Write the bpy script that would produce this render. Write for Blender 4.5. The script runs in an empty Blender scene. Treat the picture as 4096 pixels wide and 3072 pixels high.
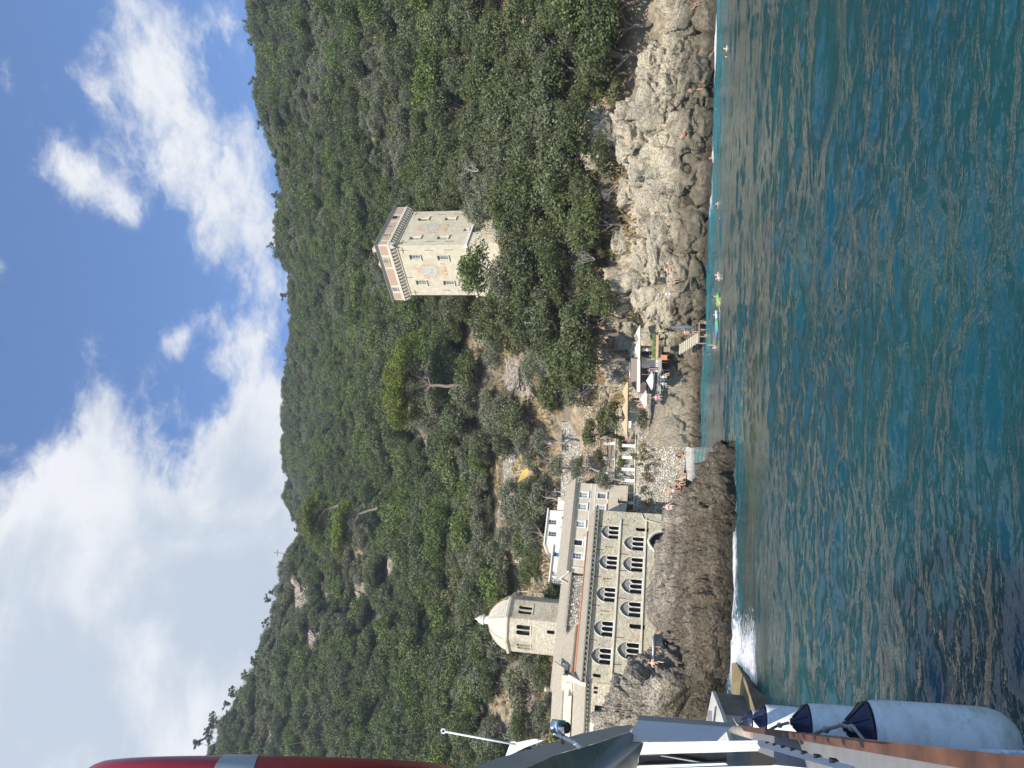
import bpy, math, random
import numpy as np
from mathutils import Vector, Matrix
from mathutils.geometry import tessellate_polygon

rad = math.radians
SC = bpy.context.scene
COL = SC.collection
random.seed(7)
RNG = np.random.default_rng(11)

# ------------------------------------------------------------------ camera
F = 2840.0; CH = 3.9; PITCH = rad(12.3); ROLL = rad(1.6)
_fw = np.array([0, math.cos(PITCH), math.sin(PITCH)])
_u0 = np.array([0, -math.sin(PITCH), math.cos(PITCH)])
_r0 = np.array([1.0, 0, 0])
_up = math.cos(ROLL) * _u0 - math.sin(ROLL) * _r0
_rt = math.cos(ROLL) * _r0 + math.sin(ROLL) * _u0
CP = np.array([0, 0, CH])
cam = bpy.data.cameras.new("camera")
camo = bpy.data.objects.new("camera", cam)
COL.objects.link(camo)
SC.camera = camo
# the phone was held sideways: the picture's left edge is the sky
X, Y_, Z_ = Vector(-_up), Vector(_rt), Vector(-_fw)
m = Matrix((X, Y_, Z_)).transposed().to_4x4()
m.translation = Vector(CP)
camo.matrix_world = m
cam.sensor_fit = 'HORIZONTAL'; cam.sensor_width = 36.0
cam.lens = 36.0 * F / 4096.0
cam.clip_start = 0.1; cam.clip_end = 9000

def ray(px, py):
    d = _fw * F + _rt * (1536 - py) + _up * (2048 - px)
    return d / np.linalg.norm(d)
def at(px, py, y):
    d = ray(px, py); return CP + d * y / d[1]
def onz(px, py, z=0.0):
    d = ray(px, py); return CP + d * (z - CH) / d[2]
def onp(px, py, P, n):
    d = ray(px, py); P = np.asarray(P, float); n = np.asarray(n, float)
    return CP + d * ((P - CP) @ n) / (d @ n)
def proj(p):
    q = np.asarray(p, float) - CP; z = q @ _fw
    return 2048 - F * (q @ _up) / z, 1536 - F * (q @ _rt) / z

# ------------------------------------------------------------------ light
SUN_AZ = rad(189.0); SUN_EL = rad(41.0)
sd = Vector((math.sin(SUN_AZ) * math.cos(SUN_EL), math.cos(SUN_AZ) * math.cos(SUN_EL), math.sin(SUN_EL)))
sun = bpy.data.lights.new("sun", 'SUN'); sun.energy = 4.8; sun.angle = rad(0.5); sun.color = (1.0, 0.93, 0.80)
suno = bpy.data.objects.new("sun", sun); COL.objects.link(suno)
suno.rotation_euler = sd.to_track_quat('Z', 'Y').to_euler()
vs = SC.view_settings
SC.display_settings.display_device = 'sRGB'
vs.view_transform = 'Standard'; vs.look = 'None'; vs.exposure = 0.45; vs.gamma = 1; vs.use_curve_mapping = False

W = bpy.data.worlds.new("World"); SC.world = W; W.use_nodes = True
class NT:
    def __init__(s, tree): s.t = tree; s.n = tree.nodes; s.l = tree.links
    def node(s, typ, ins=None, **kw):
        n = s.n.new(typ)
        for k, v in kw.items(): setattr(n, k, v)
        for k, v in (ins or {}).items(): s.set(n.inputs[k], v)
        return n
    def set(s, sock, v):
        if isinstance(v, bpy.types.NodeSocket): s.l.new(v, sock)
        elif isinstance(v, bpy.types.Node): s.l.new(v.outputs[0], sock)
        else: sock.default_value = v
    def math(s, op, a, b=None, c=None, clamp=False):
        n = s.n.new('ShaderNodeMath'); n.operation = op; n.use_clamp = clamp
        for i, v in enumerate((a, b, c)):
            if v is not None: s.set(n.inputs[i], v)
        return n.outputs[0]
    def mix(s, f, a, b, mode='MIX'):
        n = s.n.new('ShaderNodeMix'); n.data_type = 'RGBA'; n.blend_type = mode
        s.set(n.inputs[0], f)
        for i, v in ((6, a), (7, b)):
            if isinstance(v, tuple) and len(v) == 3: v = v + (1,)
            s.set(n.inputs[i], v)
        return n.outputs[2]
    def ramp(s, f, stops, interp='LINEAR'):
        n = s.n.new('ShaderNodeValToRGB'); e = n.color_ramp; e.interpolation = interp
        while len(e.elements) < len(stops): e.elements.new(0.5)
        for el, (p, c) in zip(e.elements, stops):
            el.position = p
            if not isinstance(c, tuple): c = (c, c, c)
            el.color = c + (1,)
        s.set(n.inputs[0], f); return n.outputs[0]
    def noise(s, vec, scale, detail=4, rough=0.55, dist=0.0):
        n = s.node('ShaderNodeTexNoise', {'Scale': scale, 'Detail': detail, 'Roughness': rough, 'Distortion': dist})
        if vec is not None: s.set(n.inputs['Vector'], vec)
        return n.outputs[0]
    def rng(s, v, a, b, c=0.0, d=1.0, smooth=False):
        n = s.node('ShaderNodeMapRange', {0: v, 1: a, 2: b, 3: c, 4: d})
        if smooth: n.interpolation_type = 'SMOOTHSTEP'
        return n.outputs[0]

w = NT(W.node_tree); w.n.clear()
out = w.node('ShaderNodeOutputWorld')
sky0 = w.node('ShaderNodeTexSky', sky_type='NISHITA', sun_disc=False, sun_elevation=SUN_EL, sun_rotation=SUN_AZ, altitude=0, air_density=1.0, dust_density=0.25, ozone_density=2.0)
sky = w.node('ShaderNodeVectorMath', {0: sky0.outputs[0], 1: (.80, .93, 1.12)}, operation='MULTIPLY')
tc = w.node('ShaderNodeTexCoord').outputs['Generated']
blobs = [(100,1560,420,1.3),(420,1430,330,1.3),(60,1230,170,.8),(300,1230,190,1.0),(560,1230,170,1.2),(560,1020,110,.9),(540,900,95,.8),(600,860,60,.5),(470,985,70,.45),
 (330,60,85,.85),(360,170,80,.8),(430,290,95,.85),(510,400,110,.75),(470,530,75,.9),(560,500,90,.7),(570,620,60,.4),(430,690,45,.6),(385,740,35,.6),(500,770,65,.65),(545,730,50,.4),
 (480,60,80,.35),(200,190,55,.4),(120,325,50,.6),(170,370,45,.5),(230,415,60,.75),(280,460,45,.6),(240,250,80,.42),(320,330,70,.38),(390,420,60,.35),(225,930,50,.55),(190,1010,55,.45),(215,870,35,.35),(0,590,45,.5),(180,1100,90,.5)]
acc = None
for xd, yd, r, s_ in blobs:
    d = ray(xd * 1.8517, yd * 1.8517)
    dot = w.node('ShaderNodeVectorMath', {0: tc, 1: tuple(d)}, operation='DOT_PRODUCT').outputs['Value']
    k = 2.0 / (r / 1536 * 0.92) ** 2
    g = w.math('MULTIPLY', w.math('EXPONENT', w.math('MULTIPLY_ADD', dot, k, -k)), s_)
    acc = g if acc is None else w.math('ADD', acc, g)
mp = w.node('ShaderNodeMapping', {'Vector': tc, 'Rotation': (0.0, rad(-28), 0.2), 'Scale': (1.0, 1.0, 1.9)}).outputs[0]
n1 = w.noise(mp, 5.0, 10, 0.60, 0.25)
n2 = w.noise(mp, 17.0, 10, 0.68, 0.3)
nn = w.math('ADD', w.math('MULTIPLY', n1, 0.60), w.math('MULTIPLY', n2, 0.40))
fld = w.math('ADD', acc, w.math('MULTIPLY_ADD', nn, 5.0, -2.66))
mask = w.rng(fld, 0.12, 1.25, 0, 1, True)
# cloud body: bright edges, greyer thick middles
thick = w.rng(w.math('ADD', w.math('MULTIPLY', acc, .55), w.math('MULTIPLY_ADD', w.noise(mp, 4.2, 9, 0.58, .3), 4.6, -2.1)), 0.55, 1.75, 0, 1, True)
ccol = w.mix(thick, (0.97, 0.98, 1.0), (0.62, 0.70, 0.80))
bsky = w.node('ShaderNodeBackground', {'Color': sky.outputs[0], 'Strength': 0.15})
bcl = w.node('ShaderNodeBackground', {'Color': ccol, 'Strength': 0.72})
mx = w.node('ShaderNodeMixShader', {0: w.math('MULTIPLY', mask, 0.96), 1: bsky.outputs[0], 2: bcl.outputs[0]})
w.l.new(mx.outputs[0], out.inputs[0])

# ------------------------------------------------------------------ helpers
def link(o, parent=None):
    COL.objects.link(o)
    if parent is not None: o.parent = parent
    return o
def tag(o, label=None, cat=None, group=None, kind=None):
    if label: o['label'] = label
    if cat: o['category'] = cat
    if group: o['group'] = group
    if kind: o['kind'] = kind
    return o
def thing(name, label, cat, loc=(0, 0, 0), rotz=0.0, group=None):
    o = bpy.data.objects.new(name, None); o.empty_display_size = 0.3
    o.location = loc; o.rotation_euler = (0, 0, rotz)
    link(o); return tag(o, label, cat, group)
def mesh_obj(name, V, Fc, mat, parent=None, smooth=False, mats=None, midx=None, attrs=None):
    me = bpy.data.meshes.new(name)
    V = np.asarray(V, dtype=np.float32)
    if isinstance(Fc, np.ndarray):
        nf, k = Fc.shape
        me.vertices.add(len(V)); me.vertices.foreach_set('co', V.ravel())
        me.loops.add(nf * k); me.loops.foreach_set('vertex_index', Fc.astype(np.int32).ravel())
        me.polygons.add(nf); me.polygons.foreach_set('loop_start', np.arange(nf, dtype=np.int32) * k)
        try: me.polygons.foreach_set('loop_total', np.full(nf, k, dtype=np.int32))
        except Exception: pass
        me.update(calc_edges=True)
    else:
        me.from_pydata([tuple(map(float, v)) for v in V], [], [tuple(f) for f in Fc])
    for m_ in (mats or [mat]):
        me.materials.append(m_)
    if midx is not None: me.polygons.foreach_set('material_index', np.asarray(midx, dtype=np.int32))
    for k_, v in (attrs or {}).items():
        a = me.attributes.new(k_, 'FLOAT', 'POINT'); a.data.foreach_set('value', np.asarray(v, dtype=np.float32))
    if smooth is True: me.polygons.foreach_set('use_smooth', np.ones(len(me.polygons), dtype=bool))
    me.update()
    return link(bpy.data.objects.new(name, me), parent)

class MB:
    """collects simple solids into one mesh"""
    def __init__(s): s.v = []; s.f = []; s.sm = []
    def add(s, V, Fc, smooth=False):
        b = len(s.v); s.v += [tuple(map(float, p)) for p in V]
        for f in Fc: s.f.append(tuple(i + b for i in f)); s.sm.append(smooth)
        return s
    def box(s, c, size, ax=None, rz=0.0):
        """centre c, full size, optional axes (3 rows)"""
        c = np.asarray(c, float); h = np.asarray(size, float) / 2
        if ax is None:
            cz, sz = math.cos(rz), math.sin(rz); ax = np.array([[cz, sz, 0], [-sz, cz, 0], [0, 0, 1.0]])
        ax = np.asarray(ax, float)
        V = [c + ax[0] * h[0] * i + ax[1] * h[1] * j + ax[2] * h[2] * k for k in (-1, 1) for j in (-1, 1) for i in (-1, 1)]
        return s.add(V, [(0, 2, 3, 1), (4, 5, 7, 6), (0, 1, 5, 4), (2, 6, 7, 3), (0, 4, 6, 2), (1, 3, 7, 5)])
    def prism(s, poly, ext):
        """polygon (list of 3d points) extruded along ext"""
        P = [np.asarray(p, float) for p in poly]; e = np.asarray(ext, float); n = len(P)
        return s.add(P + [p + e for p in P], [tuple(range(n))[::-1], tuple(range(n, 2 * n))] + [(i, (i + 1) % n, n + (i + 1) % n, n + i) for i in range(n)])
    def tube(s, pts, r, n=8, caps=True, smooth=True):
        P = [np.asarray(p, float) for p in pts]; R = r if hasattr(r, '__len__') else [r] * len(P)
        V = []; ref = None
        for i, p in enumerate(P):
            t = (P[min(i + 1, len(P) - 1)] - P[max(i - 1, 0)]); t = t / (np.linalg.norm(t) + 1e-9)
            if ref is None: ref = np.array([0, 0, 1.0]) if abs(t[2]) < .9 else np.array([1.0, 0, 0])
            a = np.cross(t, ref); a /= np.linalg.norm(a) + 1e-9; b = np.cross(a, t); ref = b
            for k in range(n):
                th = 2 * math.pi * k / n; V.append(p + R[i] * (math.cos(th) * a + math.sin(th) * b))
        Fc = [(i * n + k, i * n + (k + 1) % n, (i + 1) * n + (k + 1) % n, (i + 1) * n + k) for i in range(len(P) - 1) for k in range(n)]
        s.add(V, Fc, smooth)
        if caps: 
            b = len(s.v) - len(V)
            s.f.append(tuple(b + k for k in range(n))[::-1]); s.sm.append(False)
            s.f.append(tuple(b + (len(P) - 1) * n + k for k in range(n))); s.sm.append(False)
        return s
    def lathe(s, c, prof, n=16, smooth=True, rot=0.0, axis=None, sweep=2 * math.pi):
        """prof = [(radius, height)...] about vertical axis (or 3x3 axes) at c"""
        c = np.asarray(c, float); ax = np.eye(3) if axis is None else np.asarray(axis, float)
        V = []
        for r, z in prof:
            for k in range(n):
                th = rot + sweep * k / n; V.append(c + ax[0] * r * math.cos(th) + ax[1] * r * math.sin(th) + ax[2] * z)
        Fc = [(i * n + k, i * n + (k + 1) % n, (i + 1) * n + (k + 1) % n, (i + 1) * n + k) for i in range(len(prof) - 1) for k in range(n)]
        if prof[0][0] > 1e-4: Fc.append(tuple(range(n))[::-1])
        if prof[-1][0] > 1e-4: Fc.append(tuple((len(prof) - 1) * n + k for k in range(n)))
        return s.add(V, Fc, smooth)
    def ball(s, c, r, n=10):
        r = np.asarray(r if hasattr(r, '__len__') else (r, r, r), float); c = np.asarray(c, float)
        V = []; Fc = []
        for i in range(n // 2 + 1):
            ph = math.pi * i / (n // 2)
            for k in range(n):
                th = 2 * math.pi * k / n
                V.append(c + r * np.array([math.sin(ph) * math.cos(th), math.sin(ph) * math.sin(th), math.cos(ph)]))
        Fc = [(i * n + k, (i + 1) * n + k, (i + 1) * n + (k + 1) % n, i * n + (k + 1) % n) for i in range(n // 2) for k in range(n)]
        return s.add(V, Fc, True)
    def build(s, name, mat, parent=None):
        me = bpy.data.meshes.new(name); me.from_pydata(s.v, [], s.f)
        me.materials.append(mat)
        me.polygons.foreach_set('use_smooth', np.array(s.sm, dtype=bool)); me.update()
        return link(bpy.data.objects.new(name, me), parent)

def copy_tree(o, loc=None, rz=None, scale=None, label=None, group=None, parent=None):
    c = o.copy(); COL.objects.link(c)
    if parent is not None: c.parent = parent
    if loc is not None: c.location = loc
    if rz is not None: c.rotation_euler = (0, 0, rz)
    if scale is not None: c.scale = scale if hasattr(scale, '__len__') else (scale,) * 3
    if label: c['label'] = label
    if group: c['group'] = group
    for ch in list(CH_MAP.get(o.name, ())) or [x for x in bpy.data.objects if x.parent == o]:
        copy_tree(ch, parent=c)
    return c
CH_MAP = {}

# value noise on numpy points
def _h(ix, iy, iz, s=0):
    h = (ix * 374761393 + iy * 668265263 + iz * 2147483647 + s * 974634777) & 0xffffffff
    h = ((h ^ (h >> 13)) * 1274126177) & 0xffffffff
    h = ((h ^ (h >> 16)) * 2246822519) & 0xffffffff
    return ((h ^ (h >> 15)) & 0xffffff) / float(0xffffff)
def vnoise(P, sc=1.0, seed=0):
    p = np.asarray(P, float) * sc; i = np.floor(p).astype(np.int64); f = p - i; f = f * f * f * (f * (f * 6 - 15) + 10)
    x, y, z = i[..., 0], i[..., 1], i[..., 2]; fx, fy, fz = f[..., 0], f[..., 1], f[..., 2]
    def L(a, b, t): return a + (b - a) * t
    r = 0
    c = [[[_h(x + a, y + b, z + d, seed) for d in (0, 1)] for b in (0, 1)] for a in (0, 1)]
    return L(L(L(c[0][0][0], c[1][0][0], fx), L(c[0][1][0], c[1][1][0], fx), fy), L(L(c[0][0][1], c[1][0][1], fx), L(c[0][1][1], c[1][1][1], fx), fy), fz) * 2 - 1
def fbm(P, sc=1.0, oct=4, gain=.5, seed=0):
    a = 1.0; s = 0; t = 0
    for o in range(oct):
        s = s + a * vnoise(P, sc * 2.03 ** o, seed + o * 17); t += a; a *= gain
    return s / t
def worley(P, sc=1.0, seed=0):
    p = np.asarray(P, float) * sc; i = np.floor(p).astype(np.int64); f1 = np.full(p.shape[:-1], 9.0); f2 = f1.copy()
    for a in (-1, 0, 1):
        for b in (-1, 0, 1):
            for c in (-1, 0, 1):
                x, y, z = i[..., 0] + a, i[..., 1] + b, i[..., 2] + c
                q = np.stack([x + _h(x, y, z, seed), y + _h(x, y, z, seed + 5), z + _h(x, y, z, seed + 9)], -1)
                d = np.linalg.norm(q - p, axis=-1)
                f2 = np.minimum(f2, np.maximum(f1, d)); f1 = np.minimum(f1, d)
    return f1, f2

def facets(P, sc, seed, tilt=.5):
    """angular blocks: every cell gets its own tilted face and level; returns displacement and crack mask"""
    p = np.asarray(P, float) * sc; i = np.floor(p).astype(np.int64); f1 = np.full(p.shape[:-1], 9.0); f2 = f1.copy(); hv = np.zeros(f1.shape)
    for a in (-1, 0, 1):
        for b in (-1, 0, 1):
            for c in (-1, 0, 1):
                x, y, z = i[..., 0] + a, i[..., 1] + b, i[..., 2] + c
                r_ = [_h(x, y, z, seed + k * 5) for k in range(7)]
                e = np.stack([x + r_[0], y + r_[1], z + r_[2]], -1) - p; d = np.linalg.norm(e, axis=-1)
                h = (r_[3] - .5) + tilt * (e[..., 0] * (r_[4] * 2 - 1) + e[..., 1] * (r_[5] * 2 - 1) + e[..., 2] * (r_[6] * 2 - 1)) * 2
                hv = np.where(d < f1, h, hv); f2 = np.minimum(f2, np.maximum(f1, d)); f1 = np.minimum(f1, d)
    return hv, np.clip((f2 - f1) / .12, 0, 1)
def grid_faces(nu, nv, base=0):
    a = np.arange((nu - 1) * (nv - 1)); i = a // (nv - 1); j = a % (nv - 1); k = i * nv + j + base
    return np.stack([k, k + nv, k + nv + 1, k + 1], 1)
def interp_grid(G, nu, nv):
    """Catmull-Rom resample of control grid G[r][c] -> (nu,nv,3)"""
    G = np.asarray(G, float)
    def res(A, n):
        m_ = A.shape[0]; t = np.linspace(0, m_ - 1, n); i = np.minimum(t.astype(int), m_ - 2); f = (t - i)[:, None, None]
        Ap = np.concatenate([2 * A[:1] - A[1:2], A, 2 * A[-1:] - A[-2:-1]])
        p0, p1, p2, p3 = Ap[i], Ap[i + 1], Ap[i + 2], Ap[i + 3]
        return .5 * (2 * p1 + (p2 - p0) * f + (2 * p0 - 5 * p1 + 4 * p2 - p3) * f ** 2 + (3 * p1 - p0 - 3 * p2 + p3) * f ** 3)
    A = res(G, nu); return res(A.transpose(1, 0, 2), nv).transpose(1, 0, 2)
def grid_normals(S):
    du = np.gradient(S, axis=0); dv = np.gradient(S, axis=1)
    n = np.cross(du, dv); return n / (np.linalg.norm(n, axis=-1, keepdims=True) + 1e-9)
# ------------------------------------------------------------------ materials
def new_mat(name):
    mt = bpy.data.materials.new(name); mt.use_nodes = True
    t = NT(mt.node_tree); t.n.clear()
    o = t.node('ShaderNodeOutputMaterial'); b = t.node('ShaderNodeBsdfPrincipled'); t.l.new(b.outputs[0], o.inputs[0])
    return mt, t, b
def gpos(t): return t.node('ShaderNodeNewGeometry').outputs['Position']
def opos(t): return t.node('ShaderNodeTexCoord').outputs['Object']
def bump(t, b, h, strength=0.4, dist=0.05):
    t.l.new(t.node('ShaderNodeBump', {'Height': h, 'Strength': strength, 'Distance': dist}).outputs[0], b.inputs['Normal'])

def m_plain(name, col, rough=0.6, metal=0.0, var=0.12, sc=3.0, spec=0.5, bmp=0.0):
    mt, t, b = new_mat(name); p = opos(t)
    n = t.noise(p, sc, 5, 0.6)
    lo = tuple(c * (1 - var) for c in col); hi = tuple(min(1, c * (1 + var)) for c in col)
    b.inputs['Base Color'].default_value = col + (1,)
    t.l.new(t.mix(t.rng(n, .3, .7), lo, hi), b.inputs['Base Color'])
    b.inputs['Roughness'].default_value = rough; b.inputs['Metallic'].default_value = metal
    b.inputs['Specular IOR Level'].default_value = spec
    if bmp: bump(t, b, t.noise(p, sc * 4, 4), bmp, 0.02)
    return mt

def m_plaster(name, c1, c2, stain=(0.25, 0.22, 0.17), st=0.35):
    mt, t, b = new_mat(name); p = gpos(t)
    n = t.noise(p, 1.1, 8, 0.65); n2 = t.noise(p, 6.0, 6, 0.7)
    c = t.mix(t.rng(n, .35, .65), c1, c2)
    c = t.mix(t.math('MULTIPLY', t.rng(n2, .45, .75), .35), c, tuple(x * .72 for x in c1))
    mp = t.node('ShaderNodeMapping', {'Vector': p, 'Scale': (1.6, 1.6, 0.16)}).outputs[0]
    s_ = t.rng(t.noise(mp, 1.4, 6, .65), .56, .78)
    c = t.mix(t.math('MULTIPLY', s_, st), c, stain)
    t.l.new(c, b.inputs['Base Color']); b.inputs['Roughness'].default_value = .9
    b.inputs['Specular IOR Level'].default_value = .2
    bump(t, b, n2, .35, .04)
    return mt

def m_masonry(name, c1, c2, mortar, sc=2.2, frame=None, rand=0.7, dark=None):
    """irregular stone blocks: brick pattern in a wall frame (s along wall, z up), warped"""
    mt, t, b = new_mat(name)
    p = gpos(t)
    if frame is not None:
        dx, dy = frame
        s_ = t.node('ShaderNodeVectorMath', {0: p, 1: (dx, dy, 0)}, operation='DOT_PRODUCT').outputs['Value']
        s2 = t.node('ShaderNodeVectorMath', {0: p, 1: (dy, -dx, 0)}, operation='DOT_PRODUCT').outputs['Value']
        z = t.node('ShaderNodeSeparateXYZ', {0: p}).outputs[2]
        v = t.node('ShaderNodeCombineXYZ', {0: t.math('ADD', s_, s2), 1: z, 2: 0.0}).outputs[0]
    else: v = p
    wv = t.node('ShaderNodeVectorMath', {0: v, 1: t.node('ShaderNodeVectorMath', {0: t.node('ShaderNodeTexNoise', {'Vector': p, 'Scale': 1.7, 'Detail': 2.0}).outputs[1], 'Scale': 0.22}, operation='SCALE').outputs[0]}, operation='ADD').outputs[0]
    br = t.node('ShaderNodeTexBrick', {'Vector': wv, 'Color1': (0, 0, 0, 1), 'Color2': (1, 1, 1, 1), 'Mortar': (.5, .5, .5, 1), 'Scale': sc, 'Mortar Size': .018, 'Mortar Smooth': .4, 'Bias': 0.0, 'Brick Width': .62, 'Row Height': .24})
    br.offset_frequency = 2; br.squash = 1.0
    n = t.noise(p, 1.6, 8, .65); n3 = t.noise(p, 9, 5, .65)
    f = t.math('ADD', t.math('MULTIPLY', br.outputs[0], rand * .7), t.math('MULTIPLY', n, .75))
    c = t.mix(t.rng(f, .3, .85), c1, c2)
    c = t.mix(t.math('MULTIPLY', t.rng(n3, .5, .66), .6), c, tuple(x * .55 for x in c1))
    big = t.rng(t.noise(p, .35, 6, .6), .52, .68)
    c = t.mix(t.math('MULTIPLY', big, .45), c, dark or tuple(x * .55 for x in c1))
    c = t.mix(t.math('MULTIPLY', br.outputs['Fac'], .85), c, mortar)
    t.l.new(c, b.inputs['Base Color']); b.inputs['Roughness'].default_value = .92; b.inputs['Specular IOR Level'].default_value = .2
    h = t.math('SUBTRACT', t.math('MULTIPLY', n3, .5), br.outputs['Fac'])
    bump(t, b, h, .6, .06)
    return mt

def m_rock(name, tan=(0.44, 0.36, 0.235), grey=(0.22, 0.20, 0.17), wet=(0.055, 0.048, 0.037), wet_z=(0.9, 2.6), peb=7.0, tanbias=0.0, green=0.0):
    mt, t, b = new_mat(name); p = gpos(t)
    n = t.noise(p, .28, 8, .62); n2 = t.noise(p, 2.2, 8, .68)
    c = t.mix(t.rng(t.math('ADD', n, t.math('MULTIPLY', n2, .35)), .52 - tanbias, .82 - tanbias), grey, tan)
    vo = t.node('ShaderNodeTexVoronoi', {'Vector': p, 'Scale': peb}); vo.feature = 'F1'
    vc = t.node('ShaderNodeSeparateColor', {0: vo.outputs['Color']}).outputs[0]
    d = vo.outputs['Distance']
    # pebbles set in a darker matrix
    pebm = t.rng(d, .42, .55, 1, 0)
    c = t.mix(t.math('MULTIPLY', t.math('MULTIPLY', pebm, t.rng(vc, .35, .95)), .5), c, (0.50, 0.46, 0.38))
    c = t.mix(t.math('MULTIPLY', t.rng(d, .45, .7), .55), c, tuple(x * .35 for x in grey))
    vo2 = t.node('ShaderNodeTexVoronoi', {'Vector': p, 'Scale': peb * 2.6})
    c = t.mix(t.math('MULTIPLY', t.rng(vo2.outputs['Distance'], .5, .75), .3), c, tuple(x * .3 for x in grey))
    z = t.node('ShaderNodeSeparateXYZ', {0: p}).outputs[2]
    zz = t.math('ADD', z, t.math('MULTIPLY_ADD', n, 4.0, -2.0))
    wf = t.rng(zz, wet_z[0], wet_z[1], 1, 0, True)
    wcol = t.mix(t.rng(n2, .4, .65), wet, tuple(min(1, x * 2.1) for x in wet))
    wcol = t.mix(t.math('MULTIPLY', t.math('MULTIPLY', pebm, t.rng(vc, .6, .95)), .35), wcol, (.26, .23, .17))
    c = t.mix(t.math('MULTIPLY', wf, .93), c, wcol)
    c = t.mix(t.rng(t.math('ADD', z, t.math('MULTIPLY_ADD', n2, 1.2, -.6)), .35, 1.15, .8, 0), c, (.020, .016, .010))
    if green:
        c = t.mix(t.math('MULTIPLY', t.rng(t.noise(p, .9, 6, .65), .55, .68), green), c, (.075, .085, .03))
    t.l.new(c, b.inputs['Base Color'])
    t.l.new(t.rng(z, .05, .7, .35, .9), b.inputs['Roughness']); b.inputs['Specular IOR Level'].default_value = .35
    st_ = t.noise(t.node('ShaderNodeMapping', {'Vector': p, 'Rotation': (0, .6, .4), 'Scale': (.5, 1, 3.2)}).outputs[0], 1.3, 8, .7, .6)
    rg_ = t.math('ABSOLUTE', t.math('SUBTRACT', st_, .5))
    vk = t.node('ShaderNodeTexVoronoi', {'Vector': t.node('ShaderNodeMapping', {'Vector': t.node('ShaderNodeVectorMath', {0: p, 1: t.node('ShaderNodeTexNoise', {'Vector': p, 'Scale': .8, 'Detail': 4.0}).outputs[1]}, operation='ADD').outputs[0], 'Rotation': (0, .6, 0), 'Scale': (1, 1, .6)}).outputs[0], 'Scale': .9}, feature='DISTANCE_TO_EDGE').outputs['Distance']
    h = t.math('ADD', t.math('MULTIPLY', n2, 1.2), t.math('ADD', t.math('MULTIPLY', d, -.5), t.math('ADD', t.math('MULTIPLY', rg_, .35), t.math('MULTIPLY', t.rng(vk, 0, .05), .12))))
    bump(t, b, h, 1.0, .17)
    return mt

def m_rubble(name, c1, c2, gap, sc=3.0, dark=None):
    mt, t, b = new_mat(name); p = gpos(t)
    q = t.node('ShaderNodeMapping', {'Vector': p, 'Scale': (1, 1, 1.6)}).outputs[0]
    vo = t.node('ShaderNodeTexVoronoi', {'Vector': q, 'Scale': sc}); ve = t.node('ShaderNodeTexVoronoi', {'Vector': q, 'Scale': sc}, feature='DISTANCE_TO_EDGE')
    vc = t.node('ShaderNodeSeparateColor', {0: vo.outputs['Color']}).outputs[0]; e = t.rng(ve.outputs['Distance'], .02, .12)
    n = t.noise(p, .7, 7, .62); n2 = t.noise(p, 7, 6, .65)
    c = t.mix(t.rng(t.math('ADD', t.math('MULTIPLY', vc, .6), t.math('MULTIPLY', n2, .5)), .25, .85), c1, c2)
    c = t.mix(t.math('MULTIPLY', t.rng(n, .5, .66), .55), c, dark or tuple(x * .5 for x in c1))
    c = t.mix(t.rng(e, 0, 1, .85, 0), c, gap)
    t.l.new(c, b.inputs['Base Color']); b.inputs['Roughness'].default_value = .93; b.inputs['Specular IOR Level'].default_value = .2
    bump(t, b, t.math('ADD', e, t.math('MULTIPLY', n2, .4)), .9, .10); return mt
def m_leaf(name, base, var=(1.5, 1.35, 1.0), dark=.55, trans=.12, hue=None):
    """foliage: colour differs from tree to tree and clump to clump"""
    mt, t, b = new_mat(name)
    oi = t.node('ShaderNodeObjectInfo')
    at_ = t.node('ShaderNodeAttribute', attribute_name='tint').outputs['Fac']
    big = t.noise(t.node('ShaderNodeVectorMath', {0: oi.outputs['Location'], 'Scale': .018}, operation='SCALE').outputs[0], 1.0, 3, .6)
    f = t.math('ADD', t.math('MULTIPLY', oi.outputs['Random'], .55), t.math('MULTIPLY', big, .45))
    c0 = tuple(x * dark for x in base); c1 = tuple(min(1, x * v) for x, v in zip(base, var))
    c = t.mix(t.rng(f, .12, .8), c0, c1)
    r2 = t.math('FRACT', t.math('MULTIPLY', oi.outputs['Random'], 7.31))
    c = t.mix(t.math('MULTIPLY', t.rng(r2, .55, 1.0), .75), c, hue or (base[0] * 1.9, base[1] * 1.45, base[2] * 2.3))
    c = t.mix(t.rng(at_, 0, 1, 0, .5), c, t.mix(.5, c1, (base[0] * 1.8, base[1] * 1.7, base[2] * 1.2)))
    t.l.new(c, b.inputs['Base Color']); b.inputs['Roughness'].default_value = .55
    b.inputs['Specular IOR Level'].default_value = .35
    if trans:
        tr = t.node('ShaderNodeBsdfTranslucent', {'Color': c}); ms = t.node('ShaderNodeMixShader', {0: trans, 1: b.outputs[0], 2: tr.outputs[0]})
        t.l.new(ms.outputs[0], [x for x in t.n if x.type == 'OUTPUT_MATERIAL'][0].inputs[0])
    return mt

def m_bark(name, c=(.16, .12, .09)):
    mt, t, b = new_mat(name); p = opos(t)
    mp = t.node('ShaderNodeMapping', {'Vector': p, 'Scale': (4, 4, .8)}).outputs[0]
    n = t.noise(mp, 2.5, 6, .7)
    t.l.new(t.mix(t.rng(n, .3, .7), tuple(x * .5 for x in c), tuple(x * 1.5 for x in c)), b.inputs['Base Color'])
    b.inputs['Roughness'].default_value = .95; bump(t, b, n, .6, .05)
    return mt

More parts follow.
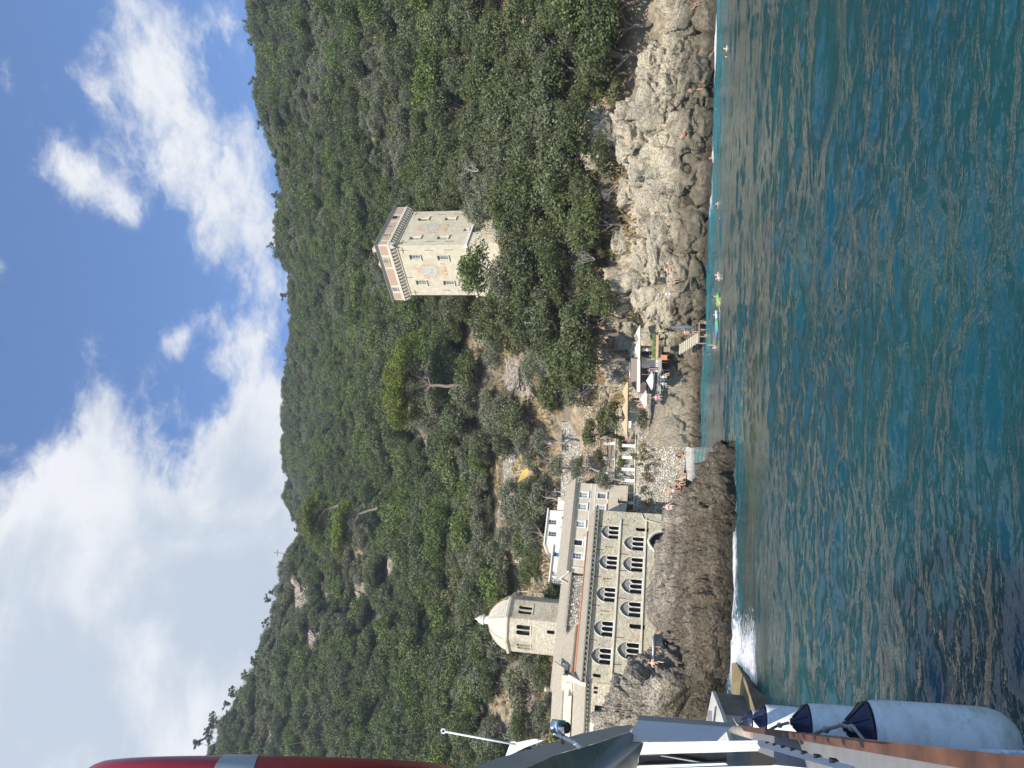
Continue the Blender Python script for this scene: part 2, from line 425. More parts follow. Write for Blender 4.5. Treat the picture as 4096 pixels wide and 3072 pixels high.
LEAF = {
 'holm': m_leaf('holm_oak_leaves', (.074, .096, .040), dark=.5, hue=(.135, .145, .090)),
 'bush': m_leaf('maquis_leaves', (.100, .112, .048), dark=.5, hue=(.165, .150, .105)),
 'olive': m_leaf('olive_leaves', (.145, .155, .095), var=(1.3, 1.3, 1.3), dark=.75, hue=(.16, .17, .12)),
 'pine': m_leaf('pine_needles', (.125, .165, .020), var=(1.3, 1.2, 1.0), dark=.6, hue=(.15, .17, .03)),
 'farpine': m_leaf('far_pine_needles', (.07, .095, .04)),
 'bright': m_leaf('carob_leaves', (.085, .125, .032)),
 'dry': m_leaf('dry_grass_blades', (.26, .19, .09), var=(1.4, 1.3, 1.2), hue=(.2, .2, .08)),
}
BARK = m_bark('bark'); BARKG = m_bark('grey_bark', (.30, .26, .22)); DEAD = m_bark('dead_wood', (.42, .38, .34))
ROCK = m_rock('conglomerate_rock', tan=(.59, .50, .35), grey=(.22, .20, .165), wet=(.095, .078, .052), wet_z=(2.4, 5.2), tanbias=.09)
ROCKD = m_rock('dark_conglomerate', tan=(.44, .38, .29), grey=(.20, .17, .13), wet=(.060, .047, .030), wet_z=(1.9, 4.5), peb=6.0)
ROCKL = m_rock('pale_outcrop_rock', tan=(.42, .33, .24), grey=(.26, .23, .20), wet_z=(-30, -20), peb=2.5, green=.6)
# ------------------------------------------------------------------ terrain
TC = {  # x/y ratio -> (y, z) profile of the bare ground
 -1.1: [(25,-3),(34,0),(40,7),(50,11),(66,18),(100,38),(150,75),(200,115),(280,160),(360,170),(520,150)],
 -.62: [(32,-3),(41,0),(47,5),(60,8.5),(84,8.5),(100,13),(130,34),(180,74),(240,132),(290,205),(350,218),(520,160)],
 -.45: [(34,-4),(43,-.5),(52,4),(62,6.5),(85,6.0),(100,11),(125,27),(170,60),(220,105),(270,165),(320,182),(520,160)],
 -.32: [(34,-4),(43,-1.5),(52,2.2),(70,4.4),(90,5.2),(105,8.5),(130,25),(180,63),(240,115),(285,172),(340,182),(520,170)],
 -.18: [(36,-5),(70,-3),(90,-1.5),(98.5,-.3),(101,1.0),(103.5,2.0),(107,10.5),(118,18),(135,34),(170,60),(240,108),(300,155),(400,215),(450,260),(520,252)],
 -.10: [(36,-6),(70,-4),(90,-1.5),(97.5,-.3),(100,1.0),(102.5,2.0),(106,10.0),(118,18.5),(135,35),(170,60),(240,108),(320,165),(450,262),(520,255)],
 -.03: [(36,-7),(70,-4),(84,-1.5),(87,0),(92,3.0),(101,8.5),(112,17),(128,31),(145,44),(180,68),(240,108),(320,165),(450,262),(520,250)],
  .06: [(36,-7),(70,-4),(80,-2),(84,0),(88,3),(95,7),(105,17),(118,28),(135,39),(170,60),(240,108),(320,170),(430,250),(520,240)],
  .14: [(36,-7),(65,-4),(76,-2),(80,.5),(86,7),(93,12),(102,20),(113,29),(125,34),(140,41),(175,64),(240,112),(320,172),(400,236),(520,230)],
  .21: [(36,-7),(65,-4),(74,-2),(78,.5),(85,8),(92,12),(100,20),(112,31),(124,35),(140,44),(175,68),(240,120),(320,192),(360,218),(520,212)],
  .32: [(36,-7),(64,-4),(71,-2),(75,.5),(83,7),(91,14),(102,22),(116,32),(140,50),(175,78),(230,124),(290,176),(330,201),(520,195)],
  .45: [(36,-7),(64,-4),(71,-2),(75.5,.5),(82,5),(91,14),(102,23),(116,34),(140,54),(175,84),(230,130),(280,180),(320,204),(520,195)],
  .62: [(36,-7),(60,-4),(70,-2),(75,.5),(83,7),(91,15),(102,24),(116,36),(140,57),(175,90),(230,138),(270,182),(320,213),(520,205)],
 1.1: [(36,-4),(60,-2),(66,0),(75,8),(91,19),(116,40),(140,62),(175,92),(230,138),(280,170),(360,190),(520,170)],
}
_ts = sorted(TC); _prof = [np.array(TC[t]) for t in _ts]
def ground0(x, y):
    x = np.asarray(x, float); y = np.maximum(np.asarray(y, float), 1.0); t = np.clip(x / y, _ts[0], _ts[-1])
    Z = np.stack([np.interp(y, p[:, 0], p[:, 1]) for p in _prof], -1)
    ti = np.clip(np.searchsorted(_ts, t) - 1, 0, len(_ts) - 2); T = np.array(_ts)
    f = (t - T[ti]) / (T[ti + 1] - T[ti]); f = f * f * (3 - 2 * f)
    a = np.take_along_axis(Z, ti[..., None], -1)[..., 0]; b = np.take_along_axis(Z, (ti + 1)[..., None], -1)[..., 0]
    return a + (b - a) * f
def ground(x, y):
    z = ground0(x, y); P = np.stack([np.asarray(x, float), np.asarray(y, float), np.zeros_like(z)], -1)
    amp = np.clip((z - 22) / 60, 0, 1)
    n = fbm(P, .02, 4, .5, 3)
    # gullies running down the slope
    q = np.stack([P[..., 0] * .035 / np.maximum(P[..., 1] / 200, .6) + n * .6, P[..., 1] * .006, z * 0], -1)
    g = 1 - np.abs(fbm(q, 1.0, 3, .5, 8)) * 2
    return z + amp * (n * 9 - np.clip(g, 0, 1) * 7 + 1.5) + fbm(P, .12, 3, .5, 5) * np.clip(z / 10, 0, 1) * 1.0

xs = np.concatenate([np.linspace(-520, -170, 50), np.linspace(-165, 165, 190), np.linspace(170, 520, 50)])
ys = np.concatenate([np.linspace(20, 70, 20), np.linspace(71, 150, 90), np.linspace(152, 520, 160)])
XX, YY = np.meshgrid(xs, ys, indexing='ij')
ZZ = ground(XX, YY)
ZZ = ZZ - 1.7 * np.clip((XX / YY + .085) / .02, 0, 1) * np.clip((13.5 - ZZ) / 1.5, 0, 1)
ZZ = ZZ - 2.2 * np.clip((XX / YY + .235) / .02, 0, 1) * np.clip((-.02 - XX / YY) / .02, 0, 1) * np.clip((104.5 - YY) / 1.0, 0, 1)
ZZ = ZZ - 1.6 * np.clip((-.09 - XX / YY) / .02, 0, 1) * np.clip((94 - YY) / 4, 0, 1)
Vt = np.stack([XX, YY, ZZ], -1).reshape(-1, 3)
mt, t, b = new_mat('hillside_earth'); p = gpos(t)
n = t.noise(p, .08, 8, .6); n2 = t.noise(p, 1.1, 8, .65)
c = t.mix(t.rng(n2, .35, .65), (.26, .185, .11), (.44, .36, .25))
c = t.mix(t.rng(n, .5, .62), c, (.20, .18, .155))
c = t.mix(t.math('MULTIPLY', t.rng(t.math('ADD', t.noise(p, .5, 6, .65), t.rng(t.node('ShaderNodeSeparateXYZ', {0: p}).outputs[2], 30, 60, 0, .10)), .44, .58), .7), c, (.15, .13, .085))
t.l.new(c, b.inputs['Base Color']); b.inputs['Roughness'].default_value = .95; b.inputs['Specular IOR Level'].default_value = .15
bump(t, b, n2, .8, .4)
EARTH = mt
tag(mesh_obj('hillside', Vt, grid_faces(len(xs), len(ys))[:, ::-1], EARTH, smooth=True), kind='structure')

# ------------------------------------------------------------------ sea
def sea_height(x, y, fine):
    P = np.stack([x, y, np.zeros_like(x)], -1)
    w1 = fbm(P * np.array([.42, 1.0, 1]) , .55, 2, .5, 31) * .14
    w2 = fbm(P * np.array([.55, 1.0, 1]) + 7, 1.7, 2, .5, 37) * .064 * fine
    w3 = fbm(P * np.array([.6, 1.0, 1]) + 3, 4.6, 2, .5, 41) * .018 * np.clip(fine * 1.3 - .3, 0, 1)
    md = .35 + 1.3 * np.clip(fbm(P * np.array([.6, 1, 1]), .16, 3, .55, 61) + .5, 0, 1)
    w2 = w2 * md; w3 = w3 * md
    sw = np.sin(y * .9 + x * .16 + fbm(P, .08, 2, .5, 51) * 5) * .030
    return w1 + w2 + w3 + sw
th = np.concatenate([np.linspace(-180, -46, 40)[:-1], np.linspace(-46, 42, 760), np.linspace(42, 180, 40)[1:]]) * math.pi / 180
rr = np.concatenate([[0.05, 1.0], np.geomspace(2.0, 110, 760), np.geomspace(114, 7000, 30)])
TH, RR = np.meshgrid(th, rr, indexing='ij')
SX, SY = RR * np.sin(TH), RR * np.cos(TH)
fine = np.clip(1.25 - RR / 90, 0, 1)
SZ = sea_height(SX, SY, fine) * np.clip(2 - RR / 150, 0, 1)
# waterline features: distance to foam centres
def seg_d(x, y, pts):
    d = np.full(x.shape, 1e9)
    for (ax, ay), (bx, by) in zip(pts[:-1], pts[1:]):
        ux, uy = bx - ax, by - ay; L = ux * ux + uy * uy
        s_ = np.clip(((x - ax) * ux + (y - ay) * uy) / L, 0, 1)
        d = np.minimum(d, np.hypot(x - ax - s_ * ux, y - ay - s_ * uy))
    return d
FOAM = [([onz(2925,1960)[:2],onz(2932,2120)[:2],onz(2934,2320)[:2],onz(2926,2440)[:2]],1.7),
        ([onz(2915,2560)[:2],onz(2950,2640)[:2],onz(2945,2700)[:2],onz(3000,2690)[:2]],1.8),
        ([onz(2848,640)[:2],onz(2843,760)[:2],onz(2836,840)[:2]],1.9),([onz(2861,150)[:2],onz(2860,230)[:2]],1.9),
        ([onz(2820,1095)[:2],onz(2818,1130)[:2]],1.2),([onz(2812,1395)[:2],onz(2810,1440)[:2]],1.4),
        ([onz(2772,1780)[:2],onz(2778,1900)[:2]],.5)]
foam = np.zeros_like(SX)
for pts, wd in FOAM:
    foam = np.maximum(foam, np.clip(1.3 - seg_d(SX, SY, [tuple(q) for q in pts]) / (wd * 1.7), 0, 1))
shore = [tuple(onz(v, y)[:2]) for v, y in [(2861,20),(2848,672),(2835,972),(2813,1330),(2803,1472),(2800,1640),(2776,1780),(2774,1910)]]
ds = seg_d(SX, SY, shore)
shallow = np.clip(1.2 - ds / 20, 0, 1)
shallow = np.maximum(shallow, np.clip(1 - seg_d(SX, SY, [(-14, 40), (-3, 42)]) / 8, 0, 1) * .5)
# brown sea-bed patch off the dark rock
bp = onz(3010, 1700); bed = np.exp(-(((SX - bp[0] + 2) / 9) ** 2 + ((SY - bp[1]) / 3.0) ** 2))
Vs = np.stack([SX, SY, SZ], -1).reshape(-1, 3)
mt, t, b = new_mat('sea_water'); p = gpos(t)
fo = t.node('ShaderNodeAttribute', attribute_name='foam').outputs['Fac']
sh = t.node('ShaderNodeAttribute', attribute_name='shallow').outputs['Fac']
bd = t.node('ShaderNodeAttribute', attribute_name='bed').outputs['Fac']
c = t.mix(t.rng(t.noise(p, .12, 4, .5), .35, .65), (.004, .042, .062), (.005, .056, .064))
c = t.mix(t.math('MULTIPLY', sh, .95), c, (.03, .18, .205))
c = t.mix(t.math('MULTIPLY', t.math('MULTIPLY', bd, t.rng(t.noise(p, .5, 4, .6), .3, .6)), .8), c, (.06, .07, .028))
fn = t.math('ADD', fo, t.math('MULTIPLY_ADD', t.noise(t.node('ShaderNodeMapping', {'Vector': p, 'Scale': (1, 1.6, 1)}).outputs[0], 3.2, 8, .7), 2.4, -1.15))
fm = t.math('MULTIPLY', t.rng(fn, .45, 1.2, 0, 1, True), t.rng(fo, .02, .45))
c = t.mix(fm, c, (.78, .80, .80))
t.l.new(c, b.inputs['Base Color'])
t.l.new(t.math('MAXIMUM', t.math('MULTIPLY', fm, .8), .035), b.inputs['Roughness'])
b.inputs['IOR'].default_value = 1.33; t.l.new(t.rng(sh, .05, .7, .85, .04), b.inputs['Specular IOR Level'])
hb = t.math('ADD', t.noise(t.node('ShaderNodeMapping', {'Vector': p, 'Scale': (.55, 1, 1)}).outputs[0], 5.0, 3, .5), t.math('MULTIPLY', t.noise(p, 16, 2, .5), .18))
bump(t, b, hb, .42, .06)
b.inputs['Subsurface Weight'].default_value = 1.0; b.inputs['Subsurface Radius'].default_value = (1.0, 1.6, 1.6); b.inputs['Subsurface Scale'].default_value = 1.6; b.subsurface_method = 'BURLEY'
tag(mesh_obj('sea', Vs, grid_faces(len(th), len(rr)), mt, smooth=True, attrs={'foam': foam.ravel(), 'shallow': shallow.ravel(), 'bed': bed.ravel()}), kind='structure')
bb = MB(); bb.add([(-7000,-7000,-9),(7000,-7000,-9),(7000,7000,-9),(-7000,7000,-9)], [(0,1,2,3)])
tag(bb.build('seabed', EARTH), kind='structure')
# ------------------------------------------------------------------ trees
def leaf_cloud(C, Rc, per, size, seed, flat=.8, up=.35, tintjit=.35):
    """leaves on clump spheres: C (n,3) centres, Rc (n,) radii -> V, faces, tint"""
    r = np.random.default_rng(seed); n = len(C); N = n * per
    ci = np.repeat(np.arange(n), per)
    d = r.normal(size=(N, 3)); d[:, 2] += up; d /= np.linalg.norm(d, axis=1, keepdims=True)
    rad_ = Rc[ci] * (1 - .55 * r.random(N) ** 2.2)
    P = C[ci] + d * rad_[:, None] * np.array([1, 1, flat])
    nrm = d + r.normal(size=(N, 3)) * .55; nrm /= np.linalg.norm(nrm, axis=1, keepdims=True)
    a = np.cross(nrm, r.normal(size=(N, 3))); a /= np.linalg.norm(a, axis=1, keepdims=True) + 1e-9
    b_ = np.cross(nrm, a); s_ = size * (.6 + .8 * r.random(N))[:, None]
    el = .55
    V = np.stack([P - a * s_, P - b_ * s_ * el, P + a * s_, P + b_ * s_ * el], 1).reshape(-1, 3)
    Fc = np.arange(4 * N).reshape(-1, 4)
    ct = r.random(n); tint = np.clip(ct[ci] * (1 - tintjit) + r.random(N) * tintjit, 0, 1)
    return V, Fc, np.repeat(tint, 4)
def crown_shape(seed, R, H, z0, n, rc=(.28, .5), top=1.0, squash=1.0):
    """clump centres through an irregular ellipsoid"""
    r = np.random.default_rng(seed)
    d = r.normal(size=(n, 3)); d /= np.linalg.norm(d, axis=1, keepdims=True)
    d[:, 2] = np.abs(d[:, 2]) * top - .25 * (1 - top) - .12 * (r.random(n))
    lob = 1 + .32 * fbm(d * 1.3 + seed, 1.0, 2, .5, seed)
    rr_ = lob * (.45 + .55 * r.random(n) ** .6)
    C = d * rr_[:, None] * np.array([R, R * squash, H]) + np.array([0, 0, z0])
    return C, R * (rc[0] + (rc[1] - rc[0]) * r.random(n))
def limb(mb, a, b_, r0, r1, seed, bend=.15, n=5):
    r = np.random.default_rng(seed); a = np.asarray(a, float); b_ = np.asarray(b_, float); L = np.linalg.norm(b_ - a)
    pts = [a + (b_ - a) * k / (n - 1) + (r.normal(size=3) * bend * L * .3 * (0 < k < n - 1)) for k in range(n)]
    mb.tube(pts, [r0 + (r1 - r0) * k / (n - 1) for k in range(n)], 6, caps=False); return pts
def trunk_mesh(seed, H, R, r0=.22, nl=6):
    mb = MB(); r = random.Random(seed)
    top = np.array([r.uniform(-.4, .4), r.uniform(-.4, .4), H * .55]); pts = limb(mb, (0, 0, -.8), top, r0, r0 * .6, seed)
    for k in range(nl):
        a_ = 2 * math.pi * (k + r.random()) / nl
        limb(mb, pts[2 + k % 3], (R * .7 * math.cos(a_), R * .7 * math.sin(a_), H * r.uniform(.6, .95)), r0 * .45, r0 * .12, seed + k + 1)
    return mb
PROTO = {}
def make_tree(name, key, seed, R, H, z0, n, per, size, leaf, rc=(.28, .5), flat=.8, top=1.0, bark=None, cat='tree', hide=False):
    C, Rc = crown_shape(seed, R, H, z0, n, rc, top)
    V, Fc, ti = leaf_cloud(C, Rc, per, size, seed + 1, flat)
    root = thing(name, None, cat)
    cr = mesh_obj('crown', V, Fc, LEAF[leaf], root, attrs={'tint': ti})
    tr = trunk_mesh(seed, z0 + H * .5, R).build('trunk', bark or BARK, root)
    CH_MAP[root.name] = [cr, tr]; root['_key'] = key
    PROTO[key] = dict(root=root, crown=cr, used=False, name=name, cat=cat)
    return root
# kinds seen on the slope
make_tree('holm_oak', 'holm0', 101, 3.1, 2.5, 2.6, 72, 60, .145, 'holm', rc=(.19, .36))
make_tree('holm_oak', 'holm1', 102, 2.7, 2.8, 2.8, 60, 62, .145, 'holm', rc=(.2, .38))
make_tree('holm_oak', 'holm2', 103, 3.4, 2.2, 2.4, 78, 58, .145, 'holm', rc=(.18, .34))
make_tree('olive_tree', 'olive0', 104, 2.4, 1.9, 2.5, 42, 75, .12, 'olive', rc=(.24, .42), bark=BARKG)
make_tree('olive_tree', 'olive1', 105, 2.1, 2.1, 2.5, 38, 75, .12, 'olive', rc=(.24, .42), bark=BARKG)
make_tree('maquis_shrub', 'bush0', 106, 2.2, 1.5, .7, 34, 60, .15, 'bush', cat='shrub')
make_tree('maquis_shrub', 'bush1', 107, 1.8, 1.3, .6, 30, 60, .15, 'bush', cat='shrub')
make_tree('carob_tree', 'carob', 108, 2.9, 2.9, 3.0, 48, 80, .16, 'bright')
def place(key, x, y, z, s=1.0, rz=None, label='', group=None, sz=None):
    p = PROTO[key]; rz = random.uniform(0, 6.28) if rz is None else rz; sc_ = (s, s, s * (sz or random.uniform(.9, 1.15)))
    if not p['used']:
        p['used'] = True; o = p['root']; o.location = (x, y, z); o.rotation_euler = (0, 0, rz); o.scale = sc_
        tag(o, label, p['cat'], group); return o
    o = p['root'].copy(); COL.objects.link(o); o.location = (x, y, z); o.rotation_euler = (0, 0, rz); o.scale = sc_
    for ch in CH_MAP[p['root'].name]:
        c_ = ch.copy(); COL.objects.link(c_); c_.parent = o
    if group: o['group'] = group
    elif 'group' in o: del o['group']
    o['label'] = label
    return o

# bare patches and outcrops: (xd, yd, rx, ry) of the displayed photo, used to choose world spots
BARE = [(735,410,12,60),(770,260,8,25),(800,100,10,20),(930,220,16,40),(980,255,10,20),(800,1280,26,24),(660,1295,22,32),(690,1390,24,40),(600,1590,22,26),
 (860,1215,30,36),(850,1060,22,30),(930,945,26,26),(975,1000,22,40),(1060,730,45,60),(1085,640,30,20),(1170,640,40,22),(1130,800,50,60),(1130,830,60,30),(1180,850,50,40),
 (1070,935,32,30),(1120,1010,40,50),(1110,1100,34,60),(1250,960,70,90),(1140,1210,24,30),(1160,1450,60,60),(1130,1520,50,60),(1180,1270,24,40),(1290,620,40,30),(830,1330,14,20),(890,1480,14,16),(1040,1610,18,20),(1000,290,20,16),(1150,20,20,14)]
NOTREE = [(1310,1250,130,215),(1000,545,165,100),(1330,990,120,110),(1235,1230,40,120),(1160,1340,70,45),(1250,1500,50,170),(1250,1010,70,70)]
LIM = ([0,100,150,200,260,330,400,450,520,580,620,645,660,720,800,860,900,930,960,1040,1700], [1485,1440,1400,1345,1335,1350,1335,1345,1350,1340,1290,1265,1300,1320,1320,1290,1230,1215,1215,1210,1215])
cand = []
rg = np.random.default_rng(5)
for gx in np.arange(-235, 235, 3.05):
    for gy in np.arange(79.5, 500, 2.95):
        cand.append((gx + rg.uniform(-1.6, 1.6), gy + rg.uniform(-1.5, 1.5)))
cand = np.array(cand); tt = cand[:, 0] / cand[:, 1]
cand = cand[(np.abs(tt + .02) < .66)]
cz = ground(cand[:, 0], cand[:, 1])
TREEP = P3 = np.stack([cand[:, 0], cand[:, 1], cz], 1); q = P3 - CP; dep = q @ _fw
pv = 2048 - F * (q @ _up) / dep; ph = 3072 - (1536 + F * (q @ _rt) / dep)
xd, yd = pv / 1.8517, ph / 1.8517
keep = np.ones(len(cand), bool)
jit = fbm(P3, .08, 3, .6, 77) * .5
for (a, b_, ra, rb) in BARE + NOTREE:
    keep &= ~((((xd - a) / ra) ** 2 + ((yd - b_) / rb) ** 2) < 1 + jit)
keep &= xd < np.interp(yd, LIM[0], LIM[1])
# behind the ridge nothing shows: keep a little of it only
gz2 = ground(cand[:, 0] * .93, cand[:, 1] * .93); 
keep &= (xd < 1400)
el = (cz - CH) / cand[:, 1]
for k in (.97, .93, .88, .8):
    e2 = (ground(cand[:, 0] * k, cand[:, 1] * k) - CH) / (cand[:, 1] * k); keep &= el > e2 - .035
P3 = P3[keep]; xd = xd[keep]; yd = yd[keep]
order = np.argsort(P3[:, 1]); P3 = P3[order]; xd = xd[order]; yd = yd[order]
# kind by place
kn = fbm(P3, .03, 3, .6, 91); kr = rg.random(len(P3))
def kind_of_tree(i):
    x_, y_, z_ = P3[i]; ol = (z_ < 45 and x_ < 5 and y_ < 165)
    if y_ < 105: return 'holm' if kr[i] < .8 else 'bush'
    if ol: return 'olive' if kr[i] < .6 else ('holm' if kr[i] < .9 else 'bush')
    if kn[i] > .22: return 'olive' if kr[i] < .5 else 'bush'
    if kn[i] < -.18: return 'bush' if kr[i] < .6 else 'holm'
    return 'holm' if kr[i] < .72 else ('bush' if kr[i] < .92 else 'carob')
NI = 285
inview = (yd > -20) & (yd < 1680)
ind = [i for i in range(len(P3)) if inview[i]][:NI]; inds = set(ind)
kn_name = {'holm': 'dark green holm oak', 'olive': 'silvery olive tree', 'bush': 'low maquis shrub', 'carob': 'bright green carob tree'}
def where(x_, y_):
    if x_ / y_ > .42: return 'on the far right slope', 'far right slope'
    if x_ / y_ > .26: return 'right of the square tower', 'slope right of the tower'
    if x_ / y_ > .10: return 'near the square tower', 'slope around the tower'
    if x_ / y_ > -.10: return 'on the terraced middle slope', 'terraced slope'
    if x_ / y_ > -.34: return 'above the monastery dome', 'slope above the monastery'
    return 'above the left end of the monastery', 'slope left of the dome'
for i in ind:
    k = kind_of_tree(i); wh, gs = where(P3[i][0], P3[i][1])
    key = {'holm': 'holm%d' % (i % 3), 'olive': 'olive%d' % (i % 2), 'bush': 'bush%d' % (i % 2), 'carob': 'carob'}[k]
    s_ = rg.uniform(.7, 1.45); szw = 'small' if s_ < .92 else 'medium-sized' if s_ < 1.2 else 'large'; bw = 'in the lowest row' if P3[i][1] < 94 else 'a few rows up' if P3[i][1] < 104 else 'farther up'
    place(key, P3[i][0], P3[i][1], P3[i][2] - .2, s_, label='%s %s %s %s' % (szw, kn_name[k].replace('low ', ''), bw, wh), group='%ss on the %s' % ({'holm': 'holm oak', 'olive': 'olive tree', 'bush': 'maquis shrub', 'carob': 'carob tree'}[k], gs))
for k, p in PROTO.items():
    if not p['used']: place(k, -40 + 3 * len(k), 130, ground(np.array(-40. + 3 * len(k)), np.array(130.)) - .2, 1, label='%s growing high above the monastery roofs' % kn_name[k.rstrip('012')])
# the rest of the wood: one instanced mass
rest = [i for i in range(len(P3)) if i not in inds]
kk = [kind_of_tree(i) for i in rest]
def forest(name, idx, keys, smin, smax, label):
    me = bpy.data.meshes.new(name); me.from_pydata([tuple(P3[i] - np.array([0, 0, .3])) for i in idx], [], [])
    o = link(bpy.data.objects.new(name, me)); tag(o, label, 'woodland', kind='stuff')
    ng = bpy.data.node_groups.new(name, 'GeometryNodeTree')
    ng.interface.new_socket('Geometry', in_out='INPUT', socket_type='NodeSocketGeometry')
    ng.interface.new_socket('Geometry', in_out='OUTPUT', socket_type='NodeSocketGeometry')
    N = ng.nodes; L = ng.links
    gi = N.new('NodeGroupInput'); go = N.new('NodeGroupOutput')
    gt = N.new('GeometryNodeGeometryToInstance')
    for k in reversed(keys):
        ob = N.new('GeometryNodeObjectInfo'); ob.transform_space = 'ORIGINAL'; ob.inputs['Object'].default_value = PROTO[k]['crown']; ob.inputs['As Instance'].default_value = True
        # crowns are parented and placed: use bare mesh
        L.new(ob.outputs['Geometry'], gt.inputs[0])
    ip = N.new('GeometryNodeInstanceOnPoints'); ip.inputs['Pick Instance'].default_value = True
    L.new(gi.outputs[0], ip.inputs['Points']); L.new(gt.outputs[0], ip.inputs['Instance'])
    def rnd(dt, lo, hi, seed):
        n_ = N.new('FunctionNodeRandomValue'); n_.data_type = dt
        ins = [s for s in n_.inputs if s.enabled]; ins[0].default_value = lo; ins[1].default_value = hi; n_.inputs['Seed'].default_value = seed
        return [s for s in n_.outputs if s.enabled][0]
    L.new(rnd('FLOAT_VECTOR', (-.12, -.12, 0), (.12, .12, 6.28), 3), ip.inputs['Rotation'])
    L.new(rnd('FLOAT', smin, smax, 5), ip.inputs['Scale'])
    L.new(ip.outputs[0], go.inputs[0])
    md = o.modifiers.new('scatter', 'NODES'); md.node_group = ng
    return o
g = {'a': [], 'b': [], 'c': []}
for i, k in zip(rest, kk): g['a' if k in ('holm', 'carob') else 'b' if k == 'olive' else 'c'].append(i)
forest('oak_woodland', g['a'], ['holm0', 'holm1', 'holm2', 'carob'], .55, 1.6, 'dense dark green woodland covering the upper slopes')
forest('olive_woodland', g['b'], ['olive0', 'olive1'], .9, 1.5, 'greyer olive and heath scrub woodland on the upper slopes')
forest('maquis_scrub', g['c'], ['bush0', 'bush1'], 1.0, 1.9, 'low maquis scrub between the trees of the upper slopes')
print('trees', len(P3), 'rest', len(rest))
# ------------------------------------------------------------------ rocks
def hit(xd, yd, lo=30.0, hi=520.0, src=False):
    """where the sight line through a photo point meets the bare ground"""
    d = ray(xd if src else xd * 1.8517, yd if src else yd * 1.8517); ys_ = np.linspace(lo, hi, 2500)
    P = CP[None] + d[None] * (ys_ / d[1])[:, None]; g_ = ground(P[:, 0], P[:, 1]); k = np.argmax(P[:, 2] < g_)
    return P[max(k, 1)]
def boulder_disp(P, sc=.30, amp=1.2, seed=0):
    wv = np.stack([fbm(P, .25, 3, .5, seed + k) for k in (1, 2, 3)], -1) * 1.4
    Pr = np.stack([P[..., 0] * .8 + P[..., 2] * .5, P[..., 1], P[..., 2] * .8 - P[..., 0] * .4], -1)
    h1, crack = facets((Pr + wv * .8) * np.array([1, 1, .62]), sc, seed, .45); h2, crack2 = facets(Pr + wv * .4, sc * 2.6, seed + 4, .5)
    f1, f2 = worley((Pr + wv) * np.array([1, 1, .62]), sc, seed + 60)
    d = h1 * amp * .95 + h2 * amp * .13 + (1 - np.clip(f1, 0, 1) ** 2) * amp * .35 + (crack - 1) * amp * .85 + (crack2 - 1) * amp * .16
    h3, c3 = facets(Pr, sc * 6.5, seed + 9, .5); d = d + h3 * amp * .07
    return d + fbm(P, .9, 5, .55, seed + 7) * amp * .42
# shore rocks under the woods on the right: a loft that follows the ground from below the water to the scrub
tcols = np.linspace(-.075, .80, 560)
zr = [-2.2, -.6, .6, 2, 3.6, 5.2, 7, 9, 11.5, 13.5]
ygr = np.linspace(60, 104, 900)
G = np.zeros((len(tcols), len(zr), 3))
for i, t_ in enumerate(tcols):
    zq = np.array(zr); zq = np.where(zq > 4, 4 + (zq - 4) * (1 - .68 * np.clip((t_ - .03) / .36, 0, 1)), zq)
    z_ = ground(t_ * ygr, ygr); z_ = np.maximum.accumulate(z_)
    yy = np.interp(zq, z_, ygr); G[i, :, 0] = t_ * yy; G[i, :, 1] = yy - .35; G[i, :, 2] = zq
def resample_rows(G, nv):
    A = G.transpose(1, 0, 2); m_ = A.shape[0]; t = np.linspace(0, m_ - 1, nv); i = np.minimum(t.astype(int), m_ - 2); f = (t - i)[:, None, None]
    return (A[i] * (1 - f) + A[i + 1] * f).transpose(1, 0, 2)
S = resample_rows(G, 190)
S[:, :, 1] += fbm(S, .22, 2, .5, 61) * 1.3
N_ = grid_normals(S); N_ *= np.where((N_ @ np.array([0, -1, .4]))[..., None] < 0, -1, 1)
dd = boulder_disp(S, .23, 1.65, 21)
low = np.clip((2.6 - S[..., 2]) / 2, 0, 1)
dd = dd * (1 - .45 * low)
def carve(S_, lines):
    q_ = S_ - CP; z_ = q_ @ _fw; px_ = 2048 - F * (q_ @ _up) / z_; py_ = 1536 - F * (q_ @ _rt) / z_ + 1536 * 0
    py_ = 1536 - F * (q_ @ _rt) / z_
    wob = fbm(S_, .9, 3, .5, 99) * 9
    out_ = np.zeros(px_.shape)
    for pts_, w_, dep_ in lines: out_ = np.maximum(out_, dep_ * np.exp(-(seg_d(px_ + wob, py_ + wob, pts_) / w_) ** 2))
    return out_
dd = dd - carve(S, [([(2683,971),(2665,1055),(2650,1150),(2641,1197)],9,1.3),([(2731,869),(2777,869),(2831,881)],5,.8),([(2770,709),(2731,760),(2665,787)],9,1.2),([(2629,380),(2667,444)],8,1.0),([(2590,345),(2612,278)],7,.8),
 ([(2700,600),(2770,640),(2842,620)],8,1.0),([(2560,860),(2600,880),(2622,960)],8,1.1),([(2590,960),(2575,1030),(2620,1090)],8,1.1),([(2655,730),(2640,820),(2668,880)],7,.9),([(2740,420),(2700,480),(2660,520)],8,.9),([(2770,180),(2740,250),(2790,300)],8,1.0),([(2560,1000),(2540,1080),(2580,1160)],8,1.0),([(2780,1010),(2760,1120),(2790,1210)],6,.6)])
S2 = S + N_ * (dd[..., None] - .35) * np.array([.75, 1, 1])
o = mesh_obj('shore_rocks', S2.reshape(-1, 3), grid_faces(*S.shape[:2]), ROCK, smooth=True)
tag(o, kind='structure')
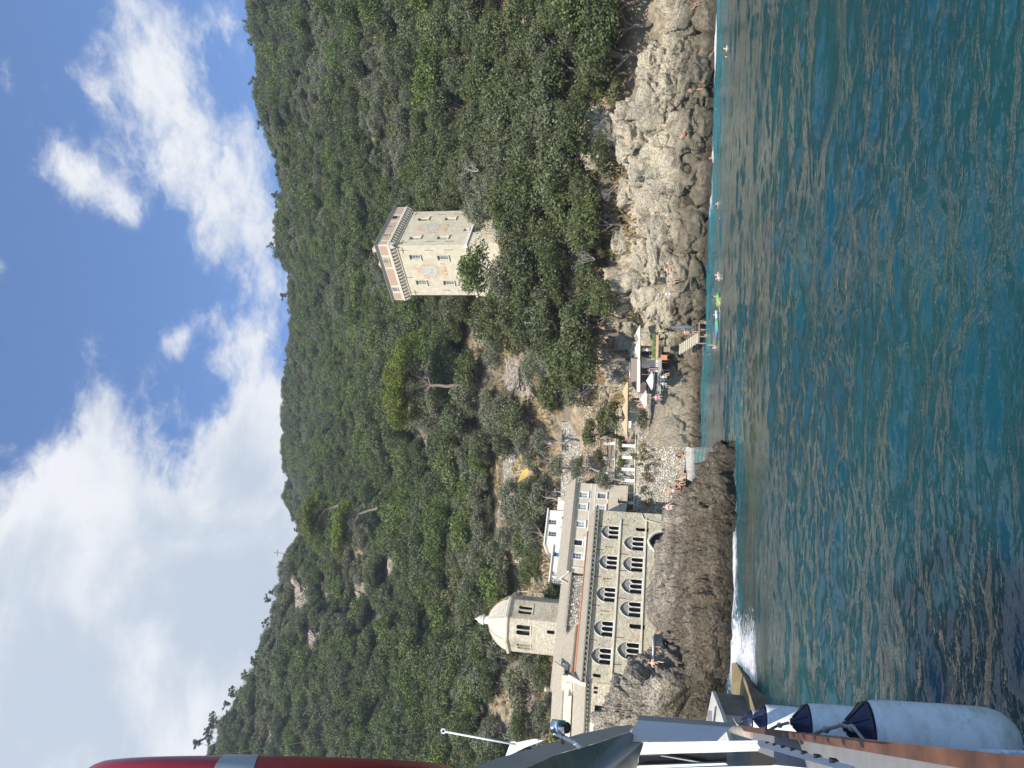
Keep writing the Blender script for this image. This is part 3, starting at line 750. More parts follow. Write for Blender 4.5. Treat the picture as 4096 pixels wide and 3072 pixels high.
# the dark promontory below the monastery
PR = {
 -.075: [(42,-1.2),(43.5,0.0),(45,.25),(47,.2),(50,-1),(52,-2)],
 -.11: [(41,-1.2),(42.4,.5),(46,.95),(52,.95),(56,0),(60,-2)],
 -.16: [(40,-1.2),(41.7,.9),(47,1.8),(58,2.5),(68,2.9),(74,-1)],
 -.22: [(40,-1.2),(41.5,1.0),(47,1.8),(60,2.8),(84,3.7),(92,2.5)],
 -.29: [(39.6,-1.2),(41.3,1.1),(48,2.1),(62,3.2),(84,4.7),(95,5.2)],
 -.355: [(40,-1.2),(42.5,1.2),(49,2.3),(62,3.1),(80,3.7),(95,4.0)],
 -.41: [(42,-1.2),(44.5,1.2),(48.5,4.2),(58,6.3),(72,7.2),(88,7.0)],
 -.46: [(43,-1.2),(45.5,1.6),(49.5,5.2),(60,7.9),(75,8.6),(90,8.4)],
 -.56: [(43,-1.2),(45.5,2),(50,5.5),(60,8.3),(75,9),(90,9)],
}
ks = sorted(PR); Gd = np.array([[(t_ * y_, y_, z_) for y_, z_ in PR[t_]] for t_ in ks])
S = interp_grid(Gd, 520, 430)
N_ = grid_normals(S); N_ *= np.where(N_[..., 2:3] < 0, -1, 1)
front = np.clip((2.4 - S[..., 2]) / 2.5, 0, 1)
leftm = np.clip((-.33 - S[..., 0] / S[..., 1]) / .06, 0, 1)
d1 = fbm(S, .22, 5, .55, 5) * .9 + fbm(S, 1.6, 4, .6, 9) * .22
wv = np.stack([fbm(S, .4, 3, .5, 70 + k) for k in range(3)], -1)
f1, f2 = worley((S + wv * 1.2) * np.array([.55, 1, 1.1]), .30, 3)
cr = np.clip((f2 - f1) / .13, 0, 1)
hb_, cb_ = facets((S + wv * .9) * np.array([.7, 1, 1.2]), .42, 33, .5); hs_, cs_ = facets(S + wv * .5, 1.3, 35, .55)
d1 += (cr - 1) * (.55 + .9 * leftm + .4 * front) + (1 - f1) * .3 * (.4 + leftm) + hb_ * (.45 + .5 * leftm) + (cb_ - 1) * .28 + hs_ * .24 + (cs_ - 1) * .2 + facets(S, 3.4, 37, .6)[0] * .09
ridg = 1 - np.abs(fbm(S * np.array([.35, 1, 1.8]), .7, 4, .55, 15)) * 2
d1 += ridg * .42
g1, g2 = worley(S, 2.6, 8); d1 -= g1 * .13
d1 -= carve(S, [([(2814,2290),(2841,2381),(2825,2436),(2803,2517),(2787,2604)],8,.9),([(2732,2631),(2803,2712),(2885,2766)],13,1.8),([(2510,2701),(2559,2788),(2553,2860)],8,1.2),([(2694,2745),(2651,2832)],8,1.0),([(2672,2674),(2690,2660)],14,1.3),
 ([(2760,2100),(2790,2180),(2800,2260)],6,.6),([(2740,1990),(2760,2080)],6,.6),([(2640,2620),(2600,2690),(2500,2720)],9,1.1),([(2890,2420),(2880,2560),(2900,2640)],9,.9),([(2850,2050),(2870,2200),(2880,2330)],7,.7),([(2620,2880),(2720,2800),(2745,2760)],8,1.0)])
S2 = S + N_ * d1[..., None]
o = mesh_obj('rocky_promontory', S2.reshape(-1, 3), grid_faces(520, 430), ROCKD, smooth=True)
tag(o, kind='structure')
def blob(name, c, r, seed, mat, label, cat, group=None, rot=(0, 0, 0), n=92, amp=.22, sq=.55, crack=.12):
    u = np.linspace(0, 2 * math.pi, n); v_ = np.linspace(.02, math.pi - .02, n * 2 // 3)
    U, Vv = np.meshgrid(u, v_, indexing='ij'); D = np.stack([np.sin(Vv) * np.cos(U), np.sin(Vv) * np.sin(U), np.cos(Vv)], -1)
    Dq = np.sign(D) * np.abs(D) ** (1 - .45 * sq) ; Dq /= np.max(np.abs(Dq) ** 2.6, -1, keepdims=True) ** .12 * np.linalg.norm(Dq, axis=-1, keepdims=True) ** .6
    k = 1 + amp * fbm(D * 1.1, 1.0, 3, .5, seed) * 1.6 + amp * .45 * fbm(D * 3.2, 1.0, 4, .6, seed + 3)
    wq = np.stack([fbm(D * 1.5 + j, 1.0, 2, .5, seed + j) for j in (1, 2, 3)], -1) * .5
    hf, cf = facets(D + wq, 1.25, seed, .5); hf2, cf2 = facets(D + wq * .5, 3.2, seed + 2, .5); hf3, cf3 = facets(D + wq * .3, 7.5, seed + 3, .5); k += hf3 * .014; k += hf * .27 + hf2 * .04 + (cf - 1) * crack * 1.3 + (cf2 - 1) * crack * .22
    P = Dq * k[..., None] * np.asarray(r, float)
    R_ = np.array(Matrix.Rotation(rot[2], 3, 'Z') @ Matrix.Rotation(rot[1], 3, 'Y') @ Matrix.Rotation(rot[0], 3, 'X'))
    P = P @ R_.T
    P[-1] = P[0]
    o = mesh_obj(name, P.reshape(-1, 3), grid_faces(n, n * 2 // 3)[:, ::-1], mat, smooth=True)
    o.location = tuple(map(float, c)); tag(o, label, cat, group); return o
BOUL = [ # xd, yd, wx(vertical), wy(horizontal), tilt, label
 (1414,142,62,62,.2,'big pale round-topped boulder below the dark trees at the far right of the shore'),
 (1481,38,62,80,.7,'long pale slanting slab at the extreme right end of the shore'),
 (1478,118,50,60,.5,'brown-grey boulder just left of the slanting end slab'),
 (1366,253,66,60,-.3,'pale broken slab above the lounging sunbather'),
 (1372,312,60,80,-.2,'grey weathered slab wedged under the shrubs'),
 (1305,305,80,105,-.1,'tall shaded grey cliff block among the shrubs'),
 (1427,238,86,80,.5,'cream overhanging boulder with deep cracks'),
 (1450,190,55,60,.4,'tan boulder above the two standing bathers at the right'),
 (1505,180,56,85,.3,'dark wet boulder with a hollow at the right waterline'),
 (1436,357,90,100,.6,'broad pale slab sloping down behind the white surf'),
 (1476,378,75,66,.9,'dark folded slab just above the white surf'),
 (1394,451,24,46,-.8,'small cream boulder topmost in the middle rock pile'),
 (1421,441,38,56,-.7,'rounded cream boulder in the upper middle rock pile'),
 (1458,452,54,56,-.5,'grey domed boulder in the middle of the rock pile'),
 (1398,490,24,40,-.9,'small speckled boulder left in the upper rock pile'),
 (1410,512,22,44,-.9,'narrow leaning cream boulder in the rock pile'),
 (1440,498,50,54,-.4,'dark blotched boulder in the centre of the rock pile'),
 (1390,556,40,68,-.7,'smooth cream slab above the pair of standing bathers'),
 (1421,562,42,86,-.3,'long pale ledge behind the pair of standing bathers'),
 (1490,500,70,90,-.2,'broad brown slab rising from the water below the rock pile'),
 (1490,590,72,110,-.1,'broad dark slab the sitting man rests on'),
 (1505,655,54,60,.2,'dark rounded boulder at the waterline left of the dark slab'),
 (1392,640,48,60,-.4,'knobbly tan boulder under the dry grass patch'),
 (1425,668,44,52,.1,'tan knobbly boulder in the middle left of the rocks'),
 (1462,672,54,60,.1,'grey brown boulder right of the closed umbrella'),
 (1428,706,44,44,-.3,'light grey boulder above the closed umbrella'),
 (1464,741,48,38,.0,'dark boulder overhanging the bathing steps'),
 (1345,680,62,70,.2,'shaded grey cliff face right of the cream sun shade'),
 (1360,420,40,50,.1,'dull tan boulder half covered by scrub'),
 (1345,520,40,46,.1,'shadowed grey boulder under the oak trees'),
 (1500,285,62,80,.2,'brown wet slab below the lounging sunbather'),
]
for i, (a, b_, wx, wy, tl, lab) in enumerate(BOUL):
    p = hit(a, b_); D_ = p[1]; k = .000652 * D_
    p = p + np.array([0, -.2, 0])
    blob('boulder', p, (wy * k * .60, .5 * (wx + wy) * k * .48, wx * k * .58), 40 + i * 3, ROCK, lab, 'boulder', 'boulders along the bathing shore', rot=(.25, tl * .6, random.uniform(-.3, .3)))
# big smooth conglomerate hump that carries the bathing steps and the restaurant
Gd = []
for yd_ in (735, 770, 810, 850, 890, 930, 965):
    row = []
    for xd_, fr in ((1530, 0), (1512, .1), (1480, 1), (1450, 2), (1428, 4), (1410, 7), (1400, 10)):
        t0 = onz(1512 * 1.8517, yd_ * 1.8517, .1); y_ = t0[1] + fr * (1.0 if yd_ < 900 else .8) + 0.0
        row.append(at((xd_ - (6 if yd_ in (810, 850) else 0)) * 1.8517, yd_ * 1.8517, y_ - .5 - (1.5 if xd_ >= 1530 else 0) * 0))
    Gd.append(row)
S = interp_grid(np.array(Gd), 260, 150); N_ = grid_normals(S); N_ *= np.where((N_ @ np.array([0, -1, .6]))[..., None] < 0, -1, 1)
wv = np.stack([fbm(S, .4, 3, .5, 170 + k) for k in range(3)], -1); f1, f2 = worley(S + wv * 1.6, .22, 13)
S2 = S + N_ * (fbm(S, .35, 5, .5, 75) * .55 + (np.clip((f2 - f1) / .1, 0, 1) - 1) * .35 + fbm(S, 3, 3, .5, 76) * .06)[..., None]
tag(mesh_obj('rock_hump', S2.reshape(-1, 3), grid_faces(260, 150), m_rock('hump_conglomerate', tan=(.42, .35, .24), grey=(.27, .23, .17), wet=(.12, .095, .062), wet_z=(.4, 2.6), peb=7.5), smooth=True), kind='structure')
# outcrops in the woods
OUT = [
 (1066,700,48,66,'large pale rock face below the umbrella pine'),(1090,655,30,40,'pale cliff left of the square tower foot'),(1180,655,30,36,'pale rounded rock between the tower trees'),
 (1128,800,30,60,'grey shaded rock wall under the umbrella pine'),(1150,840,22,34,'upright pale rock with a leaning top'),(1065,945,34,26,'smooth pale rock beside the cave mouth'),
 (1095,965,26,30,'rounded pale rock right of the yellow tarpaulin'),(940,960,26,22,'sandy outcrop left of the umbrella pine'),(800,1262,30,30,'smooth grey rock bulge high above the dome'),
 (795,1300,30,26,'pale ledge beside the smooth rock bulge'),(860,1222,30,26,'tan broken rock right of the rock bulge'),(655,1270,32,40,'long grey cliff under the left ridge'),
 (665,1310,28,30,'pink-grey crag under the left ridge'),(690,1390,30,40,'tan crag below the left ridge'),(672,1430,26,30,'grey crag at the left of the ridge cliffs'),(600,1610,24,50,'grey cliff at the extreme left of the ridge'),
 (622,1585,20,26,'small grey cliff step at the far left'),(735,410,10,40,'thin tan ledge high above the tower'),(930,225,12,26,'tan ledge on the far right slope'),
 (770,262,6,14,'tiny tan outcrop high on the right slope'),(798,104,8,14,'tiny tan outcrop upper right'),(850,1060,16,20,'tan outcrop above the twin pines'),(975,1010,16,26,'tan broken ledge in the middle of the valley'),
 (785,650,8,30,'pale ledge above and left of the tower'),(1105,1110,20,26,'brown rock bank above the white house'),(1160,1575,26,34,'reddish earth bank behind the left roofs'),
 (1085,730,26,30,'pale rock shoulder under the dry grass'),(890,1470,10,14,'small pale rock left in the wood'),(1036,1612,14,14,'small pale rock at the far left wood')]
for i, (a, b_, wx, wy, lab) in enumerate(OUT):
    p = hit(a, b_, 95); k = .000652 * p[1]
    blob('rock_outcrop', p + np.array([0, .3, 0]), (wy * k * .80, max(2.0, .55 * wx * k), wx * k * .95), 300 + i * 5, ROCKL, lab, 'rock outcrop', 'rock outcrops in the woods', rot=(-.5, random.uniform(-.3, .3), random.uniform(-.3, .3)), amp=.34, crack=.22)
# ------------------------------------------------------------------ building kit
FA = np.array([-17.01, 98.0]); FD = np.array([.8389, .5443]); FN = np.array([.5443, -.8389])
class Frame:
    """wall frame: s along the wall, o outward, z up"""
    def __init__(s, P, sdir, n): s.P = np.asarray(P, float)[:2]; s.d = np.asarray(sdir, float); s.n = np.asarray(n, float)
    def p(s, a, o, z): q = s.P + s.d * a + s.n * o; return np.array([q[0], q[1], z])
    @property
    def ax(s): return np.array([[s.d[0], s.d[1], 0], [s.n[0], s.n[1], 0], [0, 0, 1.0]])
    def off(s, a, o): q = s.P + s.d * a + s.n * o; return Frame(q, s.d, s.n)
    def side(s, a, o, left=True):
        q = s.P + s.d * a + s.n * o
        return Frame(q, -s.n if left else -s.n, s.d if left else -s.d)
FAC = Frame(FA, -FD, FN)
def rect(s0, s1, z0, z1): return [(s0, z0), (s1, z0), (s1, z1), (s0, z1)]
def arch(sc, w, z0, zs, kind='round', rise=None, n=8):
    h = w / 2; pts = [(sc - h, z0), (sc + h, z0), (sc + h, zs)]
    if kind == 'round':
        pts += [(sc + h * math.cos(math.pi * k / n), zs + h * math.sin(math.pi * k / n)) for k in range(1, n)]
    else:
        rise = rise or w * .8
        # two arcs meeting at a point
        R = (rise ** 2 + h ** 2) / (2 * h); 
        a1 = math.asin(min(1, rise / R))
        pts += [(sc + h - R + R * math.cos(a1 * k / n), zs + R * math.sin(a1 * k / n)) for k in range(1, n + 1)]
        pts += [(sc - h + R - R * math.cos(a1 * k / n), zs + R * math.sin(a1 * k / n)) for k in range(n - 1, 0, -1)]
    pts.append((sc - h, zs)); return pts
def wall_holes(mb, fr, outline, holes, o=0.0, depth=.35, back=True):
    """sheet with openings; each opening gets its reveal"""
    loops = [[Vector((a, z, 0)) for a, z in outline]] + [[Vector((a, z, 0)) for a, z in h] for h in holes]
    tri = tessellate_polygon(loops); flat = [v for l in loops for v in l]
    V = [fr.p(v.x, o, v.y) for v in flat]; mb.add(V, [tuple(t_) for t_ in tri])
    for h in holes:
        n = len(h); V = [fr.p(a, o, z) for a, z in h] + [fr.p(a, o - depth, z) for a, z in h]
        mb.add(V, [(i, (i + 1) % n, n + (i + 1) % n, n + i) for i in range(n)])
def sheet(mb, fr, outline, o=0.0, th=0.0):
    mb.prism([fr.p(a, o, z) for a, z in outline], np.array([*(fr.n * -max(th, .02)), 0]))
def fbox(mb, fr, s0, s1, o0, o1, z0, z1):
    c = fr.p((s0 + s1) / 2, (o0 + o1) / 2, (z0 + z1) / 2); mb.box(c, (abs(s1 - s0), abs(o1 - o0), abs(z1 - z0)), ax=fr.ax)
def solid(mb, fr, s0, s1, D, z0, z1, front=None):
    """back, sides and top of a block whose front is a holed sheet"""
    p = fr.p; a = [p(s0, 0, z0), p(s1, 0, z0), p(s1, -D, z0), p(s0, -D, z0), p(s0, 0, z1), p(s1, 0, z1), p(s1, -D, z1), p(s0, -D, z1)]
    mb.add(a, [(1, 2, 6, 5), (2, 3, 7, 6), (3, 0, 4, 7), (4, 5, 6, 7)])
def slab(mb, pts, th=.16):
    """roof plane as a thin solid"""
    P = [np.asarray(q, float) for q in pts]; n = np.cross(P[1] - P[0], P[2] - P[0]); n /= np.linalg.norm(n)
    if n[2] < 0: n = -n
    mb.prism(P, -n * th)

M_CREAM = m_plaster('cream_plaster', (.60, .53, .40), (.70, .64, .52), st=.25)
M_BEIGE = m_plaster('beige_plaster', (.50, .44, .34), (.58, .51, .41), st=.18)
M_WHITE = m_plaster('white_plaster', (.76, .72, .62), (.82, .79, .71), st=.10)
M_TRIM = m_plain('white_trim', (.74, .71, .64), .8)
M_TOWER = m_plaster('weathered_plaster', (.53, .46, .325), (.68, .61, .45), st=.32)
M_STONE = m_masonry('grey_cream_masonry', (.42, .36, .26), (.76, .67, .49), (.25, .21, .16), sc=2.1, frame=tuple(-FD), dark=(.30, .29, .26))
M_DRUM = m_masonry('pale_masonry', (.40, .34, .25), (.78, .70, .54), (.30, .26, .19), sc=2.8, frame=tuple(-FD))
M_RUBBLE = m_rubble('rubble_wall', (.40, .35, .27), (.68, .64, .56), (.13, .11, .08), 2.7)
M_DARK = m_plain('dark_interior', (.012, .012, .012), .6)
M_GLASS = m_plain('window_glass', (.05, .07, .09), .08, spec=1.0)
M_GPLAS = m_plain('grey_plaster', (.22, .21, .195), .9)
M_MARB = m_plain('white_marble', (.66, .62, .54), .5)
M_BLUE = m_plain('blue_cloth', (.03, .16, .42), .8)
M_RUST = m_plain('rusty_iron', (.14, .07, .05), .8)
M_PEACH = m_plain('peach_fresco', (.60, .43, .26), .95, var=.28, sc=2.2)
M_SALMON = m_plain('salmon_fresco', (.50, .33, .225), .95, var=.15)
M_FADED = m_plain('faded_fresco', (.50, .47, .41), .95, var=.22, sc=2.0)
def m_tiles(name, c1, c2, fr, sc=3.6):
    mt, t, b = new_mat(name); p = gpos(t)
    s_ = t.node('ShaderNodeVectorMath', {0: p, 1: (float(fr[0]), float(fr[1]), 0)}, operation='DOT_PRODUCT').outputs['Value']
    o_ = t.node('ShaderNodeVectorMath', {0: p, 1: (float(-fr[1]), float(fr[0]), 0.6)}, operation='DOT_PRODUCT').outputs['Value']
    v = t.node('ShaderNodeCombineXYZ', {0: s_, 1: o_, 2: 0.0}).outputs[0]
    br = t.node('ShaderNodeTexBrick', {'Vector': v, 'Color1': (0, 0, 0, 1), 'Color2': (1, 1, 1, 1), 'Mortar': (0, 0, 0, 1), 'Scale': sc, 'Mortar Size': .05, 'Mortar Smooth': .6, 'Brick Width': .7, 'Row Height': .42})
    n = t.noise(p, 1.5, 6, .65)
    c = t.mix(t.rng(t.math('ADD', t.math('MULTIPLY', br.outputs[0], .5), t.math('MULTIPLY', n, .8)), .25, .95), c1, c2)
    c = t.mix(t.math('MULTIPLY', br.outputs['Fac'], .6), c, tuple(x * .4 for x in c1))
    t.l.new(c, b.inputs['Base Color']); b.inputs['Roughness'].default_value = .9
    bump(t, b, t.math('MULTIPLY', br.outputs['Fac'], -1.0), .8, .06)
    return mt
M_TILE = m_tiles('stone_tiles', (.40, .34, .25), (.56, .49, .38), -FD)
M_RIB = m_plain('rib_tiles', (.42, .25, .17), .85, var=.2)
M_ORANGE = m_plain('terracotta', (.46, .17, .08), .85, var=.2)

def window(parent, fr, sc, zc, w, h, o=0.0, deep=.16, surround=.1, nx=2, nz=3, glass=None, frame=None, name='window', sill=True, lab=None):
    """surround + glass + glazing bars, seated in an opening of the wall"""
    mb = MB()
    if surround:
        t_ = surround
        for a0, a1, z0, z1 in ((sc - w / 2 - t_, sc - w / 2, zc - h / 2, zc + h / 2), (sc + w / 2, sc + w / 2 + t_, zc - h / 2, zc + h / 2), (sc - w / 2 - t_, sc + w / 2 + t_, zc + h / 2, zc + h / 2 + t_), (sc - w / 2 - t_, sc + w / 2 + t_, zc - h / 2 - t_, zc - h / 2)):
            fbox(mb, fr, a0, a1, o - .05, o + .035, z0, z1)
    e = .05
    for a0, a1, z0, z1 in ((sc - w / 2, sc - w / 2 + e, zc - h / 2, zc + h / 2), (sc + w / 2 - e, sc + w / 2, zc - h / 2, zc + h / 2), (sc - w / 2 + e, sc + w / 2 - e, zc + h / 2 - e, zc + h / 2), (sc - w / 2 + e, sc + w / 2 - e, zc - h / 2, zc - h / 2 + e)):
        fbox(mb, fr, a0, a1, o - deep - .04, o - deep + .03, z0, z1)
    for k in range(1, nx): a = sc - w / 2 + w * k / nx; fbox(mb, fr, a - .022, a + .022, o - deep - .03, o - deep + .02, zc - h / 2 + e, zc + h / 2 - e)
    for k in range(1, nz): z = zc - h / 2 + h * k / nz; fbox(mb, fr, sc - w / 2 + e, sc + w / 2 - e, o - deep - .028, o - deep + .015, z - .018, z + .018)
    f_ = mb.build(name, frame or M_TRIM, parent)
    if lab: f_['label'] = lab
    g_ = MB(); fbox(g_, fr, sc - w / 2 + .01, sc + w / 2 - .01, o - deep - .06, o - deep - .035, zc - h / 2 + .01, zc + h / 2 - .01); g_.build('pane', glass or M_GLASS, f_)
    if sill:
        s_ = MB(); fbox(s_, fr, sc - w / 2 - .14, sc + w / 2 + .14, o + .002, o + .2, zc - h / 2 - .2, zc - h / 2 - .1); s_.build('sill', frame or M_TRIM, f_)
    return f_
def lancet(parent, fr, sc, z0, ztop, w, o, lab=None):
    """pointed recess with three round-headed lights on thin white columns"""
    rise = w * .66; zs = ztop - rise
    tr = MB()
    out = arch(sc, w + .16, z0, zs + .02, 'point', rise + .12, 9)[2:]
    tr.tube([fr.p(a, o + .02, z) for a, z in out], .05, 6)
    ts = MB(); fbox(ts, fr, sc - w / 2 - .04, sc + w / 2 + .04, o - .2, o + .10, z0 - .12, z0); ts.build('sill', M_MARB, parent)
    top = tr.build('arch_trim', M_MARB, parent)
    zl = z0 + (ztop - z0) * .50; lw = w / 3.0
    ty = MB(); holes = [arch(sc + (k - 1) * lw, lw * .8, z0 + .02, zl, 'round', n=8) for k in range(3)]
    inner = arch(sc, w - .01, z0 + .01, zs, 'point', rise, 9)
    wall_holes(ty, fr, inner, holes, o - .28, .2)
    ty.build('tympanum', M_GPLAS, parent)
    for k in range(3):
        c_ = MB(); c_.tube([fr.p(sc + (k - 1) * lw + lw * .42 * math.cos(t_), o - .24, zl + lw * .42 * math.sin(t_)) for t_ in np.linspace(0, math.pi, 9)], .055, 6)
        c_.build('arch_ring', M_MARB, parent)
    for k in (-1.5, -.5, .5, 1.5):
        c_ = MB(); a = sc + k * lw * (.96 if abs(k) > 1 else 1)
        q = fr.p(a, o - .2, 0); c_.lathe((q[0], q[1], z0), [(.085, 0), (.085, .08), (.06, .12), (.055, zl - z0 - .22), (.09, zl - z0 - .1), (.10, zl - z0)], 8)
        c_.build('column', M_MARB, parent)

# ------------------------------------------------------------------ monastery wing with two rows of triple windows
UP = [(2.98, 9.70, 11.95, 1.95), (7.17, 9.66, 11.95, 1.95), (11.43, 9.64, 11.98, 1.98), (15.74, 9.66, 12.0, 1.98), (19.06, 9.7, 12.05, 2.0)]
LO = [(4.33, 6.33, 8.85, 2.02), (7.2, 6.33, 8.85, 2.02), (10.06, 6.33, 8.87, 2.02), (13.03, 6.35, 8.88, 2.02), (18.08, 6.36, 8.9, 2.05)]
ab = thing('monastery', 'long stone monastery front with two rows of triple arched windows above the dark rocks', 'monastery', tuple(FAC.p(11, 0, 5.5)))
ab_p = ab
def child_fix(root):
    """parts were modelled in world coordinates: keep them there under an Empty that is not at the origin"""
    inv = Matrix.Translation(-Vector(root.location))
    for o_ in bpy.data.objects:
        if o_.parent == root: o_.matrix_parent_inverse = inv
mb = MB(); holes = []
for sc, z0, zt, w_ in UP + LO: holes.append(arch(sc, w_, z0, zt - w_ * .66, 'point', w_ * .66, 9))
holes += [arch(2.35, .55, 5.75, 7.2, 'round'), arch(15.14, .6, 5.75, 7.35, 'round'), arch(21.4, .42, 10.75, 11.5, 'round')]
holes += [arch(3.9, 2.9, 2.6, 3.6, 'point', 1.9, 9)]
slits = [(5.1, 10.2), (9.4, 10.2), (13.6, 10.2)]
for a, z in slits: holes.append(rect(a - .06, a + .06, z, z + 1.1))
for a in (.9, 4.9, 9.2, 13.7, 17.4, 20.4):
    for z in (11.1, 7.6): holes.append(rect(a - .07 + .35, a + .07 + .35, z, z + .15))
wall_holes(mb, FAC, rect(0, 22.2, 1.5, 12.45), holes, 0, .32)
solid(mb, FAC, 0, 22.2, 8, 1.5, 12.45); mb.build('wall', M_STONE, ab)
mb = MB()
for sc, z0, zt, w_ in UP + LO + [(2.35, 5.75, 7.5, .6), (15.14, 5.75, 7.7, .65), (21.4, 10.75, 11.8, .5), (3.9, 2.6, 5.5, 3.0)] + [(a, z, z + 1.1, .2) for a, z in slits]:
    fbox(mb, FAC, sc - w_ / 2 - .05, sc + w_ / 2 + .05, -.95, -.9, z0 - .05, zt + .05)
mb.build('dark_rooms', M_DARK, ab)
for sc, z0, zt, w_ in UP + LO: lancet(ab, FAC, sc, z0, zt, w_, 0)
for z0, a0 in ((9.38, 1.2), (6.02, .8)):
    mb = MB(); fbox(mb, FAC, a0, 22.3, 0.003, .2, z0, z0 + .2); mb.build('string_course', M_CREAM, ab)
mb = MB(); fbox(mb, FAC, -.12, 22.3, -.3, .45, 12.45, 12.62); fbox(mb, FAC, -.12, 22.3, -.3, .62, 12.83, 12.98)
mb.build('eaves', M_STONE, ab)
for k in range(36):
    mb = MB(); a = .2 + k * .62; fbox(mb, FAC, a - .16, a + .16, 0.0, .55, 12.62, 12.83); mb.build('corbel', M_CREAM, ab)
mb = MB(); slab(mb, [FAC.p(-.2, .75, 12.98), FAC.p(22.3, .75, 12.98), FAC.p(22.3, -3, 14.15), FAC.p(-.2, -3, 14.05)]); slab(mb, [FAC.p(-.2, -3, 14.05), FAC.p(22.3, -3, 14.15), FAC.p(22.3, -8, 13.2), FAC.p(-.2, -8, 13.2)])
mb.build('roof', M_TILE, ab)
mb = MB(); mb.tube([FAC.p(2, -2.95, 14.12), FAC.p(22.2, -2.95, 14.22)], .13, 6); mb.build('ridge_tiles', M_ORANGE, ab)
mb = MB(); out = arch(3.9, 3.3, 2.6, 3.6, 'point', 2.15, 10)[2:-1]; mb.tube([FAC.p(a, .02, z) for a, z in out], .2, 6); mb.build('gate_arch', M_CREAM, ab)
for a, z in ((1.9, 9.0), (6.0, 8.85), (8.2, 8.8), (11.8, 8.85), (16.7, 8.9), (19.9, 8.95), (5.6, 12.1), (9.3, 12.15), (13.0, 12.1), (17.3, 12.15), (2.3, 11.9)):
    mb = MB(); fbox(mb, FAC, a - .03, a + .03, .003, .06, z - .6, z + .6); mb.build('iron_tie', M_RUST, ab)
mb = MB(); q = [FAC.p(1.0, .12, 6.4), FAC.p(1.2, .12, 5.3), FAC.p(1.6, .14, 3.2)]; mb.tube(q, .07, 6); mb.tube([FAC.p(.1, .12, 6.75), FAC.p(1.05, .12, 6.4)], .07, 6); mb.build('drain_pipe', M_CREAM, ab)
child_fix(ab)

# left wing turning a little
LWF = Frame(FAC.p(22.2, 0, 0)[:2], (-.985, -.17), (.17, -.985))
lw = thing('stone_wing', 'ivy-covered stone wing with a corbelled eave at the left end of the monastery', 'building', tuple(LWF.p(6, 0, 8)))
mb = MB(); wall_holes(mb, LWF, rect(.05, 14, 4, 12.1), [rect(2.6, 4.0, 9.3, 11.3), rect(.5, .8, 11.0, 11.5), rect(1.0, 1.3, 11.0, 11.5)], 0, .5); solid(mb, LWF, .05, 14, 7, 4, 12.1); mb.build('wall', M_STONE, lw)
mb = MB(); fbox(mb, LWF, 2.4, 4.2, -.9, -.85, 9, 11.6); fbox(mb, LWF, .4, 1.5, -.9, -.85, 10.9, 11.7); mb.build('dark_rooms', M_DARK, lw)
mb = MB(); fbox(mb, LWF, 4.6, 13.9, -.1, .03, 7, 12.0); mb.build('plaster_patch', M_CREAM, lw)
mb = MB(); fbox(mb, LWF, -.1, 14.2, -.2, .5, 12.25, 12.45); mb.build('eaves', M_STONE, lw)
for k in range(28):
    mb = MB(); a = .3 + k * .48; fbox(mb, LWF, a - .1, a + .1, 0, .4, 12.1, 12.25); mb.build('corbel', M_CREAM, lw)
mb = MB(); slab(mb, [LWF.p(-.1, .65, 12.45), LWF.p(14.2, .65, 12.45), LWF.p(14.2, -3.2, 14.5), LWF.p(-.1, -3.2, 14.5)]); mb.build('roof', M_TILE, lw)
mb = MB(); q = [LWF.p(.0, .3, 12.9), LWF.p(.0, -2.2, 14.5)]; mb.prism([LWF.p(0, .7, 12.4), LWF.p(0, .7, 12.95), LWF.p(0, -2.4, 14.9), LWF.p(0, -2.4, 14.3)], np.array([*(LWF.d * .45), 0])); mb.build('gable_coping', M_CREAM, lw)
mb = MB(); fbox(mb, LWF, .2, 2.0, -3.4, -2.6, 14.2, 15.7); mb.build('chimney', M_CREAM, lw)
mb = MB(); slab(mb, [LWF.p(1.0, -2.8, 14.4), LWF.p(14, -2.8, 14.4), LWF.p(14, -2.8, 15.2), LWF.p(1.0, -2.8, 15.2)], .3); fbox(mb, LWF, 1.0, 7.6, -6.0, -3.1, 13, 15.5); mb.build('upper_wall', M_CREAM, lw)
mb = MB(); slab(mb, [LWF.p(-.6, -3.0, 15.6), LWF.p(7.4, -3.0, 15.6), LWF.p(7.4, -6.4, 17.4), LWF.p(-.6, -6.4, 17.4)]); mb.build('upper_roof', M_TILE, lw)
child_fix(lw)

# nave and aisle roofs behind
nv = thing('church_nave', 'long church nave under pale stone roof tiles with a grey end gable', 'church', tuple(FAC.p(15, -9, 13)))
mb = MB(); fr = FAC.off(0, -7); solid(mb, fr, 7.8, 21.6, 8, 11, 16.2); fbox(mb, fr, 7.8, 21.6, -.2, 0, 11, 16.2)
mb.prism([fr.p(21.4, 0, 16.2), fr.p(21.4, -4, 18.1), fr.p(21.4, -8, 16.2)], np.array([*(fr.d * .2), 0])); mb.build('wall', M_BEIGE, nv)
mb = MB(); slab(mb, [fr.p(7.4, .3, 16.15), fr.p(22, .3, 16.15), fr.p(22, -4, 18.25), fr.p(7.4, -4, 18.25)], .2); slab(mb, [fr.p(7.4, -8.3, 16.15), fr.p(22, -8.3, 16.15), fr.p(22, -4, 18.25), fr.p(7.4, -4, 18.25)], .2); mb.build('roof', M_TILE, nv)
mb = MB(); mb.lathe(fr.p(21.8, -4, 18.2), [(.25, 0), (.25, .5), (.32, .55), (.3, .75)], 8); mb.build('finial', M_CREAM, nv)
child_fix(nv)
ai = thing('church_aisle', 'low church aisle under a steep pale tiled roof with a small dormer', 'church', tuple(FAC.p(17, -5, 13)))
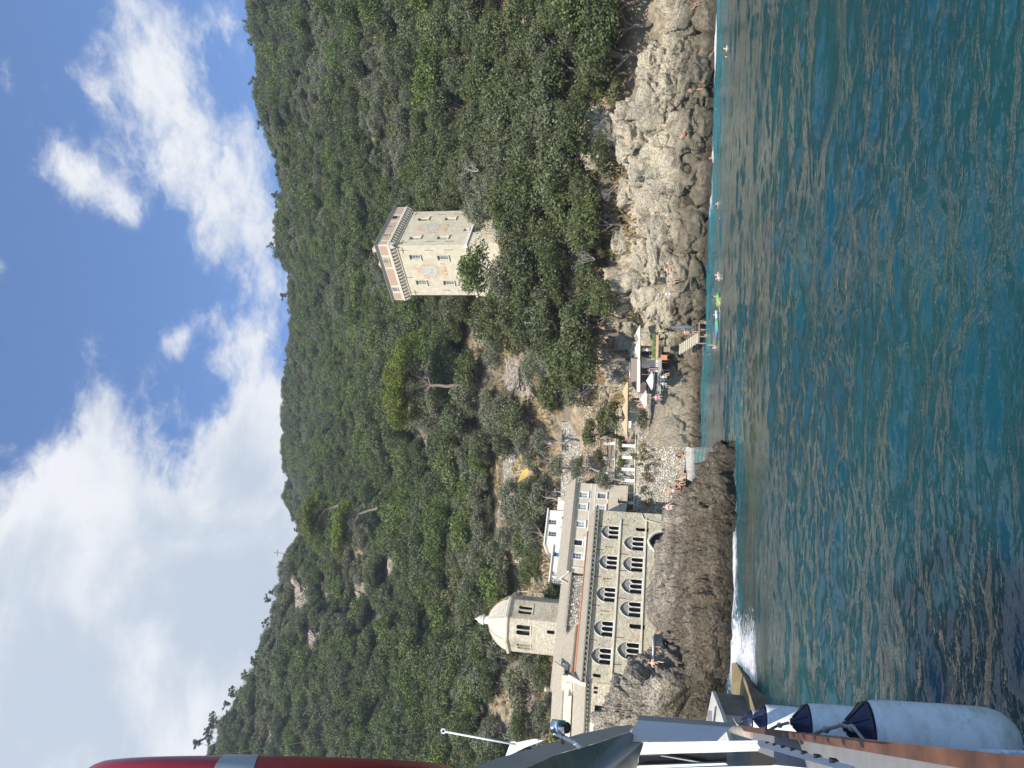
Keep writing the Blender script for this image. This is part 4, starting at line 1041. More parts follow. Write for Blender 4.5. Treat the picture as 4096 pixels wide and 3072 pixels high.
mb = MB(); fr = FAC.off(0, -3.3); solid(mb, fr, 14.6, 23.3, 3.2, 12.6, 14.7); wall_holes(mb, fr, rect(14.6, 23.3, 12.6, 14.7), [], 0, .1); mb.build('wall', M_CREAM, ai)
mb = MB(); slab(mb, [fr.p(14.9, .35, 14.65), fr.p(23.6, .35, 14.75), fr.p(23.6, -3.2, 16.5), fr.p(15.9, -3.2, 16.5)], .2); mb.build('roof', M_TILE, ai)
for a in (16.6, 19.2, 21.2):
    mb = MB(); fbox(mb, fr, a - .45, a + .45, -.05, .02, 14.05, 14.45); mb.build('clerestory_panel', M_WHITE, ai)
mb = MB(); fbox(mb, fr, 19.7, 20.5, -1.6, -.5, 15.2, 15.95); mb.build('dormer', M_CREAM, ai)
child_fix(ai)
ru = thing('arcaded_wall', 'rough stone wall with small blind arches under the eave beside the dome tower', 'wall', tuple(FAC.p(11, -4, 13)))
fr = FAC.off(0, -4.2); mb = MB(); hl = [arch(8.6 + k * .95, .62, 15.2, 15.45, 'round', n=6) for k in range(6)] + [arch(11.9, .5, 14.55, 14.8, 'round', n=6)]
wall_holes(mb, fr, rect(8.0, 14.8, 12.6, 16.2), hl, 0, .12); solid(mb, fr, 8.0, 14.8, 2.6, 12.6, 16.2); fbox(mb, fr, 8.0, 14.8, -.3, -.13, 14.4, 16); mb.build('wall', M_RUBBLE, ru)
mb = MB(); slab(mb, [fr.p(7.7, .3, 16.1), fr.p(15.2, .3, 16.1), fr.p(15.2, -2.6, 16.75), fr.p(7.7, -2.6, 16.75)], .16); mb.build('roof', M_TILE, ru); child_fix(ru)

# octagonal dome tower
dc = np.array([-35.75, 104.3]); DR = 4.05; rot0 = rad(-62.7)
dt = thing('dome_tower', 'octagonal pale stone church tower topped by a scale-tiled dome and small lantern', 'tower', (dc[0], dc[1], 16))
cor = [np.array([dc[0] + DR * math.cos(rot0 + k * math.pi / 4), dc[1] + DR * math.sin(rot0 + k * math.pi / 4)]) for k in range(8)]
mb = MB(); dark = MB()
for k in range(8):
    a, b_ = cor[k], cor[(k + 1) % 8]; L_ = np.linalg.norm(b_ - a); d_ = (b_ - a) / L_; n_ = np.array([d_[1], -d_[0]])
    fr = Frame(a, d_, n_); m_ = L_ / 2
    hs = [arch(m_ - .38, .62, 22.2, 23.9, 'round'), arch(m_ + .38, .62, 22.2, 23.9, 'round')]
    small = arch(m_ + .1, .5, 18.6, 19.5, 'round')
    isf = k in (0, 6, 7)
    if k == 7: hs.append(small)
    wall_holes(mb, fr, rect(0, L_, 14, 25.5), hs, 0, .4)
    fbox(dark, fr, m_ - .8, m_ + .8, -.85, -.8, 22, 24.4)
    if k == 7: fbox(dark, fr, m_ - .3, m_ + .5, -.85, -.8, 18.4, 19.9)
    c_ = MB(); c_.lathe((*fr.p(m_, -.2, 0)[:2], 22.2), [(.1, 0), (.07, .12), (.065, 1.55), (.11, 1.7)], 8); c_.build('column', M_MARB, dt)
    s_ = MB(); fbox(s_, fr, m_ - .85, m_ + .85, .003, .1, 22.02, 22.16); s_.build('sill', M_CREAM, dt)
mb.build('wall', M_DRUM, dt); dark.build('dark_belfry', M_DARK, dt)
mb = MB(); mb.lathe((dc[0], dc[1], 25.35), [(DR, 0), (DR + .35, .15), (DR + .42, .45), (DR + .1, .62), (0, .62)], 8, False, rot0); mb.build('cornice', M_CREAM, dt)
mt, t, b = new_mat('dome_scales'); p = gpos(t)
z = t.node('ShaderNodeSeparateXYZ', {0: p}).outputs[2]
q = t.node('ShaderNodeVectorMath', {0: p, 1: (float(dc[0]), float(dc[1]), 0)}, operation='SUBTRACT').outputs[0]
sx = t.node('ShaderNodeSeparateXYZ', {0: q})
ang = t.math('ARCTAN2', sx.outputs[1], sx.outputs[0])
br = t.node('ShaderNodeTexBrick', {'Vector': t.node('ShaderNodeCombineXYZ', {0: t.math('MULTIPLY', ang, 3.4), 1: z, 2: 0.0}).outputs[0], 'Color1': (0, 0, 0, 1), 'Color2': (1, 1, 1, 1), 'Scale': 3.0, 'Mortar Size': .035, 'Mortar Smooth': .3, 'Brick Width': 1.1, 'Row Height': .9})
c = t.mix(br.outputs[0], (.52, .46, .35), (.66, .60, .48)); c = t.mix(t.math('MULTIPLY', br.outputs['Fac'], .6), c, (.33, .27, .2))
t.l.new(c, b.inputs['Base Color']); b.inputs['Roughness'].default_value = .9; bump(t, b, t.math('MULTIPLY', br.outputs['Fac'], -1.0), .6, .05)
M_SCALE = mt
prof = [(DR - .05, 0), (DR - .35, .75), (DR - .85, 1.5), (DR - 1.55, 2.25), (DR - 2.4, 2.85), (.78, 3.2)]
mb = MB(); mb.lathe((dc[0], dc[1], 25.95), prof, 8, False, rot0); mb.build('dome', M_SCALE, dt)
for k in range(8):
    mb = MB(); th_ = rot0 + k * math.pi / 4; mb.tube([(dc[0] + (r_ + .02) * math.cos(th_), dc[1] + (r_ + .02) * math.sin(th_), 25.97 + z_) for r_, z_ in prof], .05, 6); mb.build('rib', M_RIB, dt)
mb = MB(); mb.lathe((dc[0], dc[1], 29.05), [(.78, 0), (.72, .1), (.62, .15), (.62, .85), (.8, .92), (.8, 1.02), (.74, 1.1)], 12); la = mb.build('lantern', M_WHITE, dt)
mb = MB(); mb.lathe((dc[0], dc[1], 30.1), [(.74, 0), (.66, .35), (.45, .7), (.18, .95), (.08, 1.25), (0, 1.3)], 12); mb.build('lantern_cap', M_SCALE, la)
child_fix(dt)

# beige house with gable
HF = FAC.off(0, -4.2)
ho = thing('beige_house', 'beige two-storey house with white bands and a gable rising behind the monastery', 'house', tuple(HF.p(0, -2, 10)))
wins = [(-4.06, 15.33), (-2.19, 15.35), (.5, 15.42), (3.25, 15.5), (5.2, 15.5), (-4.08, 12.7), (-2.19, 12.7)]
mb = MB(); wall_holes(mb, HF, rect(-5.9, 7.6, 9, 16.75), [rect(a - .43, a + .43, z - .6, z + .6) for a, z in wins], 0, .3); 
p = HF.p; mb.add([p(-5.9, 0, 9), p(-5.9, -5, 9), p(-5.9, -5, 16.75), p(-5.9, -2.5, 18.3), p(-5.9, 0, 16.75)], [(0, 1, 2, 3, 4)])
GF = Frame(HF.p(7.6, 0, 0)[:2], -HF.n, HF.d)
wall_holes(mb, GF, [(0, 12), (5, 12), (5, 16.75), (2.5, 18.3), (0, 16.75)], [rect(1.55, 2.4, 14.75, 16.0)], 0, .3)
mb.add([p(-5.9, -5, 9), p(7.6, -5, 9), p(7.6, -5, 16.75), p(-5.9, -5, 16.75)], [(0, 1, 2, 3)]); mb.build('wall', M_BEIGE, ho)
for a, z in wins:
    if a == 3.25: window(ho, HF, a, z, .86, 1.2, glass=M_DARK, nx=1, nz=1, lab='open dark window with washing line')
    elif (a, z) == (-4.08, 12.7): window(ho, HF, a, z, .86, 1.2, glass=m_plain('grey_shutter', (.17, .16, .16), .7), nx=1, nz=1, lab='window closed by a grey shutter')
    else: window(ho, HF, a, z, .86, 1.2, glass=m_plain('pale_glass', (.30, .36, .38), .15) if a < 1 else M_GLASS)
window(ho, GF, 1.97, 15.38, .85, 1.25, lab='window in the sunlit gable')
for z0 in (14.25, 13.6, 11.75):
    mb = MB(); fbox(mb, HF, -5.9, 7.6, .003, .04, z0, z0 + .13); mb.build('band', M_TRIM, ho)
mb = MB(); fbox(mb, HF, -5.9, 7.6, .003, .3, 16.35, 16.72); mb.build('cornice', M_TRIM, ho)
mb = MB(); slab(mb, [p(-6.4, .6, 16.65), p(7.9, .6, 16.65), p(7.9, -2.5, 18.4), p(-6.4, -2.5, 18.4)], .18); slab(mb, [p(-6.4, -5.6, 16.65), p(7.9, -5.6, 16.65), p(7.9, -2.5, 18.4), p(-6.4, -2.5, 18.4)], .18); rf = mb.build('roof', M_TILE, ho)
g = GF.p; mb = MB(); mb.prism([g(-.6, .05, 16.3), g(-.6, .05, 16.62), g(2.5, .05, 18.22), g(5.6, .05, 16.62), g(5.6, .05, 16.3), g(2.5, .05, 17.8)], np.array([*(GF.n * .22), 0])); mb.build('gable_coping', M_WHITE, ho)
mb = MB(); mb.tube([HF.p(6.9, .1, 16.4), HF.p(6.9, .1, 13.0)], .05, 6); mb.build('downpipe', M_CREAM, ho)
child_fix(ho)
# washing
wl = thing('washing', 'white sheets drying on a line below the dark open window of the beige house', 'laundry', tuple(HF.p(3.5, .5, 14)))
for k in range(4):
    a0 = 2.55 + k * .86; mb = MB(); V = []; nn_ = 6
    for i in range(nn_):
        for j in range(4):
            V.append(HF.p(a0 + .82 * i / (nn_ - 1), .45 + .05 * math.sin(i * 1.7 + j + k), 14.72 - .12 * math.sin(math.pi * (a0 + .82 * i / 5 - 2.4) / 3.8) - .30 * j))
    mb.add(V, [(i * 4 + j, i * 4 + j + 1, (i + 1) * 4 + j + 1, (i + 1) * 4 + j) for i in range(nn_ - 1) for j in range(3)], True); mb.build('sheet', M_WHITE if k % 2 else m_plain('pale_sheet', (.66, .70, .76), .9), wl)
mb = MB(); mb.tube([HF.p(2.2, .45, 14.76), HF.p(4.2, .45, 14.64), HF.p(6.2, .45, 14.76)], .012, 5); mb.tube([HF.p(2.2, 0, 14.7), HF.p(2.2, .5, 14.76)], .02, 5); mb.tube([HF.p(6.2, 0, 14.7), HF.p(6.2, .5, 14.76)], .02, 5); mb.build('line', M_RUST, wl)
child_fix(wl)
# white house with flat roofs
WF = FAC.off(0, -16)
wh = thing('white_house', 'white flat-roofed house with small grey windows and a blue blind behind the beige house', 'house', tuple(WF.p(-1, -3, 12)))
ww = [(-4.28, 21.35, .8, 1.25), (-2.27, 21.15, .8, 1.25)]
mb = MB(); wall_holes(mb, WF, rect(-6.3, -.5, 10, 22.2), [rect(a - w_ / 2, a + w_ / 2, z - h_ / 2, z + h_ / 2) for a, z, w_, h_ in ww] + [[(-5.1, 18.6), (-4.62, 19.0), (-4.62, 19.6), (-5.1, 20.0), (-5.6, 19.6), (-5.6, 19.0)]], 0, .3); solid(mb, WF, -6.3, -.5, 6, 10, 22.2)
W2 = WF.off(0, -.3)
wall_holes(mb, W2, rect(-8.8, -6.3, 10, 20.9), [rect(-7.42, -6.62, 18.95, 19.85)], 0, .3); solid(mb, W2, -8.8, -6.3, 5, 10, 20.9)
W3 = WF.off(0, -.15)
wall_holes(mb, W3, rect(-.5, 5.6, 10, 20.75), [rect(.62, 1.38, 19.6, 20.7 - .05), rect(3.74, 4.42, 19.4, 20.55)], 0, .3); solid(mb, W3, -.5, 5.6, 6, 10, 20.75)
mb.build('wall', M_WHITE, wh)
for a, z, w_, h_ in ww: window(wh, WF, a, z, w_, h_, surround=0, frame=m_plain('grey_frame', (.38, .42, .42), .6), sill=False)
window(wh, W2, -7.02, 19.4, .8, .9, surround=0, sill=False)
window(wh, W3, 1.0, 20.12, .76, 1.05, surround=.05, glass=M_BLUE, nx=1, nz=1, sill=False, lab='window covered by a bright blue blind')
window(wh, W3, 4.08, 19.97, .68, 1.15, surround=0, glass=m_plain('striped_cloth', (.5, .48, .52), .8), nx=3, nz=1, sill=False)
mb = MB(); fbox(mb, WF, -6.55, -.25, -6.1, .25, 22.2, 22.4); mb.build('roof_slab', M_WHITE, wh)
mb = MB(); fbox(mb, W3, -.55, 5.8, -6.1, .25, 20.75, 20.95); mb.build('roof_slab', M_WHITE, wh)
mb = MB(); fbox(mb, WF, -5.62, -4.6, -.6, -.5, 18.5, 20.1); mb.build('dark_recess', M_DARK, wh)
mb = MB(); fbox(mb, WF, -3.6, -3.2, -.1, .3, 19.5, 20.0); mb.build('chimney', M_BEIGE, wh)
child_fix(wh)
# ------------------------------------------------------------------ square watch tower
TP = np.array([23.83, 118.0]); WLd = np.array([-.7001, .7141]); WRd = np.array([.7141, .7001])
TL = Frame(TP, WLd, -WRd); TR = Frame(TP, WRd, -WLd); TW = 11.0
tw = thing('watch_tower', 'square cream watch tower with painted ovals and an overhanging corbelled top among the trees', 'tower', (*(TP + WLd * 5.5 + WRd * 5.5), 33))
mb = MB()
LW = [(2.52, 48.38), (2.74, 43.22), (8.15, 48.5), (8.25, 43.26)]; RW = [(8.45, 48.5), (8.35, 43.3), (2.4, 48.4), (2.33, 43.25)]
lh = [rect(a - .52, a + .52, z - 1.0, z + 1.0) for a, z in LW] + [rect(2.3, 3.15, 39.05, 39.95)]
rh = [rect(a - .52, a + .52, z - 1.0, z + 1.0) for a, z in RW] + [rect(4.25, 5.15, 39.0, 39.9)]
wall_holes(mb, TL, rect(0, TW, 38.3, 52.6), lh, 0, .38); wall_holes(mb, TR, rect(0, TW, 38.3, 52.6), rh, 0, .38)
B = TL.off(0, 0)
c = [TP, TP + WRd * TW, TP + WRd * TW + WLd * TW, TP + WLd * TW]
mb.add([(*c[1], 38.3), (*c[2], 38.3), (*c[2], 52.6), (*c[1], 52.6), (*c[3], 38.3), (*c[3], 52.6)], [(0, 1, 2, 3), (1, 4, 5, 2)])
wt = mb.build('wall', M_TOWER, tw)
# battered foot
k0 = 1.15; out = [TP - (WRd + WLd) * k0, TP + WRd * (TW + k0) - WLd * k0, TP + (WRd + WLd) * (TW + k0), TP + WLd * (TW + k0) - WRd * k0]
mb = MB(); mb.add([(*q, 30.5) for q in out] + [(*q, 38.25) for q in c], [(0, 1, 5, 4), (1, 2, 6, 5), (2, 3, 7, 6), (3, 0, 4, 7)]); mb.build('battered_base', M_TOWER, tw)
mb = MB()
o2 = [TP - (WRd + WLd) * .28, TP + WRd * (TW + .28) - WLd * .28, TP + (WRd + WLd) * (TW + .28), TP + WLd * (TW + .28) - WRd * .28]
mb.prism([(*q, 38.2) for q in o2], (0, 0, .32)); mb.build('string_course', M_TRIM, tw)
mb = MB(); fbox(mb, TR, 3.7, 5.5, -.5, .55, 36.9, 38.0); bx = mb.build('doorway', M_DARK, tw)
mb = MB(); sheet(mb, TR, rect(3.6, 5.6, 36.8, 38.1), .62, .05)
# corbel table and parapet
def ring(z0, z1, e0, e1, name, mat):
    q0 = [TP - (WRd + WLd) * e0, TP + WRd * (TW + e0) - WLd * e0, TP + (WRd + WLd) * (TW + e0), TP + WLd * (TW + e0) - WRd * e0]
    q1 = [TP - (WRd + WLd) * e1, TP + WRd * (TW + e1) - WLd * e1, TP + (WRd + WLd) * (TW + e1), TP + WLd * (TW + e1) - WRd * e1]
    m_ = MB(); m_.add([(*q, z0) for q in q0] + [(*q, z1) for q in q1], [(0, 1, 5, 4), (1, 2, 6, 5), (2, 3, 7, 6), (3, 0, 4, 7), (3, 2, 1, 0), (4, 5, 6, 7)]); return m_.build(name, mat, tw)
ring(51.15, 51.3, .14, .14, 'lower_moulding', M_CREAM)
ring(52.25, 52.6, .74, .74, 'corbel_beam', M_CREAM)
M_CORB = m_plain('corbel_plaster', (.44, .33, .24), .95, var=.2)
for fr in (TL, TR):
    for k in range(18):
        a = -.55 + k * .71
        mb = MB(); pts = [(0.003, 51.3), (.22, 51.35), (.48, 51.7), (.70, 52.25), (0.003, 52.25)]
        mb.prism([fr.p(a - .14, o_, z_) for o_, z_ in pts], np.array([*(fr.d * .28), 0])); mb.build('corbel', M_CREAM, tw)
ring(51.3, 52.25, .05, .42, 'corbel_soffit', M_CORB)
ring(52.6, 54.45, .66, .66, 'parapet', M_CREAM)
ring(54.45, 54.65, .74, .82, 'parapet_moulding', M_CREAM); ring(54.65, 54.85, .98, 1.02, 'roof_edge', m_plain('grey_slate_edge', (.24, .21, .18), .8))
ctr = TP + (WRd + WLd) * TW / 2
mb = MB(); q1 = [TP - (WRd + WLd), TP + WRd * (TW + 1) - WLd, TP + (WRd + WLd) * (TW + 1), TP + WLd * (TW + 1) - WRd]
mb.add([(*q, 54.87) for q in q1] + [(*ctr, 56.4)], [(0, 1, 4), (1, 2, 4), (2, 3, 4), (3, 0, 4)]); mb.build('roof', m_tiles('slate_roof', (.34, .31, .27), (.48, .44, .38), WLd), tw)
# painted panels of the parapet, openings
PO = .66
def panel(fr, a0, a1, z0, z1, mat, nm='painted_panel'):
    m_ = MB(); fbox(m_, fr, a0, a1, PO + .004, PO + .02, z0, z1); return m_.build(nm, mat, tw)
for fr, segs, ops in ((TL, [(-.4, 1.5), (2.0, 4.1), (4.5, 8.2), (8.7, 9.6), (10.0, 11.5)], [(2.5, 3.1), (8.75, 9.45)]), (TR, [(-.4, .5), (.9, 2.6), (3.1, 6.6), (7.0, 8.6), (9.2, 11.5)], [(2.0, 2.8), (4.9, 5.3), (7.7, 8.6)])):
    for i, (a0, a1) in enumerate(segs): panel(fr, a0, a1, 52.85, 54.2, M_SALMON if i != 1 else m_plain('ochre_fresco', (.46, .35, .20), .95))
    for a0, a1 in ops:
        m_ = MB(); fbox(m_, fr, a0, a1, PO + .02, PO + .05, 53.15, 54.2); q_ = m_.build('opening', M_GPLAS if a1 - a0 < .8 else M_DARK, tw)
        m_ = MB(); fbox(m_, fr, a0 - .08, a1 + .08, PO + .02, PO + .12, 53.05, 53.14); m_.build('sill', M_TRIM, q_)
for fr, ws in ((TL, LW), (TR, RW)):
    for a, z in ws:
        op = (fr is TR and z > 48.45)
        window(tw, fr, a, z, 1.04, 2.0, deep=.3, surround=0, nx=3 if not op else 1, nz=4 if not op else 1, glass=m_plain('dark_glass', (.03, .045, .06), .05, spec=1.0), lab='open window with plants' if op else None)
window(tw, TL, 2.72, 39.5, .85, .9, deep=.25, surround=0, nx=3, nz=2); window(tw, TR, 4.7, 39.45, .9, .9, deep=.25, surround=0, nx=2, nz=2)
# frescoes: ornamental frame, oval, scroll - raised a few millimetres of paint and plaster
def fresco(fr, a, z, seed):
    r = random.Random(seed); n = 84; pts = []
    for k in range(n):
        th_ = 2 * math.pi * k / n
        rr_ = 1 + .09 * math.sin(4 * th_ + .4) + .06 * math.sin(9 * th_ + seed) + .05 * math.sin(14 * th_)
        rr_ *= 1.12 if abs(math.sin(th_)) > .93 else 1
        pts.append((a + 1.75 * rr_ * math.cos(th_), z + 2.25 * rr_ * math.sin(th_)))
    m_ = MB(); m_.prism([fr.p(x, .012, q) for x, q in pts], np.array([*(fr.n * -.01), 0])); fo = m_.build('fresco', M_PEACH, tw)
    for r0, r1, th_, mat, nm, oo in ((1.36, 1.82, .02, m_plain('oval_rim', (.52, .36, .22), .95), 'oval_rim', .018), (1.26, 1.70, 0, M_FADED, 'oval_picture', .024)):
        m_ = MB(); m_.prism([fr.p(a + r0 * math.cos(2 * math.pi * k / 40), oo, z + r1 * math.sin(2 * math.pi * k / 40)) for k in range(40)], np.array([*(fr.n * -.008), 0])); m_.build(nm, mat, fo)
    zz = z - 2.95; top = []; bot = []
    for k in range(21):
        x = a - 1.7 + 3.4 * k / 20; w_ = .30 + (.16 if k in (0, 1, 19, 20) else 0); dz = .16 * math.cos(math.pi * (k / 20 - .5) * 2)
        top.append((x, zz + w_ - dz)); bot.append((x, zz - w_ - dz))
    m_ = MB(); m_.prism([fr.p(x, .016, q) for x, q in bot + top[::-1]], np.array([*(fr.n * -.01), 0])); sc_ = m_.build('scroll', M_PEACH, fo)
    for i, (x, up) in enumerate(((-.75, -1), (0, 1), (.75, -1))):
        m_ = MB(); s_ = .16
        m_.tube([fr.p(a + x - s_, .03, zz - .12 + s_ * up * 1.1), fr.p(a + x, .03, zz - .12 - s_ * up * 1.1), fr.p(a + x + s_, .03, zz - .12 + s_ * up * 1.1)], .03, 4); m_.build('letter', m_plain('faded_letter', (.36, .22, .13), .95), fo)
    return fo
fresco(TL, 5.48, 46.3, 3); fresco(TR, 5.45, 46.3, 5)
for fr, ts in ((TL, [(1.0, 45.4, 0), (1.0, 41.8, 0), (.95, 50.3, 1), (10.3, 50.2, 1), (9.9, 44.0, 0), (6.9, 50.6, 0), (10.0, 41.2, 0)]), (TR, [(1.1, 45.3, 0), (1.1, 41.7, 0), (1.0, 50.4, 1), (10.2, 50.4, 1), (9.8, 45.2, 0), (9.8, 42, 0)])):
    for a, z, x_ in ts:
        m_ = MB(); fbox(m_, fr, a - .03, a + .03, .004, .06, z - .8, z + .8)
        if x_: fbox(m_, fr, a - .6, a + .6, .061, .09, z - .03, z + .03)
        m_.build('iron_tie', M_RUST, tw)
# rooftop bits
mb = MB(); mb.box((*(TP + WLd * 1.3 + WRd * 1.0), 55.3), (.9, .7, 1.6), rz=.77); mb.box((*(TP + WLd * 1.3 + WRd * 1.0), 56.15), (1.0, .8, .14), rz=.77); mb.build('chimney', M_CREAM, tw)
mb = MB(); mb.box((*(TP + WLd * 4.6 + WRd * 1.6), 55.1), (1.7, 1.3, 1.2), rz=.77); mb.prism([(*(TP + WLd * 3.5 + WRd * .8), 55.7), (*(TP + WLd * 5.7 + WRd * .8), 55.7), (*(TP + WLd * 4.6 + WRd * .8), 56.1)], (*(WRd * 1.8), 0)); dm = mb.build('dormer', M_CREAM, tw)
mb = MB(); mb.box((*(TP + WLd * 4.5 + WRd * .83), 55.3), (.5, .12, .45), rz=-.78); mb.build('dormer_window', M_DARK, dm)
mb = MB(); mb.box((*(TP + WRd * 6.2 + WLd * 1.3), 55.3), (.7, .6, 1.1), rz=.77); mb.build('chimney', M_CREAM, tw)
child_fix(tw)
# terrace foot, dish, railings
p0 = TR.p(8.8, 1.9, 34.6)
di = thing('satellite_dish', 'pale satellite dish on a short mast at the right foot of the square tower', 'satellite dish', tuple(p0))
mb = MB(); mb.tube([p0, p0 + np.array([0, 0, 1.2])], .06, 6); mb.build('mast', M_GPLAS, di)
ax_ = np.array([[1, 0, 0], [0, .5, .866], [0, -.866, .5]]); mb = MB(); mb.lathe(p0 + np.array([0, -.1, 1.6]), [(.02, 0), (.35, .05), (.62, .16), (.62, .19), (.3, .1)], 16, axis=ax_); mb.build('dish', m_plain('dish_grey', (.40, .46, .48), .5), di)
mb = MB(); mb.tube([p0 + np.array([.5, -.2, 1.5]), p0 + np.array([.35, -.8, 2.1])], .03, 5); mb.build('feed_arm', M_RUST, di); child_fix(di)
ra = thing('railing', 'thin dark railing on the terrace at the foot of the tower corner', 'railing', tuple(TL.p(-.2, 2.2, 33)))
mb = MB()
for k in range(5): q = TR.p(.2 + k * .8, 2.0, 33.2); mb.tube([q, q + np.array([0, 0, 1.5])], .04, 5)
mb.tube([TR.p(.2, 2.0, 34.6), TR.p(3.4, 2.0, 34.6)], .035, 5); mb.tube([TR.p(.2, 2.0, 34.0), TR.p(3.4, 2.0, 34.0)], .035, 5); mb.build('rail', M_RUST, ra); child_fix(ra)
tb = MB(); q = [TR.p(-1.5, 1.3, 0)[:2], TR.p(14, 1.3, 0)[:2], TR.p(14, 3.6, 0)[:2], TR.p(-1.5, 4.2, 0)[:2]]
tb.prism([(*v, 29.5) for v in q], (0, 0, 3.5)); tb.build('terrace_wall', M_RUBBLE); tag(bpy.data.objects['terrace_wall'], 'rough stone terrace along the right foot of the square tower', 'wall')
# ------------------------------------------------------------------ beach, retaining walls, terraces
def strip(name, pts, z0, z1, th, mat, label, cat, batter=.0):
    """wall along a polyline of ground points"""
    mb = MB(); P = [np.asarray(p, float) for p in pts]
    for a, b_ in zip(P[:-1], P[1:]):
        d = (b_ - a)[:2]; L = np.linalg.norm(d); d /= L; n = np.array([d[1], -d[0]])
        if n[1] > 0: n = -n
        za, zb = (z1, z1) if not hasattr(z1, '__len__') else z1
        q = [(*(a[:2] + n * batter), z0), (*(b_[:2] + n * batter), z0), (*(b_[:2] - n * th), z0), (*(a[:2] - n * th), z0), (*a[:2], za), (*b_[:2], zb), (*(b_[:2] - n * th), zb), (*(a[:2] - n * th), za)]
        mb.add(q, [(0, 1, 5, 4), (1, 2, 6, 5), (2, 3, 7, 6), (3, 0, 4, 7), (4, 5, 6, 7), (3, 2, 1, 0)])
    o = mb.build(name, mat); return tag(o, label, cat)
mt, t, b = new_mat('pebble_beach'); p = gpos(t); vo = t.node('ShaderNodeTexVoronoi', {'Vector': p, 'Scale': 5.0}); n = t.noise(p, 1.2, 6, .6)
c = t.mix(t.node('ShaderNodeSeparateColor', {0: vo.outputs['Color']}).outputs[0], (.34, .33, .31), (.60, .58, .54)); c = t.mix(t.math('MULTIPLY', t.rng(n, .4, .7), .4), c, (.22, .21, .20))
z = t.node('ShaderNodeSeparateXYZ', {0: p}).outputs[2]; c = t.mix(t.rng(z, .1, .45, .7, 0), c, (.16, .155, .14)); t.l.new(c, b.inputs['Base Color']); b.inputs['Roughness'].default_value = .8; bump(t, b, vo.outputs['Distance'], .7, .08)
M_PEB = mt
# beach sheet from under the water up to the wall
bxs = np.linspace(-21.5, -3.2, 90); bys = np.linspace(95.5, 105, 50); BX, BY = np.meshgrid(bxs, bys, indexing='ij')
wl_y = np.interp(BX, [-21, -12, -8, -5, -3], [99.6, 98.9, 98.3, 97.2, 95.6])
BZ = (BY - wl_y) * .27 + fbm(np.stack([BX, BY, BX * 0], -1), .9, 3, .5, 2) * .10
BZ = np.minimum(BZ, 2.0)
tag(mesh_obj('beach', np.stack([BX, BY, BZ], -1).reshape(-1, 3), grid_faces(90, 50), M_PEB, smooth=True), kind='structure')
# great wall at the back of the beach, the terraces above and their pale copings
xa, xb = -22.0, -4.0
def Wy(x, y0): return np.array([x, y0 - (x + 13) * .10, 0])
strip('retaining_wall', [Wy(-20.5, 103.3), Wy(-13, 103.3), Wy(-4.4, 103.3)], -.3, 8.0, 1.5, M_RUBBLE, 'tall pale rubble wall rising straight from the pebble beach', 'wall', batter=.8)
strip('terrace_wall', [Wy(-20.5, 105.4), Wy(-13, 105.4), Wy(-5.0, 105.4)], 7.0, 11.0, 1.2, M_RUBBLE, 'middle rubble terrace wall above the beach wall', 'wall', batter=.2)
strip('terrace_wall', [Wy(-20.0, 109.5), Wy(-13, 110), Wy(-3.0, 110)], 10.2, 16.3, 1.0, m_rubble('earthy_rubble', (.36, .27, .18), (.56, .47, .36), (.15, .11, .07), 2.3), 'earthy rubble wall with a brown top behind the vine terrace', 'wall', batter=.5)
strip('terrace_wall', [Wy(-20.0, 115.5), Wy(-13, 116), Wy(-6.0, 116)], 15.0, 20.5, 1.0, M_RUBBLE, 'upper rubble terrace wall beside the olive trees', 'wall', batter=.3)
strip('terrace_wall', [np.array([-23.5, 133.5, 0]), np.array([-12, 132, 0])], 28, 34.0, 1.0, M_RUBBLE, 'highest long rubble wall beside the yellow tarpaulin', 'wall', batter=.3)
strip('terrace_wall', [np.array([-33, 128.5, 0]), np.array([-22.5, 127, 0])], 25.5, 30.5, 1.0, M_RUBBLE, 'rubble terrace wall above the white house', 'wall', batter=.3)
mb = MB()
for x0, x1, y_, z_ in ((-20.5, -4.4, 103.3, 8.0), (-20.5, -5.0, 105.4, 11.0)):
    a, c_ = Wy(x0, y_), Wy(x1, y_); d = (c_ - a)[:2]; L = np.linalg.norm(d); d /= L; n = np.array([d[1], -d[0]])
    mb = MB(); mb.box((*((a + c_) / 2)[:2] - n * .15, z_ + .06), (L, .6, .12), ax=np.array([[*d, 0], [*n, 0], [0, 0, 1]])); tag(mb.build('wall_coping', M_CREAM), 'thin cream coping along the %s wall' % ('beach' if z_ < 9 else 'middle terrace'), 'coping')
M_PIL = m_plaster('whitewash', (.62, .60, .55), (.76, .74, .68), st=.2)
def pillar(x, y0, z, label, h=1.75):
    q = Wy(x, y0); mb = MB(); mb.box((q[0], q[1], z + h / 2), (.42, .42, h)); mb.box((q[0], q[1], z + h + .04), (.5, .5, .08)); return tag(mb.build('garden_pillar', M_PIL), label, 'pillar', 'whitewashed garden pillars')
LR = [2400 + 365 / 2.72]
def wall_x(py, px, y0):
    d = ray(px, py); best = None
    for x in np.linspace(-22, -3, 400):
        q = Wy(x, y0); e = abs((d[0] / d[1]) * q[1] - x)
        if best is None or e < best[0]: best = (e, x)
    return best[1]
nmw = ['first', 'second', 'third', 'fourth', 'fifth']
for i, yy in enumerate((90, 220, 348, 470, 712)): pillar(wall_x(1750 + yy / 2.72, 2535, 103.6), 103.75, 8.1, 'whitewashed garden pillar on the beach wall, %s from the right' % nmw[i])
for i, yy in enumerate((70, 235, 395, 532)): pillar(wall_x(1750 + yy / 2.72, 2475, 105.6), 105.85, 11.1, 'whitewashed garden pillar on the upper terrace, %s from the right' % nmw[i], 1.6)
M_WIRE = m_plain('grey_metal', (.42, .44, .44), .5, .6)
